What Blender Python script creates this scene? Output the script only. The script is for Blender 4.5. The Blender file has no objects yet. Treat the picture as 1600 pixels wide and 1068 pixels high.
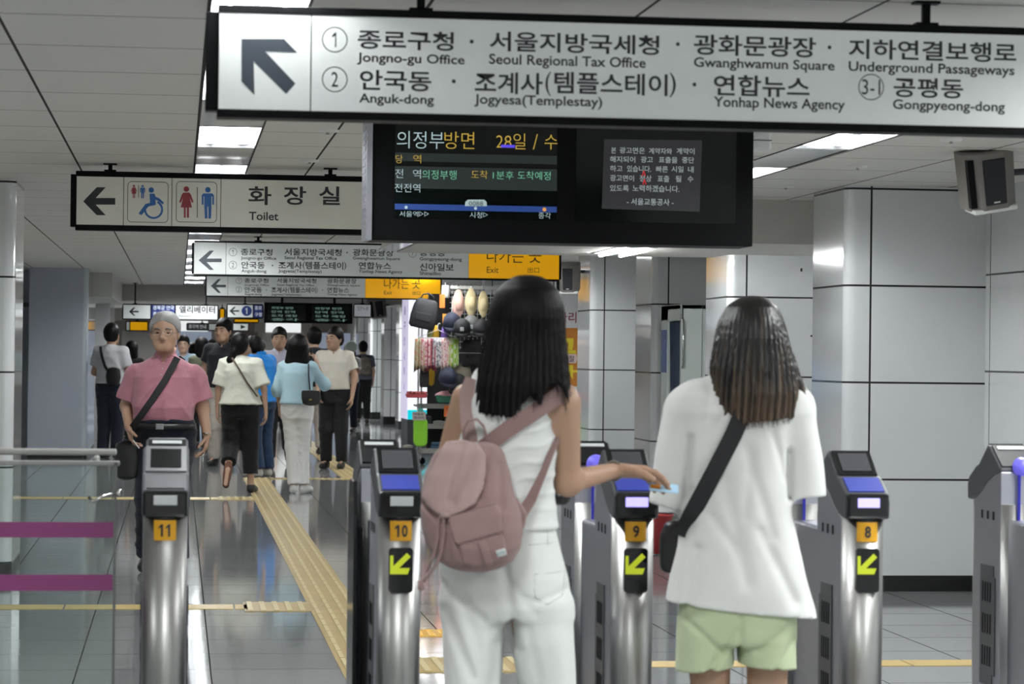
import bpy, math, random
import numpy as np
from mathutils import Vector, Matrix

random.seed(7)
rng = np.random.default_rng(7)
scene = bpy.context.scene
COL = scene.collection
R = math.radians

# ------------------------------------------------------------------ camera
F_PX, CX, CY, EYE = 4000.0, 800.0, 534.0, 1.5
YAW, PITCH, ROLL = math.atan(522 / 4000), 18 / 4000, R(.66)
_fw = np.array([math.sin(YAW) * math.cos(PITCH), math.cos(YAW) * math.cos(PITCH), math.sin(PITCH)])
_r0 = np.array([math.cos(YAW), -math.sin(YAW), 0.0])
_u0 = np.cross(_r0, _fw)
_rt = _r0 * math.cos(ROLL) + _u0 * math.sin(ROLL)
_up = -_r0 * math.sin(ROLL) + _u0 * math.cos(ROLL)
CAMP = np.array([0, 0, EYE])

def ray(px, py): return _fw + _rt * ((px - CX) / F_PX) - _up * ((py - CY) / F_PX)
def Wd(px, py, zc): return CAMP + ray(px, py) * zc                 # point at a given depth
def Yp(px, py, y): d = ray(px, py); return CAMP + d * (y / d[1])     # point on the plane Y = y
def Zp(px, py, z): d = ray(px, py); return CAMP + d * ((z - EYE) / d[2])   # point at height z
def Xp(px, py, x): d = ray(px, py); return CAMP + d * (x / d[0])

cam_d = bpy.data.cameras.new('camera')
cam = bpy.data.objects.new('camera', cam_d)
COL.objects.link(cam)
cam_d.sensor_width = 36.0
cam_d.lens = F_PX / 1600 * 36.0
cam_d.clip_start, cam_d.clip_end = 0.1, 300
m = Matrix(((_rt[0], _up[0], -_fw[0], 0), (_rt[1], _up[1], -_fw[1], 0), (_rt[2], _up[2], -_fw[2], EYE), (0, 0, 0, 1)))
cam.matrix_world = m
cam_d.dof.use_dof = True
cam_d.dof.focus_distance = 16.5
cam_d.dof.aperture_fstop = 7.0
scene.camera = cam

# ------------------------------------------------------------------ world, exposure
scene.view_settings.view_transform = 'Standard'
scene.view_settings.look = 'None'
scene.view_settings.gamma = 1
scene.view_settings.use_curve_mapping = False
scene.view_settings.exposure = 1.0
world = bpy.data.worlds.new('world')
scene.world = world
world.use_nodes = True
world.node_tree.nodes['Background'].inputs[0].default_value = (.80, .90, 1.0, 1)
world.node_tree.nodes['Background'].inputs[1].default_value = 0.16

CEIL = 2.60
TROFFERS_A = [8.05 + 2.62 * k for k in range(-3, 17)]          # centre Y of each fitting in the left light strip
TROFFERS_B = [2.2, 4.8, 7.4, 10.0, 12.55, 15.2, 25.6, 28.2, 30.8, 33.4, 36]   # right light strip
LAMP_W = 42.0
def ceiling_lamp(x, y, z, power=LAMP_W, lx=.26, ly=1.15, sp=R(160)):
    l = bpy.data.lights.new('troffer_light', 'AREA')
    l.shape = 'RECTANGLE'; l.size = lx; l.size_y = ly; l.energy = power; l.color = (.98, 1.0, 1.0); l.spread = sp
    o = bpy.data.objects.new('troffer_light', l); COL.objects.link(o); o.location = (x, y, z)
    return o
for yy in (-11, -8.4, -5.8, -3.2, -.6, 2.2, 4.8): ceiling_lamp(.245, yy, CEIL - .02, 30)           # fittings behind and above the camera
for yy in (-11, -8.4, -5.8, -3.2, -.6, 2.2, 4.8, 7.4, 10.0): ceiling_lamp(3.35, yy, CEIL - .02, 30 if yy < 7 else 38)
for yy in (-9, -4, 1, 6, 11): ceiling_lamp(-3.4, yy, CEIL - .02, 30)  # unseen left row, added to throw light on the gates
for yy in (22, 30, 38): ceiling_lamp(-3.4, yy, CEIL - .02, 30)
for xx, yy in ((0, 49), (3.0, 49), (-3.5, 49), (0, 57), (3.0, 57), (-3.5, 57), (0, 66), (3.3, 66), (-3.5, 66), (0, 75), (4, 75)): ceiling_lamp(xx, yy, CEIL - .02, 60, 1.2, 1.2)

# ------------------------------------------------------------------ materials
MATS = {}
def nodes_of(mt):
    nt = mt.node_tree
    return nt, nt.nodes, nt.links, nt.nodes['Principled BSDF']
def mat(name, col=(.5, .5, .5), rough=.5, metal=0, spec=.5, bump=0, bscale=80, bstretch=(1, 1, 1), var=0, vscale=8, emit=0, ecol=None, alpha=1, trans=0, coat=0, sheen=0, object_space=True):
    if name in MATS: return MATS[name]
    mt = bpy.data.materials.new(name); mt.use_nodes = True
    nt, N, L, b = nodes_of(mt)
    b.inputs['Base Color'].default_value = (*col, 1)
    b.inputs['Roughness'].default_value = rough
    b.inputs['Metallic'].default_value = metal
    b.inputs['Specular IOR Level'].default_value = spec
    if coat: b.inputs['Coat Weight'].default_value = coat; b.inputs['Coat Roughness'].default_value = .06
    if sheen: b.inputs['Sheen Weight'].default_value = sheen
    if trans: b.inputs['Transmission Weight'].default_value = trans
    if alpha < 1: b.inputs['Alpha'].default_value = alpha
    if emit:
        b.inputs['Emission Color'].default_value = (*(ecol or col), 1); b.inputs['Emission Strength'].default_value = emit
    tc = N.new('ShaderNodeTexCoord')
    mp = N.new('ShaderNodeMapping'); mp.inputs['Scale'].default_value = bstretch
    L.new(tc.outputs['Object'], mp.inputs[0])
    nz = N.new('ShaderNodeTexNoise'); nz.inputs['Scale'].default_value = bscale; nz.inputs['Detail'].default_value = 3
    L.new(mp.outputs[0], nz.inputs['Vector'])
    if bump:
        bp = N.new('ShaderNodeBump'); bp.inputs['Strength'].default_value = bump; bp.inputs['Distance'].default_value = .004
        L.new(nz.outputs['Fac'], bp.inputs['Height']); L.new(bp.outputs[0], b.inputs['Normal'])
    n2 = N.new('ShaderNodeTexNoise'); n2.inputs['Scale'].default_value = vscale; n2.inputs['Detail'].default_value = 4
    L.new(mp.outputs[0], n2.inputs['Vector'])
    mx = N.new('ShaderNodeMix'); mx.data_type = 'RGBA'; mx.blend_type = 'MULTIPLY'
    mx.inputs[6].default_value = (*col, 1)
    cr = N.new('ShaderNodeValToRGB')
    v = var if var else .04
    cr.color_ramp.elements[0].position = .3; cr.color_ramp.elements[1].position = .7
    cr.color_ramp.elements[0].color = (1 - v, 1 - v, 1 - v, 1); cr.color_ramp.elements[1].color = (1, 1, 1, 1)
    L.new(n2.outputs['Fac'], cr.inputs[0]); L.new(cr.outputs[0], mx.inputs[7]); mx.inputs[0].default_value = 1
    L.new(mx.outputs[2], b.inputs['Base Color'])
    MATS[name] = mt
    return mt

def grid_lines(N, L, coord, period, offset, width):
    """1 on a joint line, 0 elsewhere, along one world coordinate"""
    a = N.new('ShaderNodeMath'); a.operation = 'SUBTRACT'; L.new(coord, a.inputs[0]); a.inputs[1].default_value = offset - period * 200
    d = N.new('ShaderNodeMath'); d.operation = 'DIVIDE'; L.new(a.outputs[0], d.inputs[0]); d.inputs[1].default_value = period
    f = N.new('ShaderNodeMath'); f.operation = 'FRACT'; L.new(d.outputs[0], f.inputs[0])
    g = N.new('ShaderNodeMath'); g.operation = 'LESS_THAN'; L.new(f.outputs[0], g.inputs[0]); g.inputs[1].default_value = width / period
    return g.outputs[0], d.outputs[0]

def tiled(name, col, joint, px, py, axes, width, rough, var, metal=0, coat=0, cell_var=.0, spec=.5, bump=.0, noise_scale=6, grain=0):
    mt = bpy.data.materials.new(name); mt.use_nodes = True
    nt, N, L, b = nodes_of(mt)
    g = N.new('ShaderNodeNewGeometry'); s = N.new('ShaderNodeSeparateXYZ'); L.new(g.outputs['Position'], s.inputs[0])
    l1, c1 = grid_lines(N, L, s.outputs[axes[0]], px[0], px[1], width)
    l2, c2 = grid_lines(N, L, s.outputs[axes[1]], py[0], py[1], width)
    mxl = N.new('ShaderNodeMath'); mxl.operation = 'MAXIMUM'; L.new(l1, mxl.inputs[0]); L.new(l2, mxl.inputs[1])
    f1 = N.new('ShaderNodeMath'); f1.operation = 'FLOOR'; L.new(c1, f1.inputs[0])
    f2 = N.new('ShaderNodeMath'); f2.operation = 'FLOOR'; L.new(c2, f2.inputs[0])
    cb = N.new('ShaderNodeCombineXYZ'); L.new(f1.outputs[0], cb.inputs[0]); L.new(f2.outputs[0], cb.inputs[1])
    wn = N.new('ShaderNodeTexWhiteNoise'); wn.noise_dimensions = '2D'; L.new(cb.outputs[0], wn.inputs['Vector'])
    nz = N.new('ShaderNodeTexNoise'); nz.inputs['Scale'].default_value = noise_scale; nz.inputs['Detail'].default_value = 5
    L.new(g.outputs['Position'], nz.inputs['Vector'])
    gr = N.new('ShaderNodeTexNoise'); gr.inputs['Scale'].default_value = 160; L.new(g.outputs['Position'], gr.inputs['Vector'])
    def mul(a, lo, hi):
        r = N.new('ShaderNodeMapRange'); r.inputs[3].default_value = lo; r.inputs[4].default_value = hi; L.new(a, r.inputs[0]); return r.outputs[0]
    a = mul(nz.outputs['Fac'], 1 - var, 1 + var); c = mul(wn.outputs['Value'], 1 - cell_var, 1 + cell_var)
    e = mul(gr.outputs['Fac'], 1 - grain, 1 + grain)
    m1 = N.new('ShaderNodeMath'); m1.operation = 'MULTIPLY'; L.new(a, m1.inputs[0]); L.new(c, m1.inputs[1])
    m2 = N.new('ShaderNodeMath'); m2.operation = 'MULTIPLY'; L.new(m1.outputs[0], m2.inputs[0]); L.new(e, m2.inputs[1])
    vs = N.new('ShaderNodeVectorMath'); vs.operation = 'SCALE'; vs.inputs[0].default_value = col; L.new(m2.outputs[0], vs.inputs['Scale'])
    mx = N.new('ShaderNodeMix'); mx.data_type = 'RGBA'
    L.new(mxl.outputs[0], mx.inputs[0]); L.new(vs.outputs[0], mx.inputs[6]); mx.inputs[7].default_value = (*joint, 1)
    L.new(mx.outputs[2], b.inputs['Base Color'])
    rr = N.new('ShaderNodeMapRange'); rr.inputs[3].default_value = rough * .8; rr.inputs[4].default_value = rough * 1.25
    L.new(nz.outputs['Fac'], rr.inputs[0])
    rj = N.new('ShaderNodeMath'); rj.operation = 'MAXIMUM'; L.new(rr.outputs[0], rj.inputs[0]); L.new(mxl.outputs[0], rj.inputs[1]); L.new(rj.outputs[0], b.inputs['Roughness'])
    sj = N.new('ShaderNodeMapRange'); sj.inputs[3].default_value = spec; sj.inputs[4].default_value = 0; L.new(mxl.outputs[0], sj.inputs[0]); L.new(sj.outputs[0], b.inputs['Specular IOR Level'])
    b.inputs['Metallic'].default_value = metal; b.inputs['Specular IOR Level'].default_value = spec
    if coat: b.inputs['Coat Weight'].default_value = coat; b.inputs['Coat Roughness'].default_value = .08
    bp = N.new('ShaderNodeBump'); bp.inputs['Strength'].default_value = .5; bp.inputs['Distance'].default_value = .002
    iv = N.new('ShaderNodeMath'); iv.operation = 'MULTIPLY_ADD'; L.new(mxl.outputs[0], iv.inputs[0]); iv.inputs[1].default_value = -1; 
    nb = N.new('ShaderNodeMath'); nb.operation = 'MULTIPLY'; L.new(nz.outputs['Fac'], nb.inputs[0]); nb.inputs[1].default_value = bump
    L.new(nb.outputs[0], iv.inputs[2])
    L.new(iv.outputs[0], bp.inputs['Height']); L.new(bp.outputs[0], b.inputs['Normal'])
    MATS[name] = mt
    return mt

M_FLOOR = tiled('polished_granite_tile', (.25, .258, .262), (.04, .04, .04), (.62, .167), (.62, .34), (0, 1), .007, .07, .10, cell_var=.07, grain=.18, spec=.75, bump=.06, noise_scale=9)
M_CEIL = tiled('ceiling_panel', (.66, .65, .61), (.07, .07, .065), (.69, -.61), (.87, 8.56), (0, 1), .012, .5, .03, cell_var=.02, spec=.2)
M_WALL = tiled('enamel_wall_panel', (.72, .735, .75), (.03, .03, .03), (1.35, 4.40), (.622, .09), (0, 2), .012, .30, .02, spec=.5, coat=.5)
M_WALLS = tiled('enamel_wall_panel_side', (.72, .735, .75), (.03, .03, .03), (1.35, .35), (.622, .09), (1, 2), .012, .30, .02, spec=.5, coat=.5)
M_PILF = tiled('pillar_panel', (.70, .72, .735), (.03, .03, .03), (40, 4.40), (.622, .09), (0, 2), .013, .22, .02, spec=.5, coat=.6)
M_CORN = tiled('curved_corner_panel', (.70, .72, .735), (.03, .03, .03), (500, 0), (.622, .09), (0, 2), .013, .10, .02, spec=.6, coat=1)
M_LPIL = tiled('grey_pillar_panel', (.40, .43, .50), (.18, .2, .24), (500, 0), (60, 0), (0, 2), .013, .35, .02, spec=.4)
M_PLAIN = mat('painted_soffit', (.55, .54, .50), .6)
M_GLOSSP = mat('glossy_strip_panel', (.55, .56, .55), .25, coat=.5)
M_BLACK = mat('black_powder_coat', (.004, .0043, .005), .5, spec=.10)
M_BLACKG = mat('black_gloss_plastic', (.008, .009, .010), .12)
M_DGREY = mat('dark_grey_plastic', (.055, .058, .065), .42)
M_MGREY = mat('grey_plastic', (.10, .105, .115), .4)
M_STEEL = mat('brushed_stainless_steel', (.44, .44, .425), .38, metal=1, bump=.10, bscale=60, bstretch=(1, 1, .01), var=.10)
M_STEEL2 = mat('polished_steel_tube', (.62, .62, .60), .16, metal=1)
M_STEELB = mat('satin_steel_side', (.44, .45, .50), .42, metal=1, bump=.05, bscale=30)
M_WHITE = mat('white_plastic', (.75, .76, .74), .4)
M_SIGNW = mat('white_sign_face', (.66, .68, .67), .35, emit=.05, ecol=(.9, 1, .98))  # faint glow put into the sign faces, here and below, to brighten them
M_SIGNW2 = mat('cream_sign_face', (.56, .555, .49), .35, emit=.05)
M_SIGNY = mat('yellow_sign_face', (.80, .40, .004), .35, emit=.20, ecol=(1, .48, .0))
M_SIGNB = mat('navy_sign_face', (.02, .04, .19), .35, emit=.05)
M_INK = mat('black_lettering', (.018, .02, .025), .5)
M_INKG = mat('charcoal_arrow', (.035, .045, .06), .5)
M_RED = mat('red_pictogram', (.32, .04, .05), .5)
M_BLUE = mat('blue_pictogram', (.03, .14, .42), .5)
M_TUBE = mat('fluorescent_tube', (1, 1, 1), .5, emit=62, ecol=(.98, 1, 1))
M_REFL = mat('white_lamp_reflector', (.42, .43, .44), .25, spec=.8)
M_SCREEN = mat('dark_display_glass', (.004, .007, .0065), .10, spec=.4)
M_NUMY = mat('yellow_number_plate', (.72, .36, .01), .4)
M_TACT = mat('yellow_tactile_tile', (.44, .32, .13), .35, var=.2, vscale=3)
M_TACTL = mat('yellow_edge_strip', (.55, .40, .14), .35)
M_TACTD = mat('orange_dot_tile', (.72, .40, .05), .35)
M_GLASS = None
def glass_mat(name, tint, alpha, rough=.03):
    mt = bpy.data.materials.new(name); mt.use_nodes = True
    nt, N, L, b = nodes_of(mt)
    out = N['Material Output']
    tr = N.new('ShaderNodeBsdfTransparent'); tr.inputs[0].default_value = (*tint, 1)
    gl = N.new('ShaderNodeBsdfGlossy'); gl.inputs['Roughness'].default_value = rough; gl.inputs[0].default_value = (1, 1, 1, 1)
    fr = N.new('ShaderNodeFresnel'); fr.inputs[0].default_value = 1.45
    mx = N.new('ShaderNodeMixShader'); L.new(fr.outputs[0], mx.inputs[0]); L.new(tr.outputs[0], mx.inputs[1]); L.new(gl.outputs[0], mx.inputs[2])
    L.new(mx.outputs[0], out.inputs[0]); MATS[name] = mt
    return mt
M_GLASS = glass_mat('clear_safety_glass', (.86, .91, .90), .2)

# ------------------------------------------------------------------ mesh helpers
class MB:
    """collects shapes and links them as one mesh"""
    def __init__(s): s.v, s.f, s.m, s.sm = [], [], [], []
    def add(s, V, Fc, mi=0, smooth=False, T=None):
        o = len(s.v)
        for v in V:
            v = Vector(v)
            if T is not None: v = T @ v
            s.v.append(tuple(v))
        for f in Fc: s.f.append(tuple(o + i for i in f)); s.m.append(mi); s.sm.append(smooth)
        return s
    def box(s, x0, x1, y0, y1, z0, z1, mi=0, T=None):
        V = [(x, y, z) for x in (x0, x1) for y in (y0, y1) for z in (z0, z1)]
        return s.add(V, [(0, 1, 3, 2), (4, 6, 7, 5), (0, 4, 5, 1), (2, 3, 7, 6), (0, 2, 6, 4), (1, 5, 7, 3)], mi, T=T)
    def tube(s, pts, r, n=12, mi=0, cap=True, T=None, radii=None):
        pts = [Vector(p) for p in pts]; V, Fc = [], []
        ref = None
        for i, p in enumerate(pts):
            t = (pts[min(i + 1, len(pts) - 1)] - pts[max(i - 1, 0)]).normalized()
            if ref is None:
                ref = Vector((0, 0, 1)) if abs(t.z) < .9 else Vector((1, 0, 0))
            u = (ref - t * ref.dot(t)).normalized(); w = t.cross(u); ref = u
            rr = radii[i] if radii else r
            for k in range(n):
                a = 2 * math.pi * k / n
                V.append(p + u * math.cos(a) * rr + w * math.sin(a) * rr)
        for i in range(len(pts) - 1):
            for k in range(n):
                Fc.append((i * n + k, i * n + (k + 1) % n, (i + 1) * n + (k + 1) % n, (i + 1) * n + k))
        if cap:
            Fc.append(tuple(range(n))[::-1]); Fc.append(tuple((len(pts) - 1) * n + k for k in range(n)))
        return s.add(V, Fc, mi, True, T)
    def lathe(s, prof, n=24, c=(0, 0, 0), mi=0, T=None, sx=1, sy=1):
        V, Fc = [], []
        for r, z in prof:
            for k in range(n):
                a = 2 * math.pi * k / n; V.append((c[0] + r * sx * math.cos(a), c[1] + r * sy * math.sin(a), c[2] + z))
        for i in range(len(prof) - 1):
            for k in range(n): Fc.append((i * n + k, i * n + (k + 1) % n, (i + 1) * n + (k + 1) % n, (i + 1) * n + k))
        return s.add(V, Fc, mi, True, T)
    def prism(s, poly, y0, y1, axis='y', mi=0, T=None, smooth=False):
        """poly of 2D points extruded along an axis: y -> (x,z) poly, x -> (y,z) poly, z -> (x,y) poly"""
        def mk(a, b, t):
            return (a, t, b) if axis == 'y' else ((t, a, b) if axis == 'x' else (a, b, t))
        n = len(poly)
        V = [mk(a, b, y0) for a, b in poly] + [mk(a, b, y1) for a, b in poly]
        Fc = [tuple(range(n)), tuple(range(2 * n - 1, n - 1, -1))] + [(i, i + n, (i + 1) % n + n, (i + 1) % n) for i in range(n)]
        return s.add(V, Fc, mi, smooth, T)
    def ribbon(s, pts, side, w, th, mi=0, nrm=None):
        """flat strap through pts, side = list of unit side vectors, width w, thickness th along nrm"""
        V, Fc = [], []
        n = len(pts)
        for i in range(n):
            p, sd = Vector(pts[i]), Vector(side[i] if isinstance(side, list) else side)
            t = (Vector(pts[min(i + 1, n - 1)]) - Vector(pts[max(i - 1, 0)])).normalized()
            sd = (sd - t * sd.dot(t)).normalized(); nn = t.cross(sd)
            ww = w[i] if isinstance(w, (list, tuple)) else w
            for a, b in ((-.5, -.5), (.5, -.5), (.5, .5), (-.5, .5)):
                V.append(p + sd * a * ww + nn * b * th)
        for i in range(n - 1):
            for k in range(4): Fc.append((4 * i + k, 4 * i + (k + 1) % 4, 4 * i + 4 + (k + 1) % 4, 4 * i + 4 + k))
        Fc.append((3, 2, 1, 0)); Fc.append(tuple(4 * (n - 1) + k for k in range(4)))
        return s.add(V, Fc, mi)
    def mesh(s, name, mats):
        me = bpy.data.meshes.new(name); me.from_pydata(s.v, [], s.f); 
        for mt in mats: me.materials.append(mt)
        me.polygons.foreach_set('material_index', s.m); me.polygons.foreach_set('use_smooth', s.sm)
        me.update()
        return me
    def build(s, name, mats, parent=None, bevel=0, loc=None, fix=True):
        if not isinstance(mats, (list, tuple)): mats = [mats]
        me = s.mesh(name, mats)
        if fix:
            import bmesh
            bm = bmesh.new(); bm.from_mesh(me); bmesh.ops.recalc_face_normals(bm, faces=bm.faces); bm.to_mesh(me); bm.free()
        o = bpy.data.objects.new(name, me); COL.objects.link(o)
        if parent is not None: o.parent = parent
        if loc is not None: o.location = loc
        if bevel:
            b = o.modifiers.new('bevel', 'BEVEL'); b.width = bevel; b.segments = 2; b.limit_method = 'ANGLE'; b.angle_limit = R(40)
        return o

def tag(o, label, cat, group=None, kind=None):
    if label: o['label'] = label
    if cat: o['category'] = cat
    if group: o['group'] = group
    if kind: o['kind'] = kind
    return o
def structure(o, label=None):
    o['kind'] = 'structure'
    if label: o['label'] = label
    return o
def thing(name, label, cat, loc=(0, 0, 0), rz=0, group=None):
    o = bpy.data.objects.new(name, None); COL.objects.link(o); o.location = loc; o.rotation_euler = (0, 0, rz)
    o.empty_display_size = .1
    return tag(o, label, cat, group)
def copy_tree(o, parent=None):
    c = o.copy(); COL.objects.link(c)
    if parent is not None: c.parent = parent
    for ch in o.children: copy_tree(ch, c)
    return c

# ------------------------------------------------------------------ lettering
_TXT = {}
def text_geo(t, bold):
    key = (t, bold)
    if key not in _TXT:
        cu = bpy.data.curves.new('lettering', 'FONT'); cu.body = t; cu.size = 1; cu.offset = bold; cu.resolution_u = 3
        o = bpy.data.objects.new('lettering', cu); COL.objects.link(o)
        dg = bpy.context.evaluated_depsgraph_get()
        me = bpy.data.meshes.new_from_object(o.evaluated_get(dg))
        V = np.array([v.co[:2] for v in me.vertices]); Fc = [tuple(p.vertices) for p in me.polygons]
        bpy.data.objects.remove(o); bpy.data.curves.remove(cu); bpy.data.meshes.remove(me)
        _TXT[key] = (V, Fc)
    return _TXT[key]
def put_digits(mb, t, x0, x1, z0, z1, y, bold=0.0, mi=0):
    cell = (x1 - x0) / len(t)
    for i, ch in enumerate(t):
        a = x0 + cell * i
        if ch == '1':
            w, h = min(cell * .8, (z1 - z0) * .45), z1 - z0; a = a + (cell - w) / 2; st = w * (.38 if bold else .22)
            P = [(a + w * .78, z0), (a + w * .78, z1), (a + w * .78 - st * .8, z1), (a, z0 + h * .78), (a, z0 + h * .64), (a + w * .78 - st, z0 + h * .76), (a + w * .78 - st, z0)]
            V = [(p[0], y, p[1]) for p in P]; mb.add(V, [(0, 1, 5, 6), (1, 2, 5), (2, 3, 4, 5)], mi)
        else: put_text(mb, ch, a + cell * .08, a + cell * .92, z0, z1, y, bold, mi)
def put_text(mb, t, x0, x1, z0, z1, y, bold=0.0, mi=0, T=None):
    V, Fc = text_geo(t, bold)
    if not len(V): return
    lo, hi = V.min(0), V.max(0)
    P = [(x0 + (v[0] - lo[0]) / (hi[0] - lo[0]) * (x1 - x0), y, z0 + (v[1] - lo[1]) / (hi[1] - lo[1]) * (z1 - z0)) for v in V]
    mb.add(P, Fc, mi, T=T)
def put_ring(mb, cx, cz, r, th, y, mi=0, n=40, a0=0, a1=2 * math.pi):
    V, Fc = [], []
    for k in range(n + 1):
        a = a0 + (a1 - a0) * k / n
        V += [(cx + r * math.cos(a), y, cz + r * math.sin(a)), (cx + (r - th) * math.cos(a), y, cz + (r - th) * math.sin(a))]
    for k in range(n): Fc.append((2 * k, 2 * k + 1, 2 * k + 3, 2 * k + 2))
    mb.add(V, Fc, mi)
def put_disc(mb, cx, cz, r, y, mi=0, n=28): mb.add([(cx + r * math.cos(2 * math.pi * k / n), y, cz + r * math.sin(2 * math.pi * k / n)) for k in range(n)], [tuple(range(n))], mi)
def put_poly(mb, pts, y, mi=0):
    import mathutils
    tri = mathutils.geometry.tessellate_polygon([[Vector((a, b, 0)) for a, b in pts]])
    mb.add([(a, y, b) for a, b in pts], [tuple(t) for t in tri], mi)
def rrect(x0, x1, z0, z1, r, n=6):
    P = []
    for cx, cz, a in ((x1 - r, z1 - r, 0), (x0 + r, z1 - r, 90), (x0 + r, z0 + r, 180), (x1 - r, z0 + r, 270)):
        for k in range(n + 1): P.append((cx + r * math.cos(R(a + 90 * k / n)), cz + r * math.sin(R(a + 90 * k / n))))
    return P
def put_outline(mb, P, th, y, mi=0):
    n = len(P); c = np.mean(P, 0); V, Fc = [], []
    A = np.array(P)
    for i in range(n):
        t = A[(i + 1) % n] - A[i - 1]; t = t / (np.linalg.norm(t) + 1e-9); nn = np.array([-t[1], t[0]])
        if np.dot(nn, c - A[i]) < 0: nn = -nn
        q = A[i] + nn * th
        V += [(A[i][0], y, A[i][1]), (q[0], y, q[1])]
    for i in range(n): j = (i + 1) % n; Fc.append((2 * i, 2 * i + 1, 2 * j + 1, 2 * j))
    mb.add(V, Fc, mi)
# ================================================================== STRUCTURE
X_R = 5.22          # right wall
b = MB(); b.add([(-8, -12, 0), (9, -12, 0), (9, 80, 0), (-8, 80, 0)], [(0, 1, 2, 3)])
structure(b.build('floor', M_FLOOR, fix=False), 'polished dark grey granite tile floor')

# ceiling with recesses where the light fittings sit
def ceil_cells(xs, holes, y0=-4, y1=47):
    return xs
holes = [(.09, .40, y - .64, y + .64) for y in TROFFERS_A] + [(3.19, 3.51, y - .62, y + .62) for y in TROFFERS_B]
ys = sorted({-12, 47} | {h[2] for h in holes} | {h[3] for h in holes})
xs = [-8, .09, .40, 3.19, 3.51, 9]
b = MB()
for i in range(len(xs) - 1):
    for j in range(len(ys) - 1):
        cx, cy = (xs[i] + xs[i + 1]) / 2, (ys[j] + ys[j + 1]) / 2
        if any(h[0] < cx < h[1] and h[2] < cy < h[3] for h in holes): continue
        strip = (i == 1 or i == 3)
        b.add([(xs[i], ys[j], CEIL), (xs[i + 1], ys[j], CEIL), (xs[i + 1], ys[j + 1], CEIL), (xs[i], ys[j + 1], CEIL)], [(3, 2, 1, 0)], 1 if strip else 0)
for x in (.085, .40, 3.185, 3.505):                                 # shadow gaps along the light strips
    b.box(x, x + .008, -12, 47, CEIL - .004, CEIL + .02, 2)
structure(b.build('ceiling', [M_CEIL, M_GLOSSP, M_BLACK], fix=False), 'grey metal panel ceiling with a recessed light strip')
b = MB(); b.add([(-8, 47, 2.6), (9, 47, 2.6), (9, 80, 2.6), (-8, 80, 2.6)], [(3, 2, 1, 0)]); 
structure(b.build('ceiling_beyond', M_PLAIN, fix=False), 'ceiling of the far hall')
b = MB(); b.box(-1.25, 4.4, 44, 46.5, 2.32, 2.60); b.box(-1.9, -.95, 37.5, 44, 2.25, 2.6); b.box(-8, -1.25, 44, 46.5, 2.2, 2.6)
structure(b.build('trim_1', M_PLAIN), 'pale bulkhead crossing the ceiling at the end of the passage')
# lowered soffit on the right
b = MB(); b.box(1.72, X_R, 17.6, 20.3, 2.292, 2.60)
structure(b.build('trim_2', M_PLAIN), 'lowered soffit over the pillars on the right')
b = MB(); b.prism([(1.56, 2.30), (1.72, 2.30), (1.72, 2.37), (1.60, 2.36)], 17.55, 20.3)
structure(b.build('trim_3', M_GLOSSP), 'glossy end cap of the soffit')
# right wall and walls beyond
b = MB(); b.box(X_R, X_R + .3, 16.6, 80, 0, 2.6)
structure(b.build('wall_right', M_WALLS), 'white enamel panel wall behind the pillars')
b = MB(); b.box(-8, -7.7, -12, 80, 0, 2.6); structure(b.build('wall_left', M_WALLS))
b = MB(); b.box(-8, 9, 79.7, 80, 0, 2.6, 0); structure(b.build('wall_back', mat('far_wall', (.30, .27, .24), .6)))
b = MB(); b.box(-8, 9, -12.3, -12, 0, 2.6, 0); structure(b.build('wall_front', M_PLAIN))
M_BASE = mat('black_base_strip', (.008, .008, .009), .3)

def pillar(x0, x1, y0, y1, label, rad=.07, base=True, mats=None, corners=(1, 0), bx=.09):
    """pillar with a rounded glossy corner on its passage side, panel joints, dark base"""
    b = MB()
    P = []
    rl = rad if corners[0] else 0; rr = rad if corners[1] else 0
    n = 8
    def arc(cx, cy, a0, r):
        return [(cx + r * math.cos(R(a0 + 90 * k / n)), cy + r * math.sin(R(a0 + 90 * k / n))) for k in range(n + 1)]
    poly = []
    tags = []
    poly += arc(x0 + rl, y0 + rl, 180, rl) if rl else [(x0, y0)]
    nl = len(poly)
    poly += arc(x1 - rr, y0 + rr, 270, rr) if rr else [(x1, y0)]
    nr = len(poly)
    poly += [(x1, y1), (x0, y1)]
    m_ = len(poly)
    for z0, z1, kind in ((bx, 2.6, 0), (0, bx, 1)):
        ins = 0 if kind == 0 else .012
        V = [(x, y, z) for z in (z0, z1) for x, y in poly]
        for i in range(m_):
            j = (i + 1) % m_
            (xa, ya), (xb, yb) = poly[i], poly[j]
            if kind: mi = 2
            elif abs(ya - yb) < 1e-6 and abs(ya - y0) < 1e-6: mi = 0
            elif (i < nl - 1) or (nl - 1 < i < nr - 1): mi = 1
            else: mi = 1
            o = [(xa, ya, z0), (xb, yb, z0), (xb, yb, z1), (xa, ya, z1)]
            b.add(o, [(0, 1, 2, 3)], mi, smooth=(mi == 1))
    o = b.build('pillar', mats or [M_PILF, M_CORN, M_BASE])
    for p in o.data.polygons: pass
    structure(o, label)
    return o
for k, (y0, lab) in enumerate(((16.0, 'nearest white panelled pillar on the right'), (19.62, 'white panelled pillar behind the woman in the white tee'),
                 (22.84, 'white panelled pillar beside the photo booth'), (26.35, 'white panelled pillar beside the orange poster'), (30.0, 'pillar behind the orange poster'))):
    pillar(4.26 if k else 4.24, X_R, y0, y0 + .85, lab)
# side wall nearer than the first pillar
b = MB(); b.box(5.17, 5.5, -12, 16.6, .09, 2.6, 0); b.box(5.172, 5.5, -12, 16.6, 0, .09, 1)
structure(b.build('wall_right_near', [tiled('white_glossy_side_panel', (.72, .74, .75), (.03, .03, .03), (1.5, .9), (.622, .17), (1, 2), .012, .12, .02, coat=1), M_BASE]), 'bright glossy side wall at the right edge')
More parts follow.
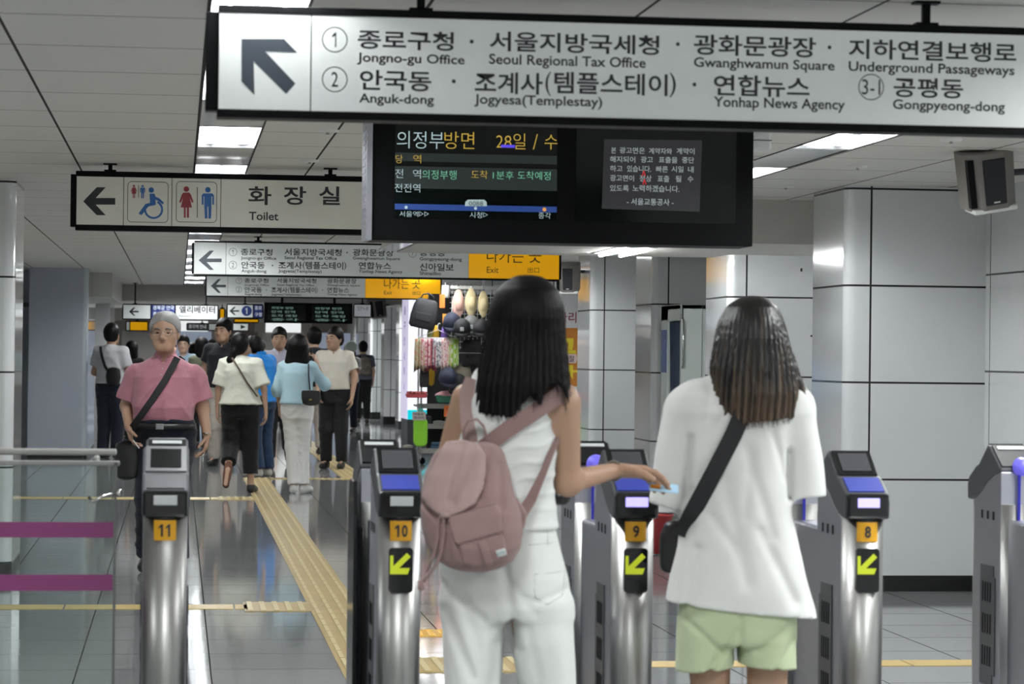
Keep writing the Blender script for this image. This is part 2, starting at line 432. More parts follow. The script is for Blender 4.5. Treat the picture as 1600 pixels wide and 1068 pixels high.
# left pillars
pillar(-2.6, -1.06, 17.0, 17.9, 'white panelled pillar at the left edge', corners=(0, 1), mats=[tiled('pale_pillar_panel', (.66, .70, .69), (.03, .03, .03), (40, -1.22), (.622, .09), (0, 2), .013, .25, .02, coat=.6), M_CORN, M_BASE])
pillar(-2.02, -1.22, 35.5, 38.5, 'grey panelled pillar behind the glass fence', corners=(0, 1), mats=[M_LPIL, mat('glossy_pillar_side', (.5, .56, .6), .12, coat=1), M_BASE])
b = MB(); b.box(-4.5, -2.02, 37.0, 37.3, 0, 2.6); structure(b.build('wall_left_far', M_LPIL), 'grey wall left of the far pillar')
d = MB(); d.box(-2.36, -2.05, 36.9, 37.0, 0, 2.08, 0); d.box(-2.38, -2.03, 36.88, 36.96, 2.08, 2.14, 1); d.box(-2.07, -2.03, 36.88, 36.96, 0, 2.1, 1)
structure(d.build('door_1', [M_LPIL, M_MGREY]), 'grey service door behind the glass fence')
# passage side pillars further on
fp = [(568, 625, 40.0), (606, 640, 41.5)]
for i, (a, y0) in enumerate(((4.26, 49.5), (4.26, 53.2), (4.26, 57.0), (4.26, 61))):
    x = a
    pillar(x, x + .96, y0, y0 + .8, ('slim grey pillar by the shop', 'grey pillar past the shop', 'far grey pillar', 'farthest grey pillar')[i], bx=.16)
b = MB(); b.box(4.3, 5.2, 36.0, 36.3, 0, 2.6); structure(b.build('wall_shop', M_WALL), 'panel wall behind the shop')
b = MB(); b.box(-1.45, -1.12, 43.0, 46, 0, 2.3); structure(b.build('wall_passage_end', [M_GLOSSP]), 'pale wall at the left end of the passage')

b = MB()
for k in range(9):
    x = -6.5 + k * 1.25; b.box(x, x + 1.15, 69.6, 70, 0, 2.0, k % 3); b.box(x + .1, x + 1.05, 69.5, 69.62, 2.0, 2.28, 3 if k % 2 else 0)
b.box(-8, 4.2, 69.55, 70.2, 2.28, 2.6, 1)
structure(b.build('wall_shop_fronts', [mat('shop_shutter_brown', (.10, .075, .065), .5), mat('shop_shutter_grey', (.22, .21, .20), .5), mat('added_window_glow', (.12, .14, .17), .3, emit=.12, ecol=(.6, .7, .9)), mat('added_fascia_glow', (.6, .6, .55), .5, emit=.35, ecol=(.95, .97, 1))]), 'brown shop fronts closing the far hall')  # glowing fascias and windows are added to brighten the dark far hall
# yellow strips, tactile path
def strip_obj(label, boxes, mt, ridges=None, name='trim_4'):
    b = MB()
    for x0, x1, y0, y1 in boxes: b.box(x0, x1, y0, y1, 0, .003)
    return structure(b.build(name, mt), label)
def segs(x0, x1, y0, y1, L=.62, gap=.012, off=.0):
    out = []; x = x0 - off
    while x < x1:
        a, c = max(x, x0), min(x + L - gap, x1)
        if c > a: out.append((a, c, y0, y1))
        x += L
    return out
ya = Zp(200, 948, 0)[1]; yb = Zp(200, 778, 0)[1]; yc = Zp(1100, 1037, 0)[1]
strip_obj('thin yellow strip across the floor behind the gates, left part', segs(-7, .42, ya - .13, ya + .13, .49), M_TACTL)
strip_obj('thin yellow strip further along the floor', segs(-7, .42, yb - .19, yb + .19, .49), M_TACTL, name='trim_5')
strip_obj('thin yellow strip on the right behind the gates', segs(1.62, 5.1, yc - .11, yc + .11, .49), M_TACTL, name='trim_6')
# ridged guide path
b = MB()
def guide(b, x0, x1, y0, y1, along='y'):
    b.box(x0, x1, y0, y1, 0, .003)
    if along == 'y':
        n = 4; w = (x1 - x0) / n
        y = y0
        while y < y1 - .01:
            ye = min(y + .30, y1)
            for k in range(n): b.box(x0 + w * (k + .32), x0 + w * (k + .62), y + .008, ye - .008, .003, .008, 1)
            y += .30
    else:
        x = x0
        while x < x1 - .02:
            b.box(x + .02, x + .05, y0 + .01, y1 - .01, .003, .008, 1); x += .075
guide(b, .78, 1.075, 9.5, 30.0)
guide(b, .40, .78, ya - .27, ya + .27, 'x'); guide(b, .42, .78, yb - .3, yb + .3, 'x')
guide(b, 1.075, 1.62, yc - .29, yc + .29, 'x')
guide(b, .78, 2.2, 30.0, 30.3, 'x'); guide(b, 1.95, 2.25, 30.3, 44)
structure(b.build('trim_7', [M_TACT, mat('tactile_ridge', (.58, .49, .27), .35)]), 'ridged yellow tactile guide path running down the passage')
b = MB()
o_ = Zp(680, 990, 0); b.box(o_[0] - .17, o_[0] + .13, o_[1] - .14, o_[1] + .2, 0, .003, 0)
for i in range(5):
    for j in range(5): b.lathe([(.0, .008), (.014, .008), (.02, .003)], 8, (o_[0] - .15 + i * .065, o_[1] - .1 + j * .065, 0))
structure(b.build('trim_8', M_TACTD), 'orange dotted warning tile seen between the gates')

# ================================================================== CEILING FITTINGS
def make_troffer():
    t = thing('ceiling_light', '', 'ceiling light', (0, 0, 0))
    b = MB()
    w, l, h = .155, .64, .075
    # recessed tray, open below, with a lip
    b.box(-w, w, -l, l, h, h + .004, 0)
    for sx in (-1, 1): b.box(sx * w - .004, sx * w + .004, -l, l, -.004, h, 0)
    for sy in (-1, 1): b.box(-w, w, sy * l - .004, sy * l + .004, -.004, h, 0)
    b.prism([(-.045, h), (0, .004), (.045, h)], -l + .02, l - .02, mi=1)
    for k in range(-5, 6): b.box(-w, w, k * .11 - .0015, k * .11 + .0015, .012, .032, 0)
    b.build('housing', [M_REFL, mat('grey_reflector_ridge', (.35, .37, .38), .3, metal=.6)], t)
    for sx in (-1, 1):
        q = MB(); q.tube([(sx * .09, -l + .05, .036), (sx * .09, l - .05, .036)], .014, 10); q.build('fluorescent_tube', M_TUBE, t)
        e = MB(); e.box(sx * .09 - .02, sx * .09 + .02, -l + .01, -l + .05, .012, .06); e.box(sx * .09 - .02, sx * .09 + .02, l - .05, l - .01, .012, .06); e.build('lamp_holder', M_WHITE, t)
    return t
tro = make_troffer(); first = True
posn = []
for k, y in enumerate(TROFFERS_A): posn.append((.245, y, 0, k))
for k, y in enumerate(TROFFERS_B): posn.append((3.35, y, 1, k))
posn = [p for p in posn if p[1] > 7.5 and (p[2] == 0 or 11 < p[1] < 17 or p[1] > 24) and p[1] < 44]
ORD = ['first', 'second', 'third', 'fourth', 'fifth', 'sixth', 'seventh', 'eighth', 'ninth', 'tenth', 'eleventh', 'twelfth', 'thirteenth', 'fourteenth', 'fifteenth']
cnt = [0, 0]
for x, y, row, k in posn:
    o = tro if first else copy_tree(tro)
    first = False
    o.location = (x, y, CEIL)
    n = cnt[row]; cnt[row] += 1
    if row == 0:
        if n == 0: lab = 'twin tube ceiling light glaring above the corner of the big white sign'
        else: lab = '%s twin tube ceiling light along the left light strip, counted from the big sign' % ORD[n]
    else:
        lab = 'twin tube ceiling light at an angle in the right strip above the grey speaker wall' if n == 0 else '%s twin tube ceiling light of the right light strip behind the black display' % ORD[n]
    tag(o, lab, 'ceiling light', 'ceiling lights of the %s strip' % ('left', 'right')[row])
# light under the lowered soffit
t = thing('ceiling_light', 'twin tube light under the lowered soffit below the black display', 'ceiling light', (3.35, 19.2, 2.288))
b = MB(); b.box(-.15, .15, -.62, .62, 0, .012); b.build('housing', M_REFL, t)
for sx in (-1, 1):
    q = MB(); q.tube([(sx * .08, -.58, -.012), (sx * .08, .58, -.012)], .013, 10); q.build('fluorescent_tube', M_TUBE, t)

def detector(px, py, lab):
    p = Zp(px, py, CEIL)
    t = thing('sprinkler_head', lab, 'sprinkler', (p[0], p[1], CEIL))
    b = MB(); b.lathe([(0, -.012), (.05, -.010), (.056, 0)], 20); b.build('cover_plate', M_WHITE, t)
    b = MB(); b.tube([(0, 0, -.01), (0, 0, -.02)], .008, 8); b.lathe([(0, -.024), (.013, -.022), (.013, -.02), (0, -.018)], 12); b.build('nozzle', M_STEEL2, t)
detector(512, 203, 'small sprinkler on the ceiling just right of the light strip, the nearer one')
detector(484, 250, 'small sprinkler on the ceiling above the toilet sign')
detector(1486, 217, 'small sprinkler on the ceiling above the grey speaker')
detector(1340, 259, 'small flat sprinkler on the ceiling left of the grey speaker')
detector(1228, 290, 'small sprinkler on the ceiling right of the black display')
p = Yp(1188, 218, 11.5)
t = thing('emergency_light', 'white box fitting on the ceiling at the top right of the black display', 'ceiling fitting', (p[0] - .03, 11.5, 0))
b = MB(); b.box(-.12, .07, -.05, .05, 2.44, 2.54, 0); b.build('housing', M_WHITE, t, bevel=.012)
b = MB(); b.box(-.12, .072, -.052, .052, 2.485, 2.489, 0); b.box(-.02, .0, -.01, .01, 2.54, 2.6, 0); b.build('seam_and_stem', M_MGREY, t)

# ================================================================== SIGNS
def sign_frame(root, x0, x1, z0, z1, y, face_parts, fr=.018, depth=.10, face_m=M_SIGNW, rods=(), side=.02, frame_m=M_BLACK):
    """framed box sign: x0..x1, z0..z1 outer; face_parts = [(xa, xb, material, name)]"""
    b = MB()
    b.box(x0, x1, y - .004, y + depth, z1 - fr, z1); b.box(x0, x1, y - .004, y + depth, z0, z0 + fr)
    b.box(x0 - side, x0 + .004, y + .01, y + depth - .01, z0 + .02, z1 - .02); b.box(x1 - .004, x1 + side, y + .01, y + depth - .01, z0 + .02, z1 - .02)
    b.box(x0 + .002, x1 - .002, y + .02, y + depth - .012, z0 + .01, z1 - .01)
    b.build('frame', frame_m, root, bevel=.003)
    for xa, xb, mt, nm in face_parts:
        f = MB(); f.box(xa, xb, y, y + .015, z0 + fr, z1 - fr); f.build(nm, mt, root)
    for xr in rods:
        q = MB(); q.box(xr - .012, xr + .012, y + .04, y + .06, z1, CEIL); q.box(xr - .04, xr + .04, y + .025, y + .075, CEIL - .008, CEIL); q.box(xr - .035, xr + .035, y + .03, y + .07, z1, z1 + .012); q.build('hanging_rod', M_BLACK, root)
def T4(mb, y, s, x0, x1, y0, y1, bold, mi=0):
    """text in the pixel box of the photo, on the plane Y=y"""
    a = Yp(x0, (y0 + y1) / 2, y); c = Yp(x1, (y0 + y1) / 2, y); t = Yp((x0 + x1) / 2, y0, y); u = Yp((x0 + x1) / 2, y1, y)
    put_text(mb, s, a[0], c[0], u[2], t[2], y - .001, bold, mi)
def PX(pts, y): return [(Yp(a, b_, y)[0], Yp(a, b_, y)[2]) for a, b_ in pts]
def C4(mb, y, cx, cy, r, th, t, mi=0, bold=0.0, k=.42):
    p = Yp(cx, cy, y); q = Yp(cx + r, cy, y); rr = q[0] - p[0]
    put_ring(mb, p[0], p[2], rr, rr * th, y - .001, mi)
    w = .27 if len(t) == 1 and t != '1' else (.22 if t == '1' else .62)
    (put_digits if t in '127' else put_text)(mb, t, p[0] - rr * w * 1.15, p[0] + rr * w * 1.15, p[2] - rr * .58, p[2] + rr * .58, y - .001, bold, mi)
BK, BL = .017, .016

# --- the big direction sign
YA = 7.62
a0 = Yp(340, 100, YA); a1 = Yp(1625, 120, YA); zt = Yp(970, 25, YA)[2]; zb = Yp(970, 197, YA)[2]
root = thing('direction_sign', 'big white direction sign with a slanted arrow hanging above the ticket gates', 'sign')
xd = Yp(486, 100, YA)[0]
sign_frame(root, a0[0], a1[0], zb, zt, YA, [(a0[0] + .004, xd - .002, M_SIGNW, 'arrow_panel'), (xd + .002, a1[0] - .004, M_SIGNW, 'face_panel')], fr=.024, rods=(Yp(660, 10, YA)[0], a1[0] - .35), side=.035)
b = MB()
ar = [(143, 152), (310, 152), (361, 206), (236, 201), (354, 326), (318, 366), (191, 240), (194, 370), (143, 318)]
put_poly(b, PX([(x / 2.5 + 320, y / 2.5) for x, y in ar], YA), YA - .001); b.build('arrow', M_INKG, root)
b = MB()
C4(b, YA, 523, 62, 20, .07, '1'); C4(b, YA, 523, 124, 20, .07, '2'); C4(b, YA, 1361, 136, 20, .07, '3-1')
for s, x0, x1, y0, y1, w in (('종로구청', 559, 709, 48, 78, BK), ('서울지방국세청', 765, 1030, 52, 83, BK), ('광화문광장', 1084, 1275, 56, 88, BK), ('지하연결보행로', 1326, 1588, 64, 95, BK),
        ('Jongno-gu Office', 558, 726, 84, 103, BL), ('Seoul Regional Tax Office', 764, 1009, 87, 108, BL), ('Gwanghwamun Square', 1084, 1304, 92, 112, BL), ('Underground Passageways', 1326, 1585, 99, 119, BL),
        ('안국동', 562, 674, 110, 142, BK), ('조계사', 742, 848, 113, 147, BK), ('(', 852, 861, 112, 150, 0), ('템플스테이', 866, 1043, 114, 148, BK), (')', 1046, 1056, 114, 152, 0), ('연합뉴스', 1115, 1265, 118, 151, BK), ('공평동', 1396, 1505, 122, 153, BK),
        ('Anguk-dong', 561, 678, 147, 166, BL), ('Jogyesa(Templestay)', 741, 941, 149, 169, BL), ('Yonhap News Agency', 1115, 1320, 153, 174, BL), ('Gongpyeong-dong', 1395, 1570, 157, 177, BL)):
    T4(b, YA, s, x0, x1, y0, y1, w)
for x, y in ((737, 65), (1059, 69), (1296, 74), (709, 127), (1085, 132)):
    p = Yp(x, y, YA); put_disc(b, p[0], p[2], .006, YA - .001)
b.build('lettering', M_INK, root)

# --- toilet sign
YT = Zp(340, 258, CEIL)[1]
root = thing('toilet_sign', 'cream toilet sign with restroom and wheelchair pictograms hanging on the left', 'sign')
x0, x1 = Yp(118, 315, YT)[0], Yp(571, 315, YT)[0]; zt, zb = Yp(344, 271, YT)[2], Yp(344, 363, YT)[2]
dv = [Yp(x, 315, YT)[0] for x in (193, 268.5, 345)]
fp_ = [x0 + .004] + dv + [x1 - .004]
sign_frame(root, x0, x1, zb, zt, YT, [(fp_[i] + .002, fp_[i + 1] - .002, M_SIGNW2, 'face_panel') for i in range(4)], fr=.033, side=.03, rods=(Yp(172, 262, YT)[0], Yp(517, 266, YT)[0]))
q = lambda pts: PX([(x / 2.5, y / 2.5) for x, y in pts], YT)
b = MB()
put_poly(b, q([(325, 786), (378, 731), (413, 731), (374, 773), (450, 773), (450, 799), (374, 799), (413, 840), (378, 840)]), YT - .001)
for s, xa, xb in (('화', 970, 1060), ('장', 1108, 1196), ('실', 1246, 1328)): T4(b, YT, s, xa / 2.5, xb / 2.5, 291, 320, .018)
T4(b, YT, 'Toilet', 389, 435, 331, 344, .018)
for xa, xb in ((199, 263), (275, 339)):
    A = Yp(xa, 315, YT); Bq = Yp(xb, 315, YT); zz = Yp((xa + xb) / 2, 283.5, YT)[2]; z2 = Yp((xa + xb) / 2, 347.5, YT)[2]
    put_outline(b, rrect(A[0], Bq[0], z2, zz, .025), .0035, YT - .001)
b.add([(x, YT - .001, z) for x, z in q([(769, 730), (772, 730), (772, 850), (769, 850)])], [(0, 1, 2, 3)])
b.add([(x, YT - .001, z) for x, z in q([(540, 722), (542, 722), (542, 772), (540, 772)])], [(0, 1, 2, 3)])
b.build('lettering', M_INK, root)
def woman_pic(b, ox, oy, s):
    for P in ([(-12, 14), (12, 14), (18, 22), (28, 50), (22, 54), (13, 34), (22, 72), (-22, 72), (-13, 34), (-22, 54), (-28, 50), (-18, 22)], [(-10, 72), (-2, 72), (-2, 112), (-10, 112)], [(2, 72), (10, 72), (10, 112), (2, 112)]):
        put_poly(b, q([(ox + x * s, oy + y * s) for x, y in P]), YT - .001)
    p = Yp(ox / 2.5, oy / 2.5, YT); put_disc(b, p[0], p[2], 11 * s / 2.5 / 268, YT - .001)
def man_pic(b, ox, oy, s):
    for P in ([(-18, 14), (18, 14), (24, 22), (24, 58), (17, 58), (17, 26), (14, 26), (14, 66), (-14, 66), (-14, 26), (-17, 26), (-17, 58), (-24, 58), (-24, 22)], [(-14, 66), (-2, 66), (-2, 112), (-12, 112)], [(2, 66), (14, 66), (12, 112), (2, 112)]):
        put_poly(b, q([(ox + x * s, oy + y * s) for x, y in P]), YT - .001)
    p = Yp(ox / 2.5, oy / 2.5, YT); put_disc(b, p[0], p[2], 11 * s / 2.5 / 268, YT - .001)
b = MB(); woman_pic(b, 728, 738, 1.0); woman_pic(b, 523, 726, .42); b.build('woman_pictogram', M_RED, root)
b = MB(); man_pic(b, 812, 741, 1.0); man_pic(b, 557, 727, .42); b.build('man_pictogram', M_BLUE, root)
b = MB()
p = Yp(591 / 2.5, 742 / 2.5, YT); put_disc(b, p[0], p[2], .016, YT - .001)
put_poly(b, q([(584, 756), (604, 756), (608, 768), (622, 774), (641, 792), (636, 798), (616, 783), (607, 780), (609, 800), (580, 806), (553, 840), (541, 834), (568, 796), (586, 792)]), YT - .0012)
p = Yp(600 / 2.5, 818 / 2.5, YT); put_ring(b, p[0], p[2], .056, .012, YT - .001, n=36, a0=R(150), a1=R(425))
b.build('wheelchair_pictogram', M_BLUE, root)

# --- signs B and C
def corridor_sign(YB, label, mp, fx0, fx1, fyt, fyb, xs_, with_extra, cx):
    """mp maps crop coordinates to photo pixels"""
    root = thing('direction_sign', label, 'sign')
    A = Yp(*mp(fx0, (fyt + fyb) / 2), YB); Bq = Yp(*mp(fx1, (fyt + fyb) / 2), YB)
    zt = Yp(*mp((fx0 + fx1) / 2, fyt), YB)[2]; zb = Yp(*mp((fx0 + fx1) / 2, fyb), YB)[2]
    xa, xy = Yp(*mp(xs_[0], 100), YB)[0], Yp(*mp(xs_[1], 100), YB)[0]
    rods = [Yp(*mp(xs_[2], 20), YB)[0], Bq[0] - .5]
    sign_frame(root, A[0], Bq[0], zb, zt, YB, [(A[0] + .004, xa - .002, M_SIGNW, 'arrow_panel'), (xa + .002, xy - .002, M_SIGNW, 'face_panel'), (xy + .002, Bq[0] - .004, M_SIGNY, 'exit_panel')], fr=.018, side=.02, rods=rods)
    return root
def B_(x, y): return (x / 2.6667 + 290, y / 2.6667 + 370)
YB = Zp(404, 369, CEIL)[1]
root = corridor_sign(YB, 'long white and yellow exit sign hanging across the passage, the nearer one', B_, 34, 1558, 27, 173, (168, 1180, 303), True, 0)
def bc_text(root, Y0, f, small, rows):
    b = MB()
    for it in rows:
        s, x0, x1, y0, y1, w = it
        p0, p1 = f(x0, y0), f(x1, y1); T4(b, Y0, s, p0[0], p1[0], p0[1], p1[1], w)
    return b
rowsB = [('종로구청', 230, 362, 49, 77, BK), ('서울지방국세청', 412, 650, 49, 78, BK), ('광화문광장', 697, 867, 51, 80, BK), ('공평동', 975, 1083, 52, 80, BK),
    ('Jongno-gu Office', 230, 378, 82, 98, BL), ('Seoul Regional Tax Office', 412, 630, 81, 98, BL), ('Gwanghwamun Square', 697, 893, 83, 99, BL), ('Gongpyeong-dong', 975, 1151, 85, 103, BL),
    ('안국동', 232, 330, 103, 132, BK), ('조계사', 387, 485, 103, 134, BK), ('(', 488, 497, 102, 137, 0), ('템플스테이', 500, 657, 104, 135, BK), (')', 660, 669, 104, 138, 0), ('연합뉴스', 721, 856, 105, 135, BK), ('신아일보', 975, 1117, 110, 142, BK),
    ('Anguk-dong', 232, 337, 135, 152, BL), ('Jogyesa(Templestay)', 387, 567, 136, 153, BL), ('Yonhap News Agency', 721, 904, 137, 155, BL), ('Shinailbo', 975, 1064, 144, 159, BL),
    ('나가는', 1255, 1408, 50, 108, 0), ('곳', 1430, 1482, 50, 108, 0), ('Exit', 1255, 1304, 124, 150, 0), ('出口', 1425, 1473, 126, 150, 0)]
b = bc_text(root, YB, B_, 0, rowsB)
for cx_, cy_, t_ in ((197, 63, '1'), (197, 117, '2'), (946, 68, '7')):
    p = B_(cx_, cy_); C4(b, YB, p[0], p[1], 6.4, .09, t_)
for cx_, cy_ in ((673, 65), (362, 119)):
    p = Yp(*B_(cx_, cy_), YB); put_disc(b, p[0], p[2], .007, YB - .001)
b.build('lettering', M_INK, root)
b = MB(); arB = [(54, 97), (100, 57), (118, 57), (88, 90), (150, 90), (150, 105), (88, 105), (118, 137), (100, 137)]
put_poly(b, PX([B_(*p) for p in arB], YB), YB - .001); b.build('arrow', M_INKG, root)
# C
def C_(x, y): return (x / 2.6667 + 290, y / 2.6667 + 370)
YC = 35.5
root = corridor_sign(YC, 'white and yellow exit sign half hidden behind the nearer long sign', C_, 87, 1063, 156, 256, (177, 750, 420), False, 0)
rowsC = [('종로구청', 245, 345, 172, 192, BK), ('서울지방국세청', 380, 545, 172, 192, BK), ('광화문광장', 590, 712, 173, 194, BK),
    ('Jongno-gu Office', 245, 347, 196, 206, BL), ('Seoul Regional Tax Office', 380, 536, 196, 207, BL), ('Gwanghwamun Square', 590, 726, 197, 208, BL),
    ('안국동', 245, 318, 208, 232, BK), ('조계사', 357, 424, 209, 233, BK), ('(', 427, 433, 208, 235, 0), ('템플스테이', 436, 542, 209, 233, BK), (')', 544, 550, 208, 235, 0), ('연합뉴스', 590, 681, 210, 233, BK),
    ('Anguk-dong', 245, 318, 234, 245, BL), ('Jogyesa(Templestay)', 357, 482, 235, 246, BL), ('Yonhap News Agency', 590, 715, 235, 247, BL),
    ('나가는', 827, 930, 174, 216, 0), ('곳', 943, 978, 174, 216, 0), ('Exit', 827, 860, 224, 240, 0), ('出口', 945, 977, 226, 241, 0)]
b = bc_text(root, YC, C_, 0, rowsC)
for cx_, cy_, t_ in ((222, 182, '1'), (222, 219, '2')):
    p = C_(cx_, cy_); C4(b, YC, p[0], p[1], 4.8, .1, t_)
for cx_, cy_ in ((571, 221), (337, 221)):
    p = Yp(*C_(cx_, cy_), YC); put_disc(b, p[0], p[2], .007, YC - .001)
b.build('lettering', M_INK, root)
b = MB(); put_poly(b, PX([C_(105 + (x - 54) * .66, 204 + (y - 97) * .72) for x, y in arB], YC), YC - .001); b.build('arrow', M_INKG, root)

# --- far signs at the end of the passage
def far_sign(label, Y0, panels, y0, y1, texts=(), arrows=(), cat='sign', rods=True, name='hanging_sign', pics=()):
    root = thing(name, label, cat)
    xa = Yp(panels[0][0], y0, Y0)[0]; xb = Yp(panels[-1][1], y0, Y0)[0]; zt = Yp(panels[0][0], y0, Y0)[2]; zb = Yp(panels[0][0], y1, Y0)[2]
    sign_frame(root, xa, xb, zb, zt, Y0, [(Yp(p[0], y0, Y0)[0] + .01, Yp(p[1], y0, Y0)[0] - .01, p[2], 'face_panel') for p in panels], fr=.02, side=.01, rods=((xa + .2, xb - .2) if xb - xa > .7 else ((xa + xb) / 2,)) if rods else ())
    groups = {}
    for s, tx0, tx1, ty0, ty1, w, mt in texts:
        groups.setdefault(mt.name, (mt, MB()))[1]; T4(groups[mt.name][1], Y0, s, tx0, tx1, ty0, ty1, w)
    for mt, mbx in groups.values(): mbx.build('lettering', mt, root)
    if arrows:
        b = MB()
        for ax, ay, s in arrows:
            put_poly(b, PX([(ax + (x - 102) * s, ay + (y - 97) * s) for x, y in arB], Y0), Y0 - .001)
        b.build('arrow', M_INK, root)
    if pics:
        for cx_, cy_, r_, mt, t_ in pics:
            b = MB(); p = Yp(cx_, cy_, Y0); rr = Yp(cx_ + r_, cy_, Y0)[0] - p[0]; put_disc(b, p[0], p[2], rr, Y0 - .001)
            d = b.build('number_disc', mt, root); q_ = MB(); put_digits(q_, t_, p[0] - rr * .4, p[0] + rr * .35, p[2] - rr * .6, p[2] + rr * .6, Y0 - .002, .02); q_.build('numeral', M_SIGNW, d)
    return root
YF = 42.9
WT = mat('white_lettering', (.75, .78, .8), .5, emit=.2)
far_sign('white and navy elevator sign with a left arrow above the crowd', YF, [(192, 236, M_SIGNW), (236, 274, M_SIGNB), (274, 341, M_SIGNW)], 474, 499,
    [('엘리베이터', 280, 336, 478, 489, .03, M_INK), ('Elevator', 280, 300, 492, 495, 0, M_INK), ('경복궁 안국', 239, 272, 477, 484, .01, WT), ('종로 광화문', 239, 272, 487, 494, .01, WT)], [(209, 486.5, .16)])
r_ = far_sign('white sign with a left arrow and a navy number one disc', YF, [(355, 396, M_SIGNW), (396, 411, M_SIGNB)], 474, 497, [('종로', 398, 409, 478, 484, .01, WT), ('구청', 398, 409, 488, 494, .01, WT)], [(366, 485.5, .16)], pics=[(385.5, 485.5, 8, M_SIGNB, '1')])
far_sign('plain white notice board hanging right of the far displays', YF, [(553, 580, M_SIGNW)], 474, 496, [('안내', 558, 575, 478, 485, 0, M_MGREY)], name='notice_board')
far_sign('small yellow exit board under the elevator sign', 47.5, [(197, 203, M_SIGNW), (203, 231, M_SIGNY)], 501, 517, [], rods=True)
far_sign('thin yellow board under the number one sign', 46.0, [(366, 404, M_SIGNY)], 497, 504, [], rods=True)
far_sign('narrow upright yellow board between the two arrow signs', 46.5, [(343.5, 351, M_SIGNY)], 481, 500, [], rods=True)
far_sign('dark far sign with pale number panel above the crowd', 56.0, [(292, 326, M_DGREY), (326, 340, M_SIGNW)], 504, 516, [('종각역 안내', 295, 322, 507, 513, .0, WT)])
far_sign('small white far sign with a right arrow above the crowd', 57.0, [(364, 388, M_SIGNW)], 504, 517, [('▶', 376, 384, 507, 514, 0, M_INK)])
# far double display
Yd = YF
root = thing('information_display', 'far double black display hanging above the crowd', 'display')
x0, x1 = Yp(413, 480, Yd)[0], Yp(551, 480, Yd)[0]; zt, zb = Yp(413, 472, Yd)[2], Yp(413, 504, Yd)[2]
b = MB(); b.box(x0, x1, Yd, Yd + .2, zb, zt); b.build('housing', M_BLACK, root)
xm = (x0 + x1) / 2
for i, (xa, xb) in enumerate(((x0 + .06, xm - .05), (xm + .05, x1 - .06))):
    s_ = MB(); s_.box(xa, xb, Yd - .01, Yd, zb + .05, zt - .03); sc_ = s_.build('screen', M_SCREEN, root)
    g = MB()
    for r__ in range(4):
        z = zt - .08 - r__ * .065; put_text(g, ('의정부 방면', '당역 전역', '도착 예정', '종각')[r__], xa + .06, xa + (.5 if i else .42) + .03 * r__, z - .03, z + .01, Yd - .012, .0)
    g.build('screen_lettering', mat('dim_green_text', (.3, .5, .4), .5, emit=.1, ecol=(.5, .85, .7)), sc_)
for xr in (x0 + .3, x1 - .3):
    q_ = MB(); q_.box(xr - .02, xr + .02, Yd + .08, Yd + .12, zt, CEIL); q_.build('hanging_rod', M_BLACK, root)

# --- the big train display
YD = 11.35
root = thing('information_display', 'large black double display with train arrival times behind the big sign', 'display')
x0, x1 = Yp(577, 300, YD)[0], Yp(1177, 300, YD)[0]; zt, zb = Yp(880, 190, YD)[2], Yp(880, 380, YD)[2]
b = MB(); b.box(x0, x1, YD, YD + .28, zb, zt); b.build('housing', M_BLACK, root, bevel=.006)
b = MB(); b.box(x0 - .012, x0 + .012, YD - .012, YD + .29, zb, zt); b.box(x0, x1, YD - .012, YD + .01, zt - .018, zt); 
for k in range(14): b.box(x0 - .016, x0 - .011, YD + .05, YD + .2, zb + .08 + k * .032, zb + .095 + k * .032)
b.build('steel_edge', M_STEELB, root)
for xr in (x0 + .35, x1 - .35):
    q_ = MB(); q_.box(xr - .03, xr + .03, YD + .1, YD + .16, zt, CEIL); q_.build('hanging_rod', M_BLACK, root)
def px_box(mb, a, c, d, e, y, off=0, mi=0, thick=.003):
    p, q2 = Yp(a, (d + e) / 2, y), Yp(c, (d + e) / 2, y); t_, u_ = Yp((a + c) / 2, d, y), Yp((a + c) / 2, e, y)
    mb.box(p[0], q2[0], y - off - thick, y - off, u_[2], t_[2], mi)
s1 = MB(); px_box(s1, 617, 870, 197, 342, YD); sc1 = s1.build('screen', M_SCREEN, root)
s2 = MB(); px_box(s2, 900, 1150, 198, 348, YD); sc2 = s2.build('screen', M_SCREEN, root)
def glow(name, col, e): return mat(name, tuple(c * .3 for c in col), .5, emit=e * .36, ecol=col)
GW, GY, GG, GB = glow('pale_screen_text', (.62, .80, .84), .75), glow('amber_screen_text', (.75, .5, .08), .75), glow('mint_screen_text', (.25, .75, .48), .8), glow('blue_screen_line', (.03, .10, .45), .5)
YS = YD - .004
g = MB(); px_box(g, 617, 870, 241, 254, YD, .004); px_box(g, 617, 870, 262, 285, YD, .004); px_box(g, 617, 870, 285, 296, YD, .004); g.build('row_band', glow('dim_screen_band', (.03, .045, .042), .5), sc1)
def cp(x, y): return (x / 2.6667 + 580, y / 2.6667 + 190)
def scr(group_mat, items, parent, name='screen_lettering'):
    g = MB()
    for s, xa, xb, ya_, yb_, w in items:
        p0, p1 = cp(xa, ya_), cp(xb, yb_); T4(g, YS - .004, s, p0[0], p1[0], p0[1], p1[1], -.008)
    return g.build(name, group_mat, parent)
scr(GW, [('의정부', 107, 303, 40, 112, .0), ('전', 100, 133, 197, 234, 0), ('역', 174, 207, 199, 237, 0), ('전전역', 98, 204, 258, 294, 0), ('서울역', 118, 196, 373, 396, 0), ('시청', 411, 462, 376, 401, 0), ('종각', 697, 748, 378, 404, 0), ('▷▷', 200, 240, 374, 394, 0), ('▷', 467, 486, 378, 398, 0)], sc1)
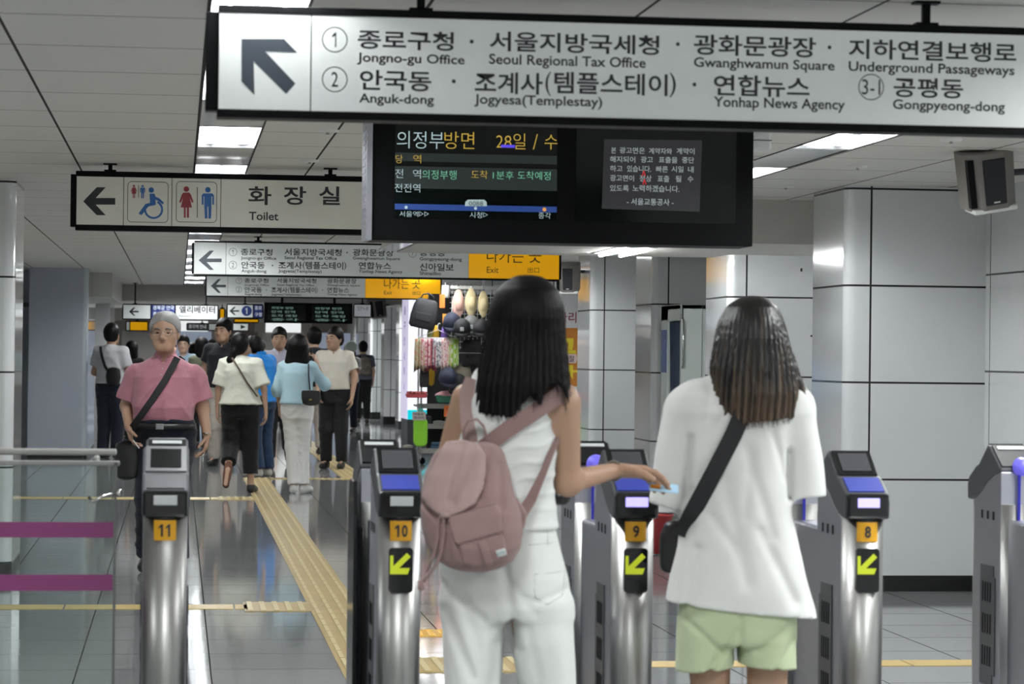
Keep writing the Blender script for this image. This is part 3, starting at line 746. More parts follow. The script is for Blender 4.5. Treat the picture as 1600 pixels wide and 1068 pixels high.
scr(GY, [('방면', 305, 430, 42, 114, 0), ('28일', 521, 643, 48, 114, 0), ('/', 674, 694, 52, 116, 0), ('수', 722, 776, 54, 116, 0), ('당', 102, 131, 138, 173, 0), ('역', 175, 208, 138, 173, 0), ('도착', 417, 485, 203, 238, 0)], sc1)
scr(GG, [('의정부행', 213, 355, 202, 240, 0), ('1분후', 507, 593, 206, 240, 0), ('도착예정', 610, 747, 207, 242, 0)], sc1)
g = MB(); a_, c_ = cp(98, 348), cp(772, 372); px_box(g, a_[0], c_[0], a_[1], c_[1], YD, .004); g.build('route_line', GB, sc1)
g = MB()
for cx_, cy_ in ((145, 357), (434, 361)):
    p = Yp(*cp(cx_, cy_), YS); put_disc(g, p[0], p[2], .007, YS - .006)
g.build('station_dot', GW, sc1)
g = MB(); p = Yp(*cp(721, 366), YS); put_disc(g, p[0], p[2], .009, YS - .006); g.build('station_dot', glow('orange_dot', (.9, .4, .1), .9), sc1)
g = MB(); put_poly(g, PX([cp(*q_) for q_ in [(390, 352), (392, 334), (402, 325), (470, 325), (480, 334), (482, 352)]], YS), YS - .005); tr_ = g.build('train_icon', glow('train_icon_white', (.55, .7, .72), .7), sc1)
g = MB(); p0, p1 = cp(407, 332), cp(466, 350); T4(g, YS - .006, '0088', p0[0], p1[0], p0[1], p1[1], 0); g.build('train_number', M_INK, tr_)
g = MB(); p0, p1 = cp(540, 97), cp(598, 109); px_box(g, p0[0], p1[0], p0[1], p1[1], YD, .008); g.build('blue_glint', glow('blue_glint', (.12, .08, .9), 1.0), sc1)
g = MB(); pts_ = [cp(*q_) for q_ in ((970, 73), (1378, 78), (1368, 375), (960, 362))]; put_poly(g, PX(pts_, YS), YS - .002); nt_ = g.build('notice_window', glow('notice_grey', (.05, .05, .055), .45), sc2)
g = MB()
for s, xa, xb, ya_, yb_ in (('본', 1000, 1020, 107, 132), ('광고면은', 1035, 1140, 107, 133), ('계약자와', 1157, 1253, 110, 135), ('계약이', 1272, 1347, 110, 136),
    ('해지되어', 995, 1100, 144, 170), ('광고', 1123, 1174, 145, 171), ('표출을', 1198, 1276, 146, 172), ('중단', 1295, 1345, 147, 173),
    ('하고', 995, 1047, 182, 208), ('있습니다.', 1066, 1166, 183, 210), ('빠른', 1187, 1236, 185, 211), ('시일', 1251, 1301, 185, 211), ('내', 1320, 1343, 186, 212),
    ('광고면이', 995, 1095, 222, 248), ('정상', 1118, 1168, 223, 250), ('표출', 1193, 1242, 224, 251), ('될', 1268, 1292, 225, 251), ('수', 1318, 1342, 226, 252),
    ('있도록', 995, 1073, 264, 290), ('노력하겠습니다.', 1089, 1284, 265, 293), ('- 서울교통공사 -', 1065, 1260, 320, 348)):
    p0, p1 = cp(xa, ya_), cp(xb, yb_); T4(g, YS - .004, s, p0[0], p1[0], p0[1], p1[1], .01)
g.build('notice_lettering', glow('notice_text', (.55, .62, .64), .6), sc2)
g = MB(); 
for (x_, y_) in ((1136, 215), (1139, 250)):
    p0, p1 = cp(x_ - 9, y_ - 12), cp(x_ + 8, y_ + 12); T4(g, YS - .005, '^', p0[0], p1[0], p0[1], p1[1], .01)
g.build('red_glint', glow('red_glint', (.8, .03, .04), .8), sc2)

# --- speakers on the wall
def speaker(label, c, w, h, rz, tilt, wall_x, big=True):
    root = thing('wall_speaker', label, 'speaker', c)
    inner = Matrix.Rotation(R(-10) if w > .26 else 0, 4, 'Y') @ Matrix.Rotation(rz, 4, 'Z') @ Matrix.Rotation(tilt, 4, 'X')
    b = MB(); d = .75 * w
    # tapering cabinet, chamfered on both sides of its front
    def ring(z, s): return [(-w / 2 * s, d / 2, z), (-w / 2 * s, -d * .2 * s, z), (-w * .27 * s, -d / 2 * s, z), (w * .27 * s, -d / 2 * s, z), (w / 2 * s, -d * .2 * s, z), (w / 2 * s, d / 2, z)]
    r0, r1 = ring(-h / 2, .93), ring(h / 2, 1.0)
    b.add(r0 + r1, [tuple(range(6))[::-1], tuple(range(6, 12))] + [(i, (i + 1) % 6, (i + 1) % 6 + 6, i + 6) for i in range(6)], T=inner)
    b.build('cabinet', mat('grey_brown_speaker_case', (.20, .185, .17), .45), root, bevel=w * .05)
    g = MB(); g.prism([(-w * .20, -h * .40), (w * .20, -h * .40), (w * .22, h * .36), (-w * .22, h * .36)], -d / 2 - .006, -d / 2 + .01, T=inner); g.build('grille', mat('black_speaker_grille', (.012, .013, .018), .6, bump=.5, bscale=400), root, bevel=.004)
    g = MB(); g.prism([(-d * .42, -h * .42), (-d * .24, -h * .42), (-d * .2, h * .38), (-d * .4, h * .38)], -w * .475, -w * .36, axis='x', T=inner @ Matrix.Rotation(0, 4, 'Z')); g.build('side_port', M_BLACK, root)
    g = MB(); g.box(-w * .06, w * .06, -d / 2 - .009, -d / 2 - .005, -h * .37, -h * .345, T=inner); g.build('badge', M_WHITE, root)
    g = MB(); g.box(-w * .42, w * .42, -d * .44, d * .3, -h * .54, -h * .46, T=inner); g.build('base_trim', M_WHITE, root, bevel=.006)
    g = MB(); dx = wall_x - c[0]
    g.tube([(w * .2, d * .3, h * .1), (dx * .7, d * .5, h * .22), (dx, d * .5, h * .22)], .018, 10); g.box(dx - .015, dx, d * .1, d * .9, -h * .45, h * .45); g.build('wall_bracket', M_DGREY, root)
    return root
p = Wd(1543, 278, 13.6)
speaker('large grey speaker with a black grille tilted on its bracket at the right edge', (p[0], p[1], p[2]), .285, .32, R(2), R(12), 5.16)
p = Wd(888, 433, 27.0)
speaker('smaller grey speaker behind the dark haired woman, right of the yellow exit sign', (p[0], p[1], p[2]), .25, .30, R(-14), R(12), 4.28)
p = Wd(590, 480, 44.0)
speaker('tiny far speaker beside the grey pillars past the shop', (p[0], p[1], p[2]), .3, .34, R(10), R(10), 3.9)
# ================================================================== TICKET GATES
M_PURP = mat('violet_reader_lamp', (.3, .3, .9), .4, emit=.7, ecol=(.42, .36, 1.0))
M_PURPD = mat('violet_round_lamp', (.10, .09, .5), .4, emit=.20, ecol=(.22, .18, 1.0))
M_LED = mat('blue_led_line', (.01, .01, .22), .4, emit=.06, ecol=(.03, .03, .9))
M_PAD = mat('blue_reader_pad', (.03, .045, .26), .3, emit=.06, ecol=(.08, .12, .9))
M_ARRL = mat('lime_led_arrow', (.32, .40, .015), .4, emit=.2, ecol=(.75, .85, .03))
M_SCRG = mat('grey_reader_screen', (.06, .06, .068), .18)
M_GBZ = mat('grey_bezel', (.11, .115, .12), .35)
M_BAR = mat('pale_bar', (.55, .57, .58), .4)
CURVE = [(.04, .985), (.10, .995), (.16, 1.02), (.22, 1.055), (.30, 1.085), (.375, 1.10)]
HW = .067
def gate_unit(root, T, near, lit, num, style):
    # body: half-round nose in brushed steel, flat sides
    plan = [(.0 + HW * math.sin(R(a)), HW - HW * math.cos(R(a))) for a in range(-90, 91, 10)]
    plan = [(x, y) for x, y in plan] + [(HW, .385), (-HW, .385)]
    b = MB(); b.prism(plan, 0, .985, axis='z', T=T, smooth=False)
    for i in range(len(b.sm)): b.sm[i] = len(b.f[i]) == 4
    o = b.build('post', M_STEEL, root)
    b = MB(); b.prism([(.07, .03)] + [(.385, .03)] + CURVE[::-1][:-1] + [(.07, .985)], -HW - .002, HW + .002, axis='x', T=T)
    sp_ = b.build('side_panel', M_STEELB, root, bevel=.003)
    b = MB()
    for sx in (-1, 1):
        for yy in (.17, .235, .30): b.box(sx * (HW + .001), sx * (HW + .004), yy - .009, yy + .009, .925, .955, T=T)
    b.build('sensor_window', M_BLACKG, sp_)
    b = MB()
    for sx in (-1, 1):
        P = [(.165, .33), (.30, .33), (.30, .37), (.33, .37), (.33, .72), (.31, .72), (.31, .76), (.165, .76)]
        if near: P = [(y, z - .0) for y, z in P]
        b.prism(P, sx * (HW + .001), sx * (HW + .006), axis='x', T=T)
        for r_ in range(3):
            for c_ in range(4): b.box(sx * (HW + .005), sx * (HW + .008), .195 + c_ * .028, .203 + c_ * .028, .40 + r_ * .115, .47 + r_ * .115, 1, T=T)
    b.build('vent_panel', [M_DGREY, M_BLACK], sp_)
    # reader head
    prof = [(.0, .985), (-.004, 1.04), (.012, 1.068), (.098, 1.112), (.125, 1.118), (.225, 1.19), (.25, 1.19), (.375, 1.115)] + CURVE[::-1]
    b = MB(); b.prism(prof, -HW - .005, HW + .005, axis='x', T=T)
    hd = b.build('reader_head', M_DGREY if style != 'grey' else M_MGREY, root, bevel=.008)
    b = MB()
    b.box(-HW - .002, HW + .002, -.010, .03, .985, 1.066, T=T); b.build('lamp_housing', M_BLACKG, hd, bevel=.010)
    b = MB(); b.box(-.036, .036, -.0125, -.009, 1.022, 1.052, T=T)
    b.build('lamp_window', M_PURP if lit else M_BAR, hd, bevel=.005)
    def slope(y0, z0, y1, z1, t0, t1, w, off, mt, nm, par):
        q = MB(); dy, dz = y1 - y0, z1 - z0; L_ = math.hypot(dy, dz); ny, nz = -dz / L_, dy / L_
        a = (y0 + dy * t0, z0 + dz * t0); c = (y0 + dy * t1, z0 + dz * t1)
        q.prism([(a[0], a[1]), (c[0], c[1]), (c[0] + ny * off, c[1] + nz * off), (a[0] + ny * off, a[1] + nz * off)], -w, w, axis='x', T=T)
        return q.build(nm, mt, par)
    slope(.012, 1.068, .098, 1.112, .05, .95, .058, .004, M_PAD if style != 'grey' else M_MGREY, 'card_pad', hd)
    if style != 'grey':
        q = MB(); q.box(-.012, .012, .04, .055, 1.092, 1.094, T=T); 
    bz = slope(.125, 1.118, .225, 1.19, -.02, 1.0, .063, .006, M_BLACKG if style != 'grey' else M_GBZ, 'screen_bezel', hd)
    slope(.125, 1.118, .225, 1.19, .12, .86, .048, .009, M_SCRG if style != 'grey' else M_BLACKG, 'screen', bz)
    bk = slope(.25, 1.19, .375, 1.115, .03, .97, .064, .005, mat('matt_black_panel', (.008, .008, .009), .55, spec=.15), 'back_panel', hd)
    slope(.25, 1.19, .375, 1.115, .12, .24, .050, .008, M_BAR, 'status_bar', bk)
    if near and num:
        b = MB(); n = 7
        V = []; 
        for k in range(n):
            x = -.034 + .068 * k / (n - 1); y = HW - math.sqrt(max(HW * HW - x * x, 0)) - .0025
            V += [(x, y, .913), (x, y, .975)]
        b.add(V, [(2 * k, 2 * k + 2, 2 * k + 3, 2 * k + 1) for k in range(n - 1)], 0, T=T); npl = b.build('number_plate', M_NUMY, root)
        b = MB(); put_digits(b, num, -.022 if len(num) > 1 else -.012, .022 if len(num) > 1 else .012, .925, .963, 0, .03)
        b.v = [tuple(T @ Vector((x_, HW - math.sqrt(max(HW * HW - x_ * x_, 0)) - .0040, z_))) for x_, z_ in [((T.inverted() @ Vector(v)).x if False else v[0], v[2]) for v in b.v]]
        b.build('numeral', M_INK, npl)
        if style != 'grey':
            b = MB(); P = rrect(-.038, .038, .752, .892, .012)
            b.prism(P, -.006, .03, T=T); ap = b.build('arrow_display', M_BLACKG, root)
            b = MB(); sc = .001
            A = [(-.034, .868), (-.024, .868), (-.024, .835), (.018, .876), (.030, .864), (-.006, .829), (.028, .829), (.021, .810), (-.034, .810)]
            put_poly(b, A, -.0075); b.v = [tuple(T @ Vector(v)) for v in b.v]; b.build('lit_arrow', M_ARRL, ap)
def gate(xc, num, lit, style, label):
    root = thing('ticket_gate', label, 'ticket gate', (xc, 7.95, 0), 0, 'row of ticket gates')
    T = Matrix.Identity(4)
    gate_unit(root, T, True, lit, num, style)
    T2 = Matrix.Translation((0, 1.20, 0)) @ Matrix.Rotation(math.pi, 4, 'Z')
    gate_unit(root, T2, False, lit, None, style)
    b = MB(); b.box(-.045, .045, .385, .815, 0, .93); b.build('middle_body', M_STEELB, root, bevel=.01)
    if lit:
        b = MB(); b.box(-.012, -.004, .800, .812, .05, 1.09); b.box(.0, .008, .38, .395, .05, .95); b.build('led_line', M_LED, root)
    b = MB(); b.lathe([(0, .034), (.012, .032), (.024, .024), (.032, .010), (.034, 0)], 16, (0, 0, 0)); b.v = [(v[0] + .004, .818 - v[2], 1.12 + v[1]) for v in b.v]
    b.build('round_lamp', M_PURPD if lit else M_MGREY, root)
    if style == 'flap':
        b = MB(); b.prism([(.72, .15), (1.02, .15), (1.02, .98), (.96, 1.06), (.80, 1.06), (.72, .95)], -.098, -.080, axis='x'); b.box(-.08, -.06, .8, .9, .3, .9); b.build('flap', M_BLACKG, root, bevel=.006)
    return root
for px, num, lit, st, lab in ((257, '11', False, 'grey', 'ticket gate numbered 11, leftmost, with a grey reader head and no arrow'),
        (626, '10', False, 'flap', 'ticket gate numbered 10 with an unlit window and lime arrow'),
        (993, '9', True, 'lit', 'ticket gate numbered 9 with a lit violet window under the reaching hand'),
        (1355, '8', True, 'lit', 'ticket gate numbered 8 with a lit violet window right of the white tee'),
        (1722, '7', True, 'lit', 'ticket gate cut off by the right edge, its vented steel side showing')):
    gate(Yp(px, 900, 7.95)[0], num, lit, st, lab)

# glass fence left of gate 11
YG = 8.3
def gx(px, py=760): return Yp(px, py, YG)[0]
def gz(px, py): return Yp(px, py, YG)[2]
root = thing('glass_barrier', 'clear glass barrier with two magenta stripes left of gate 11', 'barrier', (0, 0, 0))
xr = gx(182); xl = -1.25
b = MB(); b.box(xl, xr - .006, YG - .005, YG + .005, .06, gz(90, 722)); b.build('glass_panel', M_GLASS, root)
M_MAG = mat('magenta_film', (.25, .045, .17), .4)
for (a, c) in ((815, 839), (897, 922)):
    b = MB(); b.box(xl, gx(177, 830), YG - .0075, YG - .0055, gz(90, c), gz(90, a)); b.build('stripe', M_MAG, root)
b = MB(); b.box(xl, gx(187), YG - .012, YG + .012, gz(90, 727), gz(90, 719)); b.build('top_rail', mat('dull_rail', (.26, .26, .255), .4), root, bevel=.004)
b = MB(); b.box(xl, gx(180), YG + .10, YG + .16, gz(90, 713), gz(90, 703)); 
for xx in (xl + .1, gx(150)): b.box(xx - .008, xx + .008, YG, YG + .12, gz(90, 722), gz(90, 712))
b.build('hand_rail', mat('pale_rail', (.32, .32, .30), .35), root, bevel=.006)
b = MB(); b.box(xr - .007, xr + .001, YG - .012, YG + .012, 0, gz(182, 722)); b.build('edge_profile', mat('dull_edge_steel', (.16, .16, .16), .4, metal=.5), root)
b = MB(); b.tube([(gx(140), YG - .03, gz(140, 776)), (gx(147), YG - .05, gz(147, 782)), (gx(160), YG - .045, gz(160, 774)), (gx(182), YG - .02, gz(182, 771))], .006, 8); b.lathe([(0, .014), (.011, .008), (.013, 0), (.011, -.008), (0, -.014)], 12, (gx(187), YG - .02, gz(187, 769))); b.build('latch', M_STEEL2, root)
b = MB(); b.box(xl, xr, YG - .02, YG + .02, 0, .06); b.build('base_rail', M_STEEL, root)

# ================================================================== PHOTO BOOTH, BIN, POSTER, LIGHT BOX
M_BOOTH = mat('white_booth_panel', (.66, .72, .69), .35)
root = thing('photo_booth', 'white photo booth with a dark curtain between the two pillars', 'photo booth', (0, 0, 0))
bx0, by0, by1, bh = 4.20, 21.2, 22.1, 1.935
b = MB(); b.box(bx0, bx0 + .95, by0, by0 + .03, .05, bh); b.box(bx0, bx0 + .95, by1 - .03, by1, .05, bh); b.box(bx0, bx0 + .95, by0, by1, bh - .05, bh); b.box(bx0 + .9, bx0 + .95, by0, by1, .05, bh); b.box(bx0, bx0 + .03, by1 - .32, by1, .05, bh); b.box(bx0, bx0 + .95, by0, by1, 0, .08); b.box(bx0, bx0 + .03, by0, by1, bh - .14, bh)
b.build('cabinet', M_BOOTH, root, bevel=.01)
b = MB(); b.box(bx0 - .005, bx0, by0, by0 + .012, .05, bh); b.box(bx0 + .18, bx0 + .186, by0 - .004, by0, .05, bh); b.build('edge_trim', M_STEELB, root)
b = MB(); N_ = 40
V = []
for i in range(N_ + 1):
    t = i / N_
    for z, sp in ((bh - .15, 1), (1.3, .85), (.5, .7)):
        y = by0 + .05 + .50 * t * sp + (1 - sp) * .12; V.append((bx0 + .03 + .025 * math.sin(t * 38), y, z))
b.add(V, [(3 * i + k, 3 * i + 3 + k, 3 * i + 4 + k, 3 * i + 1 + k) for i in range(N_) for k in range(2)], smooth=True)
o = b.build('curtain', mat('slate_curtain', (.035, .05, .085), .8), root, fix=False); md = o.modifiers.new('solid', 'SOLIDIFY'); md.thickness = .004
b = MB(); b.box(bx0 - .004, bx0, by1 - .28, by1 - .05, 1.35, 1.72); b.build('poster_panel', mat('blue_booth_poster', (.12, .2, .5), .4, var=.6, vscale=20), root)
b = MB(); p0 = Yp(1108, 505, by0); put_text(b, '용', p0[0], p0[0] + .13, Yp(1108, 521, by0)[2], p0[2] , by0 - .002, .01); b.build('lettering', M_INK, root)
b = MB(); p0 = Yp(1110, 482, by0); b.box(p0[0], p0[0] + .08, by0 - .003, by0, p0[2] - .012, p0[2] + .002); b.build('yellow_tag', M_NUMY, root)
b = MB(); p0 = Yp(1075, 515, by0); b.tube([(bx0 + .012, by0 - .01, p0[2] + .1), (bx0 + .012, by0 - .05, p0[2] + .08), (bx0 + .012, by0 - .05, p0[2] - .3), (bx0 + .012, by0 - .01, p0[2] - .32)], .008, 8); b.build('handle', M_STEEL2, root)

p = Zp(1032, 867, 0)
t = thing('waste_bin', 'red waste bin seen between gate 9 and the white tee', 'bin', (p[0] - .02, p[1] + .08, 0))
b = MB(); b.lathe([(0, .01), (.085, .01), (.125, .29), (.130, .30), (.122, .30), (.118, .285), (.08, .03), (0, .03)], 28); b.build('bucket', mat('red_plastic', (.38, .03, .035), .4), t)
b = MB(); b.lathe([(.118, .290), (.134, .293), (.134, .305), (.120, .305)], 28); b.build('rim', mat('red_plastic_rim', (.5, .05, .05), .3), t)
p = Zp(1062, 850, 0)
t = thing('hand_trolley', 'low pale trolley with black wheels behind the red bin', 'trolley', (p[0] + .04, p[1] + .45, 0))
b = MB(); b.box(-.16, .30, -.2, .2, .235, .30); b.prism([(-.18, .30), (.28, .30), (.28, .33), (-.14, .38)], -.2, .2); b.build('deck', M_WHITE, t, bevel=.01)
b = MB()
for sx in (-.1, .22): b.box(sx - .012, sx + .012, -.16, .16, .07, .24)
b.build('frame', M_STEELB, t)
for sx in (-.1, .22):
    for sy in (-.15, .15):
        w_ = MB(); w_.lathe([(0, -.015), (.05, -.015), (.055, 0), (.05, .015), (0, .015)], 18); w_.v = [(v[0] + sx, v[2] + sy, v[1] + .056) for v in w_.v]; w_.build('wheel', M_BLACK, t)

# orange poster on the far pillar
YPp = 29.985
def pbox(b, a, c, d, e, y, off, th=.004, mi=0): px_box(b, a, c, d, e, y, off, mi, th)
t = thing('wall_poster', 'orange and white poster with yellow letters right of the dark haired woman', 'poster')
b = MB(); pbox(b, 850, 904, 480, 770, YPp, 0, .006); b.build('board', mat('white_poster_board', (.68, .69, .70), .35), t)
b = MB(); pbox(b, 852, 902, 512, 603, YPp, .006); b.build('orange_field', mat('orange_print', (.52, .19, .02), .35), t)
b = MB(); T4(b, YPp - .008, '다리.', 872, 906, 487, 504, .012); b.build('red_lettering', mat('maroon_print', (.25, .03, .05), .5), t)
b = MB(); T4(b, YPp - .012, '고', 862, 900, 528, 552, .05); T4(b, YPp - .012, '다', 862, 902, 570, 592, .05); b.build('yellow_lettering', mat('yellow_print', (.75, .62, .03), .5), t)
b = MB(); P_ = PX([(868, 553), (900, 553), (902, 560), (900, 567), (868, 567)], YPp); put_poly(b, P_, YPp - .012); lb = b.build('pill_label', mat('pale_print', (.7, .55, .55), .5), t)
b = MB(); T4(b, YPp - .0125, '관절', 879, 897, 555, 565, .01); b.build('label_lettering', M_INK, lb)

# light box
YL = 41.5
t = thing('light_box', 'glowing white advertising light box with a cyan foot', 'light box')
x0, x1 = Yp(638, 560, YL)[0], Yp(690, 560, YL)[0]; zt, zb, zf = Yp(650, 466, YL)[2], Yp(650, 655, YL)[2], Yp(650, 640, YL)[2]
ysd = x0 / ((Yp(627, 560, YL)[0]) / YL); 
b = MB(); b.box(x0, x1, YL, YL + 1.2, 0, zb); b.box(x0 + .005, x1, YL + .01, YL + 1.2, zb, zt + .03); b.build('cabinet', M_MGREY, t)
b = MB(); b.box(x0, x1 - .02, YL - .01, YL + .008, zf, zt); b.build('lit_panel', mat('light_box_white', (.9, .9, .95), .4, emit=.5, ecol=(.9, .92, 1)), t)
b = MB(); b.box(x0, x1 - .02, YL - .012, YL + .008, zb, zf); b.build('cyan_band', mat('light_box_cyan', (.0, .6, .7), .4, emit=.35, ecol=(0, .75, .85)), t)
b = MB(); b.box(x0 - .01, x0 + .004, YL, YL + 1.15, zb, zt); sd = b.build('side_panel', mat('light_box_lilac', (.7, .65, .85), .4, emit=.3, ecol=(.78, .72, .95)), t)
b = MB()
for k, (cx_, col_) in enumerate([('출', 0), ('구', 0), ('안', 0), ('내', 0), ('역', 0), ('사', 0)]):
    z = zt - .25 - k * .25; V_, F_ = text_geo(cx_, .02); 
    b.add([(x0 - .012, YL + .45 + .3 * (1 - v[0]), z + .16 * v[1]) for v in V_], F_)
b.build('lettering', mat('violet_print', (.45, .25, .5), .5), sd)

# ================================================================== SHOP
S0 = 34.5
def it(name, label, cat, px, py, zc=S0, group=None):
    p = Wd(px, py, zc); return thing(name, label, cat, tuple(p), -YAW, group)
SC = 4000 / S0
CM = {}
def cm(n, c, r=.8, **k): return mat('cloth_' + n, c, r, bump=.3, bscale=40, **k)
M_CB, M_CN, M_CG = cm('black', (.015, .015, .018)), cm('navy', (.02, .025, .05)), cm('grey', (.12, .12, .12))
M_CP, M_CBE, M_CG2 = cm('dusty_pink', (.58, .36, .30)), cm('straw', (.52, .43, .25)), cm('khaki', (.25, .22, .17))
# display rack: uprights, shelves, hanging grid
p = Wd(705, 716, S0); RX, RY = p[0], p[1]
t = thing('shop_rack', 'tall wheeled shop rack with a white hanging grid and loaded shelves', 'rack', (RX, RY + .15, 0))
b = MB()
for sx in (-.42, .62):
    for sy in (-.2, .25): b.tube([(sx, sy, .05), (sx, sy, 2.42 if sx > 0 else 1.95)], .014, 8)
b.build('upright', M_WHITE, t)
b = MB()
for k in range(12): b.tube([(-.02 + k * .058, -.2, 1.55), (-.02 + k * .058, -.2, 2.42)], .004, 6)
for k in range(13): b.tube([(-.05, -.2, 1.5 + k * .075), (.66, -.2, 1.5 + k * .075)], .004, 6)
b.box(-.05, .66, -.23, -.17, 2.36, 2.40); b.build('hanging_grid', M_WHITE, t)
for z_ in (.17, .50, .77):
    b = MB(); b.box(-.48, .64, -.24, .28, z_, z_ + .025); b.box(-.48, .64, -.25, -.24, z_ - .02, z_ + .045); b.build('shelf', mat('shop_shelf', (.3, .29, .27), .5), t)
b = MB(); b.box(-.3, .62, .22, .24, .2, 2.3); b.build('back_cloth', M_CB, t)
for sx in (-.4, .6):
    b = MB(); b.lathe([(0, -.015), (.045, -.012), (.045, .012), (0, .015)], 14); b.v = [(v[0] + sx, v[2] - .2, v[1] + .045) for v in b.v]; b.build('wheel', M_BLACK, t)
b = MB()
p = Wd(695, 456, S0); d_ = (p[0] - RX, p[1] - RY - .15, p[2])
b.lathe([(0, .09), (.05, .09), (.06, -.07), (.045, -.08), (0, -.06)], 16, (d_[0], d_[1] - .1, d_[2])); b.tube([(d_[0], d_[1] - .1, d_[2] + .08), (d_[0], -.2, d_[2] + .12)], .01, 8); b.build('spot_lamp', M_WHITE, t)

def bucket_hat(px, py, mt, lab, s=1.0):
    t = it('sun_hat', lab, 'hat', px, py, S0 - .25, 'hats hanging on the shop grid')
    b = MB(); b.lathe([(0, .20 * s), (.03 * s, .19 * s), (.07 * s, .10 * s), (.085 * s, 0), (.07 * s, -.10 * s), (.02, -.19 * s), (0, -.2 * s)], 20, sy=.35)
    b.build('brim', mt, t); c = MB(); c.lathe([(0, .08), (.04, .07), (.055, 0), (.04, -.08), (0, -.09)], 14, (.01, -.03, 0), sy=.5); c.build('crown', mt, t)
    g = MB(); g.tube([(0, 0, .18), (0, .02, .26)], .004, 6); g.build('hook', M_STEEL2, t)
bucket_hat(716, 475, M_CP, 'dusty pink sun hat hanging leftmost on the white shop grid')
bucket_hat(736, 473, M_CBE, 'straw coloured sun hat in the middle of the white shop grid')
bucket_hat(755, 475, M_CBE, 'straw coloured sun hat half hidden by the dark hair', .9)
CAPN = [0]
def cap(px, py, mt, lab, s=1.0, rot=0, g='caps hanging in the shop', patch=False):
    CAPN[0] += 1; t = it('baseball_cap', lab, 'cap', px, py, S0 - .28 - .13 * (CAPN[0] % 3), g)
    t.rotation_euler = (R(20), 0, -YAW + rot)
    b = MB(); b.lathe([(0, .10 * s), (.04 * s, .095 * s), (.085 * s, .05 * s), (.095 * s, -.03 * s), (.09 * s, -.035 * s), (0, .0)], 20); b.build('crown', mt, t)
    b = MB(); n = 10; V = []
    for k in range(n + 1):
        a = R(200 + 140 * k / n); V += [(.09 * s * math.cos(a), .09 * s * math.sin(a), -.03 * s), (.10 * s * math.cos(a), .09 * s * math.sin(a) - .075 * s * math.sin(R(180 * k / n)), -.05 * s), (.09 * s * math.cos(a), .09 * s * math.sin(a), -.036 * s)]
    b.add(V, [(3 * k + j, 3 * k + 3 + j, 3 * k + 4 + j, 3 * k + 1 + j) for k in range(n) for j in range(2)], smooth=True); b.build('visor', mt, t)
    if patch: q_ = MB(); q_.box(-.025, .025, -.1 * s, -.092 * s, 0, .05); q_.build('price_tag', M_BAR, t)
cap(706, 503, M_CN, 'navy cap hanging highest under the pink hat', 1.3)
cap(722, 512, M_CB, 'black cap with a pale tag below the pink hat', 1.25, patch=True)
cap(736, 508, M_CG, 'grey cap with a white price tag', 1.35, patch=True)
cap(752, 512, M_CB, 'black cap half behind the dark hair', 1.2)
cap(700, 590, M_CN, 'navy cap on the pile above the shop counter', 1.35, R(20), 'caps piled on the shop counter')
cap(722, 584, M_CG2, 'khaki cap on top of the counter pile', 1.4, R(-25), 'caps piled on the shop counter')
cap(716, 600, M_CB, 'black cap lowest on the counter pile', 1.4, R(-10), 'caps piled on the shop counter')
def soft_bag(px, py, w, h, mt, name, lab, cat='bag', pleats=5, zc=S0 - .35, tilt=0, strap=True):
    t = it(name, lab, cat, px, py, zc); t.rotation_euler = (0, R(tilt), -YAW)
    b = MB(); V = []; n = 24; rows = [(-.5, .80, .7), (-.42, .97, 1), (-.1, 1.0, 1.05), (.25, .92, .9), (.42, .8, .6), (.5, .6, .3)]
    for z, sx, sy in rows:
        for k in range(n):
            a = 2 * math.pi * k / n; c_, s_ = math.cos(a), math.sin(a)
            c2 = math.copysign(abs(c_) ** .6, c_); s2 = math.copysign(abs(s_) ** .6, s_)
            V.append((w / 2 * sx * c2, w * .22 * sy * s2 * (1 + .12 * math.sin(a * pleats * 2)), h * z))
    b.add(V, [(i * n + k, i * n + (k + 1) % n, (i + 1) * n + (k + 1) % n, (i + 1) * n + k) for i in range(5) for k in range(n)] + [tuple(range(n))[::-1], tuple(5 * n + k for k in range(n))], smooth=True)
    b.build('body', mt, t)
    if strap:
        q_ = MB(); q_.tube([(-w * .25, 0, h * .48), (-w * .2, 0, h * .62), (0, 0, h * .70), (w * .2, 0, h * .62), (w * .25, 0, h * .48)], .01, 8); q_.build('handle', mt, t)
    q_ = MB(); q_.box(-w * .3, w * .3, -w * .26, -w * .2, -h * .25, h * .02); q_.build('pocket', mt, t, bevel=.01)
    return t
soft_bag(663, 490, .36, .40, M_CB, 'hanging_bag', 'big black pleated bag hanging at the shop corner beside the light box', tilt=12)
soft_bag(737, 540, .27, .17, M_CB, 'hanging_bag', 'wide black waist bag hanging under the grey cap')
soft_bag(735, 565, .24, .14, M_CB, 'hanging_bag', 'lower black waist bag with a small label, under the other waist bag')
soft_bag(663, 586, .13, .32, M_CB, 'folded_umbrella_pouch', 'long black pouch hanging left of the yellow umbrella', 'pouch')
t = it('folding_umbrella', 'yellow folded umbrella hanging under the scarves', 'umbrella', 674, 585)
b = MB(); b.lathe([(0, .15), (.02, .15), (.035, .1), (.048, 0), (.04, -.12), (.01, -.15), (0, -.15)], 14); b.build('canopy', cm('mustard', (.55, .33, .02)), t)
b = MB(); b.tube([(0, 0, .15), (0, 0, .22)], .008, 8); b.build('handle', M_BLACK, t)
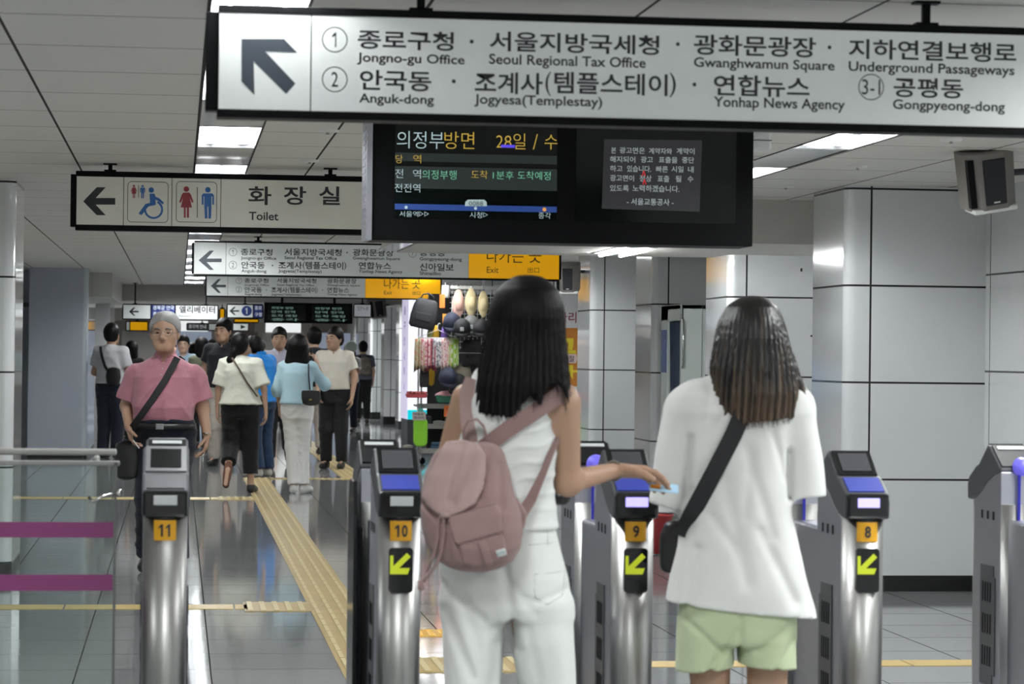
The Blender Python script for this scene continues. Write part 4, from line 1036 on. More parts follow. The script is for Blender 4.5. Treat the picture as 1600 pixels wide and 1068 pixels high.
# scarves on a hanger
t = it('clothes_hanger', 'round white hanger carrying a ring of patterned scarves', 'hanger', 684, 522, S0 - .4)
b = MB(); b.tube([(-.27, 0, -.05), (.26, 0, -.05)], .008, 8); b.tube([(-.27, 0, -.05), (0, 0, .06), (.26, 0, -.05)], .005, 8); b.tube([(0, 0, .06), (.0, 0, .13), (.02, .02, .15), (.03, .05, .14)], .005, 8); b.build('hanger_frame', M_WHITE, t)
def patt(name, c1, c2, sc=60, kind='noise'):
    if name in MATS: return MATS[name]
    mt = bpy.data.materials.new(name); mt.use_nodes = True; nt, N, L, b_ = nodes_of(mt)
    tc = N.new('ShaderNodeTexCoord'); vz = N.new('ShaderNodeTexVoronoi' if kind == 'noise' else 'ShaderNodeTexChecker'); vz.inputs['Scale'].default_value = sc
    L.new(tc.outputs['Object'], vz.inputs['Vector']); cr = N.new('ShaderNodeValToRGB')
    cr.color_ramp.elements[0].position = .35; cr.color_ramp.elements[1].position = .5; cr.color_ramp.elements[0].color = (*c2, 1); cr.color_ramp.elements[1].color = (*c1, 1)
    L.new(vz.outputs[0] if kind == 'noise' else vz.outputs['Fac'], cr.inputs[0]); L.new(cr.outputs[0], b_.inputs['Base Color']); b_.inputs['Roughness'].default_value = .7
    MATS[name] = mt; return mt
sc_l = [(655, 'olive and orange checked', (.35, .33, .22), (.4, .2, .1)), (665, 'pink flowered', (.60, .45, .44), (.45, .1, .15)), (674, 'wine red', (.22, .03, .06), (.35, .1, .1)),
        (684, 'white and grey blotched', (.50, .48, .47), (.14, .14, .18)), (697, 'pale rose', (.60, .48, .47), (.5, .2, .2)), (709, 'lime green striped', (.25, .42, .03), (.55, .6, .4))]
for i, (px, n_, c1, c2) in enumerate(sc_l):
    t = it('patterned_scarf', n_ + ' scarf hanging in the ring of scarves', 'scarf', px, 552, S0 - .42 - .01 * (i % 2), 'scarves on the round hanger')
    b = MB(); V = []; n = 10; W_ = .062
    for r_ in range(8):
        z = .20 - r_ * .057; 
        for k in range(n + 1):
            x = -W_ + 2 * W_ * k / n; V.append((x * (1 + .02 * r_), .018 * math.sin(k * 1.9 + i) * (1 + .1 * r_), z + (0 if r_ < 7 else (.05 * abs(k / n - .5) * 2 * (1 if i % 2 else -1) - .0))))
    b.add(V, [(r_ * (n + 1) + k, r_ * (n + 1) + k + 1, (r_ + 1) * (n + 1) + k + 1, (r_ + 1) * (n + 1) + k) for r_ in range(7) for k in range(n)], smooth=True)
    o = b.build('drape', patt('scarf_print_%d' % i, c1, c2, 28 if i != 5 else 16, 'noise' if i != 5 else 'check'), t, fix=False); md = o.modifiers.new('s', 'SOLIDIFY'); md.thickness = .006
for px, py, c, n_ in ((681, 518, (.62, .36, .02), 'amber'), (694, 520, (.22, .12, .5), 'purple'), (672, 522, (.14, .16, .05), 'olive')):
    t = it('folded_scarf', n_ + ' scarf bundle hanging above the patterned ones', 'scarf', px, py, S0 - .36)
    b = MB(); b.lathe([(0, .09), (.025, .08), (.04, .02), (.045, -.07), (0, -.09)], 14, sy=.6); b.build('folds', cm(n_, c), t)
# counter goods
t = it('snack_tray', 'red tray heaped on the left end of the shop counter', 'tray', 651, 621, S0 - .35)
b = MB(); b.prism([(-.13, .0), (.13, .0), (.15, .05), (-.15, .05)], -.1, .1); b.build('tray', mat('red_tray', (.4, .05, .06), .4), t, bevel=.005)
b = MB()
for k in range(9): b.lathe([(0, .03), (.022, .02), (.03, 0), (0, -.02)], 10, (-.11 + .028 * k, .05 * math.sin(k * 2.3), .06))
o = b.build('wrapped_goods', mat('pink_red_goods', (.5, .12, .12), .5, var=.4), t); o['kind'] = 'stuff'
t = it('plastic_basket', 'green basket with a pink cloth on the shop counter', 'basket', 698, 625, S0 - .35)
b = MB(); b.prism([(-.12, -.03), (.12, -.03), (.15, .07), (-.15, .07)], -.12, .12); b.build('basket', mat('green_plastic', (.01, .13, .07), .4), t, bevel=.01)
b = MB(); b.lathe([(0, .13), (.08, .12), (.15, .085), (.165, .06), (.12, .055), (0, .05)], 24, sy=.8); b.build('cloth', cm('rose', (.62, .30, .34)), t)
t = it('price_sign', 'bright orange price card hanging under the shop counter', 'price card', 705, 642, S0 - .38)
b = MB(); b.box(-.095, .095, -.004, .004, -.075, .075); b.build('card', mat('orange_card', (.75, .16, .02), .5), t)
b = MB(); put_text(b, '5,000', -.07, .07, .0, .05, -.006, .02); put_text(b, '세일', -.05, .05, -.055, -.012, -.006, .02); b.build('lettering', mat('brown_print', (.25, .04, .01), .5), t)
t = it('long_pouch', 'lime green long pouch hanging by the lower shop shelf', 'pouch', 657, 676, S0 - .4)
b = MB(); b.prism(rrect(-.095, .095, -.18, .20, .07), -.03, .03); b.build('body', mat('lime_cloth', (.22, .55, .02), .6), t, bevel=.02)
b = MB(); b.prism([(-.06, .18), (.06, .18), (.03, .33), (-.03, .33)], -.012, .012); b.tube([(0, 0, .32), (0, .05, .355), (0, .36, .355)], .008, 6); b.build('neck', mat('teal_cloth', (.12, .45, .38), .6), t)
b = MB(); b.box(-.11, .07, -.04, -.032, .17, .28); lc = b.build('label_card', mat('grey_pink_card', (.45, .38, .36), .6), t)
b = MB(); put_text(b, '여행용', -.09, .04, .235, .265, -.042, .01); put_text(b, '파우치', -.09, .05, .185, .22, -.042, .01); b.build('lettering', M_INK, lc)
t = it('folded_goods', 'blue folded goods on the lowest shop shelf', 'folded goods', 691, 688, S0 - .3); t.location.z = .246; t.location.y = RY + .07
b = MB(); b.box(-.12, .12, -.1, .1, -.05, -.0); b.box(-.11, .1, -.09, .1, 0, .045); b.build('stack', cm('denim', (.06, .14, .22)), t, bevel=.015)
for k, (px, py, w, h, c, n_) in enumerate(((728, 650, .12, .10, (.03, .04, .03), 'dark green folded cloth on the middle shop shelf'), (690, 662, .16, .05, (.35, .36, .34), 'grey wallet box on the middle shop shelf'), (708, 668, .13, .10, (.02, .02, .03), 'black pouch bundle on the middle shop shelf'), (728, 690, .14, .12, (.08, .03, .04), 'maroon bundle on the lowest shop shelf'), (640, 708, .12, .05, (.45, .44, .38), 'cream packet at the left end of the lowest shelf'), (668, 640, .16, .12, (.03, .03, .035), 'black goods box under the counter, left of the orange card'))):
    t = it('shelf_parcel', n_, 'goods', px, py, S0 - .28, 'goods on the shop shelves'); t.location.z = ((.526, .526, .526, .196, .196, .526)[k]) + h / 2; t.location.y = RY + .15 - .08
    b = MB(); b.box(-w / 2, w / 2, -.1, .1, -h / 2, h / 2); b.prism([(-w * .35, h / 2), (w * .3, h / 2), (w * .2, h * .7), (-w * .25, h * .7)], -.08, .08); b.build('parcel', mat('parcel_%d' % k, c, .7), t, bevel=.012)
t = it('price_sign', 'small orange card clipped high on the shop upright', 'price card', 691, 470, S0 - .3)
b = MB(); b.box(-.035, .035, -.004, .004, -.09, .09); b.build('card', MATS['orange_card'], t)
t = it('price_sign', 'lower small orange card on the shop upright above the purple scarf', 'price card', 695, 497, S0 - .3)
b = MB(); b.box(-.03, .03, -.004, .004, -.06, .06); b.build('card', mat('amber_card', (.75, .30, .03), .5), t)
# small wall marks
t = thing('wall_sticker', 'tiny white sticker high on the pillar panel above the white tee', 'sticker'); y_ = 19.62
b = MB(); px_box(b, 1247, 1257, 416, 426, y_, 0); b.build('sheet', mat('sticker_white', (.7, .7, .7), .5), t); b = MB(); px_box(b, 1250.5, 1253.5, 419, 424, y_, .003); b.build('mark', M_INK, t)
t = thing('wall_sticker', 'tiny pale sticker on the pillar panel beside the long brown hair', 'sticker')
b = MB(); px_box(b, 1260, 1276, 521, 528, y_, 0); b.build('sheet', MATS['sticker_white'], t); b = MB(); px_box(b, 1266, 1270, 523, 526, y_, .003); b.build('mark', M_INK, t)
# ================================================================== BODY MODELLING: smooth distance fields turned into one continuous mesh
def V3(*a): return np.array(a, dtype=np.float64)
def _unit(v): v = np.asarray(v, float); return v / (np.linalg.norm(v) + 1e-12)
def rc(a, b, r1, r2, s=None):
    """tapered limb from a to b; s = axis scaling (ellipse)"""
    a, b = np.array(a, float), np.array(b, float); S = np.array(s if s is not None else (1, 1, 1), float)
    ab = (b - a) / S; l2 = max(ab @ ab, 1e-12); k = float(S.min())
    def f(P):
        q = (P - a) / S; h = np.clip(q @ ab / l2, 0, 1)
        return (np.sqrt(((q - h[:, None] * ab) ** 2).sum(1)) - (r1 + (r2 - r1) * h)) * k
    return f
def ell(c, r):
    c, r = np.array(c, float), np.array(r, float)
    def f(P):
        q = (P - c) / r; n = np.sqrt((q ** 2).sum(1)); g = np.sqrt((((P - c) / (r * r)) ** 2).sum(1)) + 1e-9
        return n * (n - 1) / g
    return f
def loft(zs, cx, cy, a, b, n=2.3, cap=.02):
    """stack of super-ellipses: centre (cx,cy), half widths a,b, per height"""
    zs = np.array(zs, float); o = np.argsort(zs); zs = zs[o]
    g = lambda v: (np.array(v, float) * np.ones(len(zs)))[o]
    cx, cy, a, b = g(cx), g(cy), g(a), g(b)
    def f(P):
        z = P[:, 2]; X, Y_, A, B_2 = (np.interp(z, zs, t) for t in (cx, cy, a, b))
        u, v = np.abs(P[:, 0] - X) / A, np.abs(P[:, 1] - Y_) / B_2
        m_ = (u ** n + v ** n) ** (1 / n)
        d = (m_ - 1) * np.minimum(A, B_2) * np.where(m_ > 1, 1, 1)
        dz = np.maximum(zs[0] - z, z - zs[-1])
        q = cap; x_, y_2 = d + q, dz + q
        return np.minimum(np.maximum(x_, y_2), 0) + np.sqrt(np.maximum(x_, 0) ** 2 + np.maximum(y_2, 0) ** 2) - q
    return f
def half(p, n_):
    p, n_ = np.array(p, float), _unit(n_)
    return lambda P: (P - p) @ n_
def U(*items):
    """smooth union; items are f or (f, k)"""
    def f(P):
        d = None
        for it_ in items:
            g, k = it_ if isinstance(it_, tuple) else (it_, .03)
            e = g(P)
            if d is None: d = e; continue
            h = np.maximum(k - np.abs(d - e), 0) / k
            d = np.minimum(d, e) - h * h * k * .25
        return d
    return f
def CUT(f, *planes):
    def g(P):
        d = f(P)
        for p in planes: d = np.maximum(d, p(P))
        return d
    return g
def SUB(f, g_, k=.01):
    def g(P):
        d, e = f(P), -g_(P); h = np.maximum(k - np.abs(d - e), 0) / k
        return np.maximum(d, e) + h * h * k * .25
    return g
def DISP(f, fn):
    return lambda P: f(P) + fn(P)
def wob(amp, fr, seed=0):
    r_ = np.random.default_rng(seed); K = r_.normal(0, 1, (6, 3)) * fr; ph = r_.uniform(0, 6.28, 6)
    def fn(P): return amp * sum(np.sin(P @ K[i] + ph[i]) for i in range(6)) / 2.5
    return fn
def folds(amp, seed=0, dirs=((0, 0, 1),), fr=40, mask=None):
    """cloth folds: warped ridges along the given directions"""
    w = wob(1.0, 7.0, seed); w2 = wob(1.0, 5.0, seed + 9)
    def fn(P):
        s = 0
        for i, d_ in enumerate(dirs):
            t = P @ _unit(d_) * fr + 1.6 * w(P) + i * 2
            s = s + (1 - np.abs(np.sin(t))) ** 2 * np.clip(.5 + .7 * w2(P + i), 0, 1)
        s = -amp * s
        return s * mask(P) if mask else s
    return fn

def sdf_mesh(fn, lo, hi, h, step=6):
    lo, hi = np.array(lo, float), np.array(hi, float)
    nb = np.ceil((hi - lo) / (h * step)).astype(int) + 1
    gx, gy, gz = np.meshgrid(*[np.arange(n_) for n_ in nb], indexing='ij')
    cb = np.stack([gx.ravel(), gy.ravel(), gz.ravel()], 1)
    cc = lo + (cb + .5) * h * step
    d = fn(cc); keep = cb[np.abs(d) < h * step * 1.25 + .012]
    N_ = nb * step + 1
    D = np.full(tuple(N_), 1.0, dtype=np.float32)
    # fill signs coarsely so untouched inside blocks are inside
    S = d.reshape(tuple(nb))
    for ax in range(3): S = np.repeat(S, step, axis=ax)
    D[:-1, :-1, :-1] = np.where(S < 0, -1, 1)
    o = np.arange(step + 1); ox, oy, oz = np.meshgrid(o, o, o, indexing='ij'); off = np.stack([ox.ravel(), oy.ravel(), oz.ravel()], 1)
    for i in range(0, len(keep), 600):
        idx = (keep[i:i + 600, None, :] * step + off[None]).reshape(-1, 3)
        D[idx[:, 0], idx[:, 1], idx[:, 2]] = fn(lo + idx * h)
    D[0], D[-1], D[:, 0], D[:, -1], D[:, :, 0], D[:, :, -1] = 1, 1, 1, 1, 1, 1
    ins = D < 0
    c = np.zeros(tuple(N_ - 1), dtype=np.int8)
    for dx in (0, 1):
        for dy in (0, 1):
            for dz in (0, 1): c += ins[dx:N_[0] - 1 + dx, dy:N_[1] - 1 + dy, dz:N_[2] - 1 + dz]
    act = np.argwhere((c > 0) & (c < 8))
    vid = np.full(tuple(N_ - 1), -1, dtype=np.int64); vid[act[:, 0], act[:, 1], act[:, 2]] = np.arange(len(act))
    acc = np.zeros((len(act), 3)); cnt_ = np.zeros(len(act))
    C8 = [(i, j, k) for i in (0, 1) for j in (0, 1) for k in (0, 1)]
    for p in C8:
        for ax in range(3):
            if p[ax] == 0:
                q = list(p); q[ax] = 1
                va = D[act[:, 0] + p[0], act[:, 1] + p[1], act[:, 2] + p[2]]; vb = D[act[:, 0] + q[0], act[:, 1] + q[1], act[:, 2] + q[2]]
                m_ = (va < 0) != (vb < 0)
                t = np.where(m_, va / np.where(m_, va - vb, 1), 0)
                pt = np.array(p, float)[None].repeat(len(act), 0); pt[:, ax] += t
                acc[m_] += pt[m_]; cnt_[m_] += 1
    verts = lo + (act + acc / cnt_[:, None]) * h
    quads = []
    for ax in range(3):
        a1, a2 = (ax + 1) % 3, (ax + 2) % 3
        sl0 = [slice(None)] * 3; sl1 = [slice(None)] * 3; sl0[ax] = slice(0, -1); sl1[ax] = slice(1, None)
        e = np.argwhere(ins[tuple(sl0)] != ins[tuple(sl1)])
        e = e[(e[:, a1] > 0) & (e[:, a2] > 0) & (e[:, a1] < N_[a1] - 1) & (e[:, a2] < N_[a2] - 1)]
        if not len(e): continue
        s0 = ins[e[:, 0], e[:, 1], e[:, 2]]
        def cell(d1, d2):
            q = e.copy(); q[:, a1] -= d1; q[:, a2] -= d2; return vid[q[:, 0], q[:, 1], q[:, 2]]
        Q = np.stack([cell(1, 1), cell(0, 1), cell(0, 0), cell(1, 0)], 1)
        Q[~s0] = Q[~s0][:, ::-1]
        quads.append(Q[(Q >= 0).all(1)])
    return verts, np.concatenate(quads)

def sdf_obj(name, fn, lo, hi, h, mt, parent, color=None, solidify=0):
    Vv, Q = sdf_mesh(fn, lo, hi, h)
    me = bpy.data.meshes.new(name)
    me.vertices.add(len(Vv)); me.vertices.foreach_set('co', Vv.astype(np.float32).ravel())
    me.loops.add(len(Q) * 4); me.loops.foreach_set('vertex_index', Q.astype(np.int32).ravel())
    me.polygons.add(len(Q)); me.polygons.foreach_set('loop_start', np.arange(len(Q), dtype=np.int32) * 4); me.polygons.foreach_set('loop_total', np.full(len(Q), 4, dtype=np.int32))
    me.update(calc_edges=True); me.validate()
    me.polygons.foreach_set('use_smooth', np.ones(len(me.polygons), dtype=bool))
    for mm in (mt if isinstance(mt, (list, tuple)) else [mt]): me.materials.append(mm)
    o = bpy.data.objects.new(name, me); COL.objects.link(o); o.parent = parent
    return o

def surf_y(fn, x, z, y0=-.5, y1=.4, n=400, back=True):
    ys_ = np.linspace(y0, y1, n) if back else np.linspace(y1, y0, n)
    P = np.stack([np.full(n, x), ys_, np.full(n, z)], 1); d = fn(P); i = np.argmax(d < 0)
    return float(ys_[i]) if (d < 0).any() else None

# ------------------------------------------------------------------ hand: palm, five separate bent fingers
def hand(w, d, nrm, sc=1.0, curl=.5, thumb_side=1, spread=.12):
    """w wrist point, d direction wrist->knuckles, nrm = direction the palm faces, thumb_side = +1/-1 along side axis"""
    w, d, nrm = np.array(w, float), _unit(d), np.array(nrm, float)
    nrm = _unit(nrm - d * (nrm @ d)); sd = np.cross(d, nrm) * thumb_side
    L = .085 * sc; parts = []
    for k, (o_, rr) in enumerate(((.028, .0125), (.010, .0135), (-.010, .0135), (-.028, .012))):
        kn = w + d * L * (1 - .05 * abs(k - 1)) + sd * o_ * sc
        parts.append((rc(w + d * .012 * sc + sd * o_ * .55 * sc, kn, rr * 1.15 * sc, rr * sc), .014 * sc))
    lens = ((.024, .018, .016), (.028, .021, .018), (.026, .020, .017), (.021, .016, .014))
    for k, o_ in enumerate((.030, .010, -.010, -.029)):
        p = w + d * L * (1 - .05 * abs(k - 1)) + sd * o_ * sc
        dd = _unit(d + sd * spread * (1.2 - k) * .5); ang = 0
        c_ = curl * (1 + .12 * k)
        r0 = (.0092, .0095, .0092, .0082)[k] * sc
        for j in range(3):
            ang += c_ * (.55, .75, .5)[j]
            v = dd * math.cos(ang) + nrm * math.sin(ang)
            q = p + v * lens[k][j] * 1.45 * sc
            parts.append((rc(p, q, r0 * (1 - .07 * j), r0 * (1 - .07 * (j + 1))), .004 * sc)); p = q
    # thumb from the side of the palm near the wrist
    p = w + d * .022 * sc + sd * .026 * sc
    for j, (ln, ox, on) in enumerate(((.040, .75, .35), (.030, .35, .45), (.026, .15, .5))):
        v = _unit(d * .8 + sd * ox + nrm * on * (.5 + curl)); q = p + v * ln * sc
        parts.append((rc(p, q, (.0145, .0115, .0105)[j] * sc, (.0115, .0105, .009)[j] * sc), .010 * sc if j == 0 else .004)); p = q
    return parts

SKINS = {'fair': (.52, .33, .235), 'warm': (.40, .245, .165), 'tan': (.33, .19, .13)}
def skin(n): return mat('skin_' + n, SKINS[n], .5, var=.06, vscale=20, spec=.4)
def cloth(n, c, bump=.25, sc=260, rough=.85, var=.05): return mat('fabric_' + n, c, rough, bump=bump, bscale=sc, var=var, vscale=14, sheen=.15, spec=.25)
M_HAIRK = mat('black_hair', (.0055, .005, .005), .45, bump=.5, bscale=30, bstretch=(9, 9, .5), spec=.14)
M_HAIRG = mat('grey_hair', (.34, .34, .33), .5, bump=.8, bscale=60, bstretch=(6, 6, 1), var=.3, vscale=60)
M_HAIRD = mat('dark_brown_hair', (.022, .015, .012), .4, bump=.6, bscale=30, bstretch=(9, 9, .5))

def head_parts(c, face=True, s=1.0, tilt=0, yaw=0):
    """c = head centre; faces +Y before yaw"""
    cy_, sy_ = math.cos(yaw), math.sin(yaw)
    def o(x, y, z):
        y2, z2 = y * math.cos(tilt) - z * math.sin(tilt), y * math.sin(tilt) + z * math.cos(tilt)
        return (c[0] + (x * cy_ - y2 * sy_) * s, c[1] + (x * sy_ + y2 * cy_) * s, c[2] + z2 * s)
    P = [(ell(o(0, -.010, .025), (.078 * s, .094 * s, .092 * s)), .01), (ell(o(0, .025, -.035), (.060 * s, .066 * s, .075 * s)), .05), (rc(o(-.022, .060, -.082), o(.022, .060, -.082), .022 * s, .022 * s), .035),
         (rc(o(-.048, .020, -.055), o(-.020, .060, -.085), .022 * s, .02 * s), .03), (rc(o(.048, .020, -.055), o(.020, .060, -.085), .022 * s, .02 * s), .03)]
    P += [(ell(o(x, -.005, -.008), (.013 * s, .019 * s, .031 * s)), .006) for x in (-.079, .079)]
    if face:
        P += [(rc(o(0, .086, .012), o(0, .106, -.026), .008 * s, .0135 * s), .014), (rc(o(-.012, .094, -.030), o(.012, .094, -.030), .009 * s, .009 * s), .010),
              (rc(o(-.045, .064, .028), o(.045, .064, .028), .013 * s, .013 * s), .03), (rc(o(-.018, .080, -.055), o(.018, .080, -.055), .0075 * s, .0075 * s), .012), (ell(o(-.045, .055, -.022), (.022 * s,) * 3), .03), (ell(o(.045, .055, -.022), (.022 * s,) * 3), .03)]
    return P, o
def face_bits(root, o, s, mk_skin, brow=(.02, .018, .018), glasses=None):
    for sx in (-1, 1):
        b = MB(); c = o(sx * .031, .086, .004); b.lathe([(0, -.0055), (.0125, -.003), (.0145, 0), (.0125, .003), (0, .0055)], 12)
        b.v = [(v[0] + c[0], v[1] * .35 + c[1], v[2] + c[2]) for v in b.v]; b.build('eye', mat('dark_eye', (.03, .022, .02), .3), root)
        b = MB(); b.tube([o(sx * .016, .094, .026), o(sx * .033, .092, .032), o(sx * .050, .082, .026)], .0045, 8); b.build('eyebrow', mat('brow_%d' % int(brow[0] * 100), brow, .8), root)
    b = MB(); b.tube([o(-.022, .084, -.056), o(-.008, .0905, -.0535), (o(0, .0905, -.0545)), o(.008, .0905, -.0535), o(.022, .084, -.056)], .0045, 8); b.tube([o(-.018, .084, -.061), o(0, .089, -.063), o(.018, .084, -.061)], .0042, 8); b.build('lips', mat('lips', (.36, .15, .13), .45), root)
    if glasses:
        b = MB()
        for sx in (-1, 1):
            P = [o(sx * .033 + .024 * math.cos(a), .100, .002 + .016 * math.sin(a)) for a in np.linspace(0, 2 * math.pi, 17)]
            b.tube(P, .0014, 6)
            b.tube([o(sx * .057, .098, .006), o(sx * .083, .02, .002)], .0014, 6)
        b.tube([o(-.009, .101, .006), o(.009, .101, .006)], .0014, 6); b.build('glasses', M_STEEL2, root)

HS = 1.12
def std_joints():
    J = dict(pel=(0, 0, .94), waist=(0, 0, 1.07), chest=(0, 0, 1.27), neck=(0, -.015, 1.43), head=(0, .015, 1.575))
    for s, n in ((-1, 'L'), (1, 'R')):
        J['sh' + n] = (s * .165, -.01, 1.360); J['el' + n] = (s * .215, -.035, 1.105); J['wr' + n] = (s * .225, .04, .865); J['hd' + n] = (0, .15, -1)
        J['hip' + n] = (s * .088, 0, .90); J['kn' + n] = (s * .095, .025, .48); J['an' + n] = (s * .095, -.025, .085); J['to' + n] = (s * .11, .15, .035)
    return J

def person(label, px, foot_y, H=1.70, turn=0.0, J=None, top=None, bottom=None, shoes=(.6, .6, .6), hair='short', hairm=None, sk='fair', male=True, fat=0.0, face=False, h=.0125, headyaw=0, headtilt=0, zc=None, group='people walking through the station', extras=None, broad=1.0, curl=.6, glasses=None, hx=1.0, brow=(.02, .018, .018), HS=1.12, strap=0):
    """a walking or standing figure; local axes: x right, +y the way it faces"""
    pos = Zp(px, foot_y, 0) if zc is None else Wd(px, 550, zc)
    S = H / 1.70
    root = thing('person', label, 'person', (pos[0], pos[1], 0), -YAW + turn, group)
    root.scale = (S, S, S)
    j = std_joints(); j.update(J or {})
    hh = h / S
    w = (1.0 if male else .90) * broad
    for n, s in (('L', -1), ('R', 1)):
        if not J or ('sh' + n) not in J: j['sh' + n] = (j['sh' + n][0] * w + j['neck'][0], j['sh' + n][1] + j['neck'][1] + .015, j['sh' + n][2])
    zs = [.86, .94, 1.02, 1.08, 1.18, 1.30, 1.38, 1.43]
    A = np.array([.155, .165, .150, .138, .145, .158, .125, .065]) * (np.array([1.0, 1.03, .96, .86, .88, .9, .92, .95]) if not male else 1.0) * (w if male else 1) + fat * np.array([.01, .02, .035, .04, .03, .015, .0, 0])
    Bd = np.array([.10, .11, .105, .098, .105, .115, .09, .055]) + fat * np.array([.03, .06, .11, .12, .09, .05, .01, 0])
    cxs = np.interp(zs, [.94, 1.07, 1.27, 1.43], [j['pel'][0], j['waist'][0], j['chest'][0], j['neck'][0]])
    cys = np.interp(zs, [.94, 1.07, 1.27, 1.43], [j['pel'][1], j['waist'][1], j['chest'][1], j['neck'][1]]) + fat * np.array([.01, .03, .06, .07, .05, .02, 0, 0])
    torso = loft(zs, cxs, cys, A, Bd, 2.2, .03)
    HP, o = head_parts(j['head'], face, HS, headtilt, headyaw); _, o1 = head_parts(j['head'], False, 1.0, headtilt, headyaw)
    ar = (.046 if male else .037) * (1 + fat * .25); fr_ = (.036 if male else .029) * (1 + fat * .2)
    items = [torso, (rc(j['neck'], V3(*j['head']) + (0, -.015, -.05), .058 if male else .047, .054 if male else .043), .04)] + HP[:1] + HP[1:]
    items += [(rc(V3(*j['neck']) + (0, .0, -.04), j['sh' + n], .050, .045), .04) for n in 'LR']
    for n in 'LR':
        items += [(rc(j['sh' + n], j['el' + n], ar + .006, ar - .006), .03), (rc(j['el' + n], j['wr' + n], fr_ + .004, fr_ * .68), .02)]
        d_ = V3(*j['hd' + n]); inward = V3(-1 if n == 'R' else 1, 0, 0)
        nr = j.get('pn' + n, inward)
        ts = 1 if np.cross(_unit(d_), _unit(np.array(nr, float) - _unit(d_) * (np.array(nr, float) @ _unit(d_)))) @ V3(0, 1, 0) > 0 else -1
        items += [(f_, max(k_, .006)) for f_, k_ in hand(j['wr' + n], d_, nr, 1.0, curl, ts)]
        items += [(rc(j['hip' + n], j['kn' + n], .083, .055), .03), (rc(j['kn' + n], j['an' + n], .052, .034), .02), (rc(V3(*j['an' + n]), V3(*j['to' + n]) * (1, 1, 1) + (0, -.02, .01), .035, .025), .02)]
    body = U(*items)
    lo = np.array([-.55, -.55, -.02]); hi = np.array([.55, .60, 1.80])
    pts = np.array([v for k_, v in j.items() if k_[:2] not in ('hd', 'pn', 'so')]); lo = np.minimum(pts.min(0) - .22, (-.3, -.25, -.03)); hi = np.maximum(pts.max(0) + .22, (.3, .3, 0)); lo[2] = -.03
    sdf_obj('body', body, lo, hi, hh, skin(sk), root)
    fields = {'body': body}
    # lower garment
    if bottom:
        bw = bottom.get('w', .016); L_ = bottom.get('len', .93); fl = bottom.get('flare', .0); bi = []
        hipA = loft([.80, .86, .94, bottom.get('top', 1.03)], np.interp([.80, .86, .94, 1.03], zs, cxs), np.interp([.80, .86, .94, 1.03], zs, cys), np.interp([.86, .86, .94, 1.03], zs, A) + bw * .7, np.interp([.86, .86, .94, 1.03], zs, Bd) + bw * .7, 2.2, .02)
        bi.append(hipA)
        for n in 'LR':
            a_, k_, e_ = V3(*j['hip' + n]), V3(*j['kn' + n]), V3(*j['an' + n])
            if bottom.get('short'):
                e2 = a_ + (k_ - a_) * bottom['short']; bi.append((CUT(rc(a_, k_, .09 + bw, .085 + bw + fl), half(e2, k_ - a_)), .03)); continue
            e2 = k_ + (e_ - k_) * L_
            lower = CUT(rc(k_, e_ + (e_ - k_) * .1, .060 + bw, .046 + bw + fl), half(e2, e_ - k_))
            bi += [(rc(a_, k_, .092 + bw * .8, .062 + bw), .04), (lower, .03)]
        bf = DISP(U(*bi), folds(.006, 3, ((.3, 0, 1), (-.4, .2, 1)), 34))
        if 'cmask' in bottom: bf = bottom['cmask'](bf)
        sdf_obj(bottom.get('name', 'trousers'), bf, lo, hi, hh, bottom['m'], root); fields['bottom'] = bf
    if top:
        ez, hem = top.get('ease', .018), top.get('hem', .93); zt_ = [hem, (hem + 1.08) / 2, 1.10, 1.20, 1.30, 1.38, 1.425]
        ho = top.get('hemout', .01)
        ta = np.interp(zt_, zs, A) + ez + np.array([ho, ho * .5, 0.012, .006, .004, 0, 0]); tb = np.interp(zt_, zs, Bd) + ez + np.array([ho, ho * .5, .01, .004, 0, 0, -.004])
        ti = [loft(zt_, np.interp(zt_, zs, cxs), np.interp(zt_, zs, cys), ta, tb, 2.3, .012)]
        ti += [(rc(V3(*j['neck']) + (0, 0, -.04), j['sh' + n], .056 + ez * .4, .050 + ez * .5), .04) for n in 'LR'] + [(rc(V3(*j['neck']) + (0, -.005, -.045), V3(*j['neck']) + (0, -.012, -.022), .066, .060), .03)]
        sl = top.get('sleeve', .62)
        for n in 'LR':
            a_, e_, w_ = V3(*j['sh' + n]), V3(*j['el' + n]), V3(*j['wr' + n]); sw = top.get('sw', .018)
            if sl <= 1:
                q = a_ + (e_ - a_) * sl; ti.append((CUT(rc(a_, a_ + (e_ - a_) * 1.2, ar + .012 + ez * .6, ar + sw + .004), half(q, e_ - a_)), .035))
            else:
                ti += [(rc(a_, e_, ar + .010 + ez * .5, ar + sw - .004), .035), (CUT(rc(e_, w_ + (w_ - e_) * .1, ar + sw - .004, fr_ * .7 + sw), half(e_ + (w_ - e_) * (sl - 1), w_ - e_)), .02)]
        tf = DISP(U(*ti), folds(top.get('fold', .006), 5, ((.5, 0, 1), (-.6, .1, 1), (1, 0, .15)), 22))
        neck_cut = ell(V3(*j['neck']) + (0, .050, .030), (.055 if not (top.get('collar')) else .042, .085, .075))
        tf = SUB(tf, neck_cut, .008)
        if 'cut' in top: tf = top['cut'](tf, j)
        sdf_obj(top.get('name', 'shirt'), tf, lo, hi, hh, top['m'], root); fields['top'] = tf
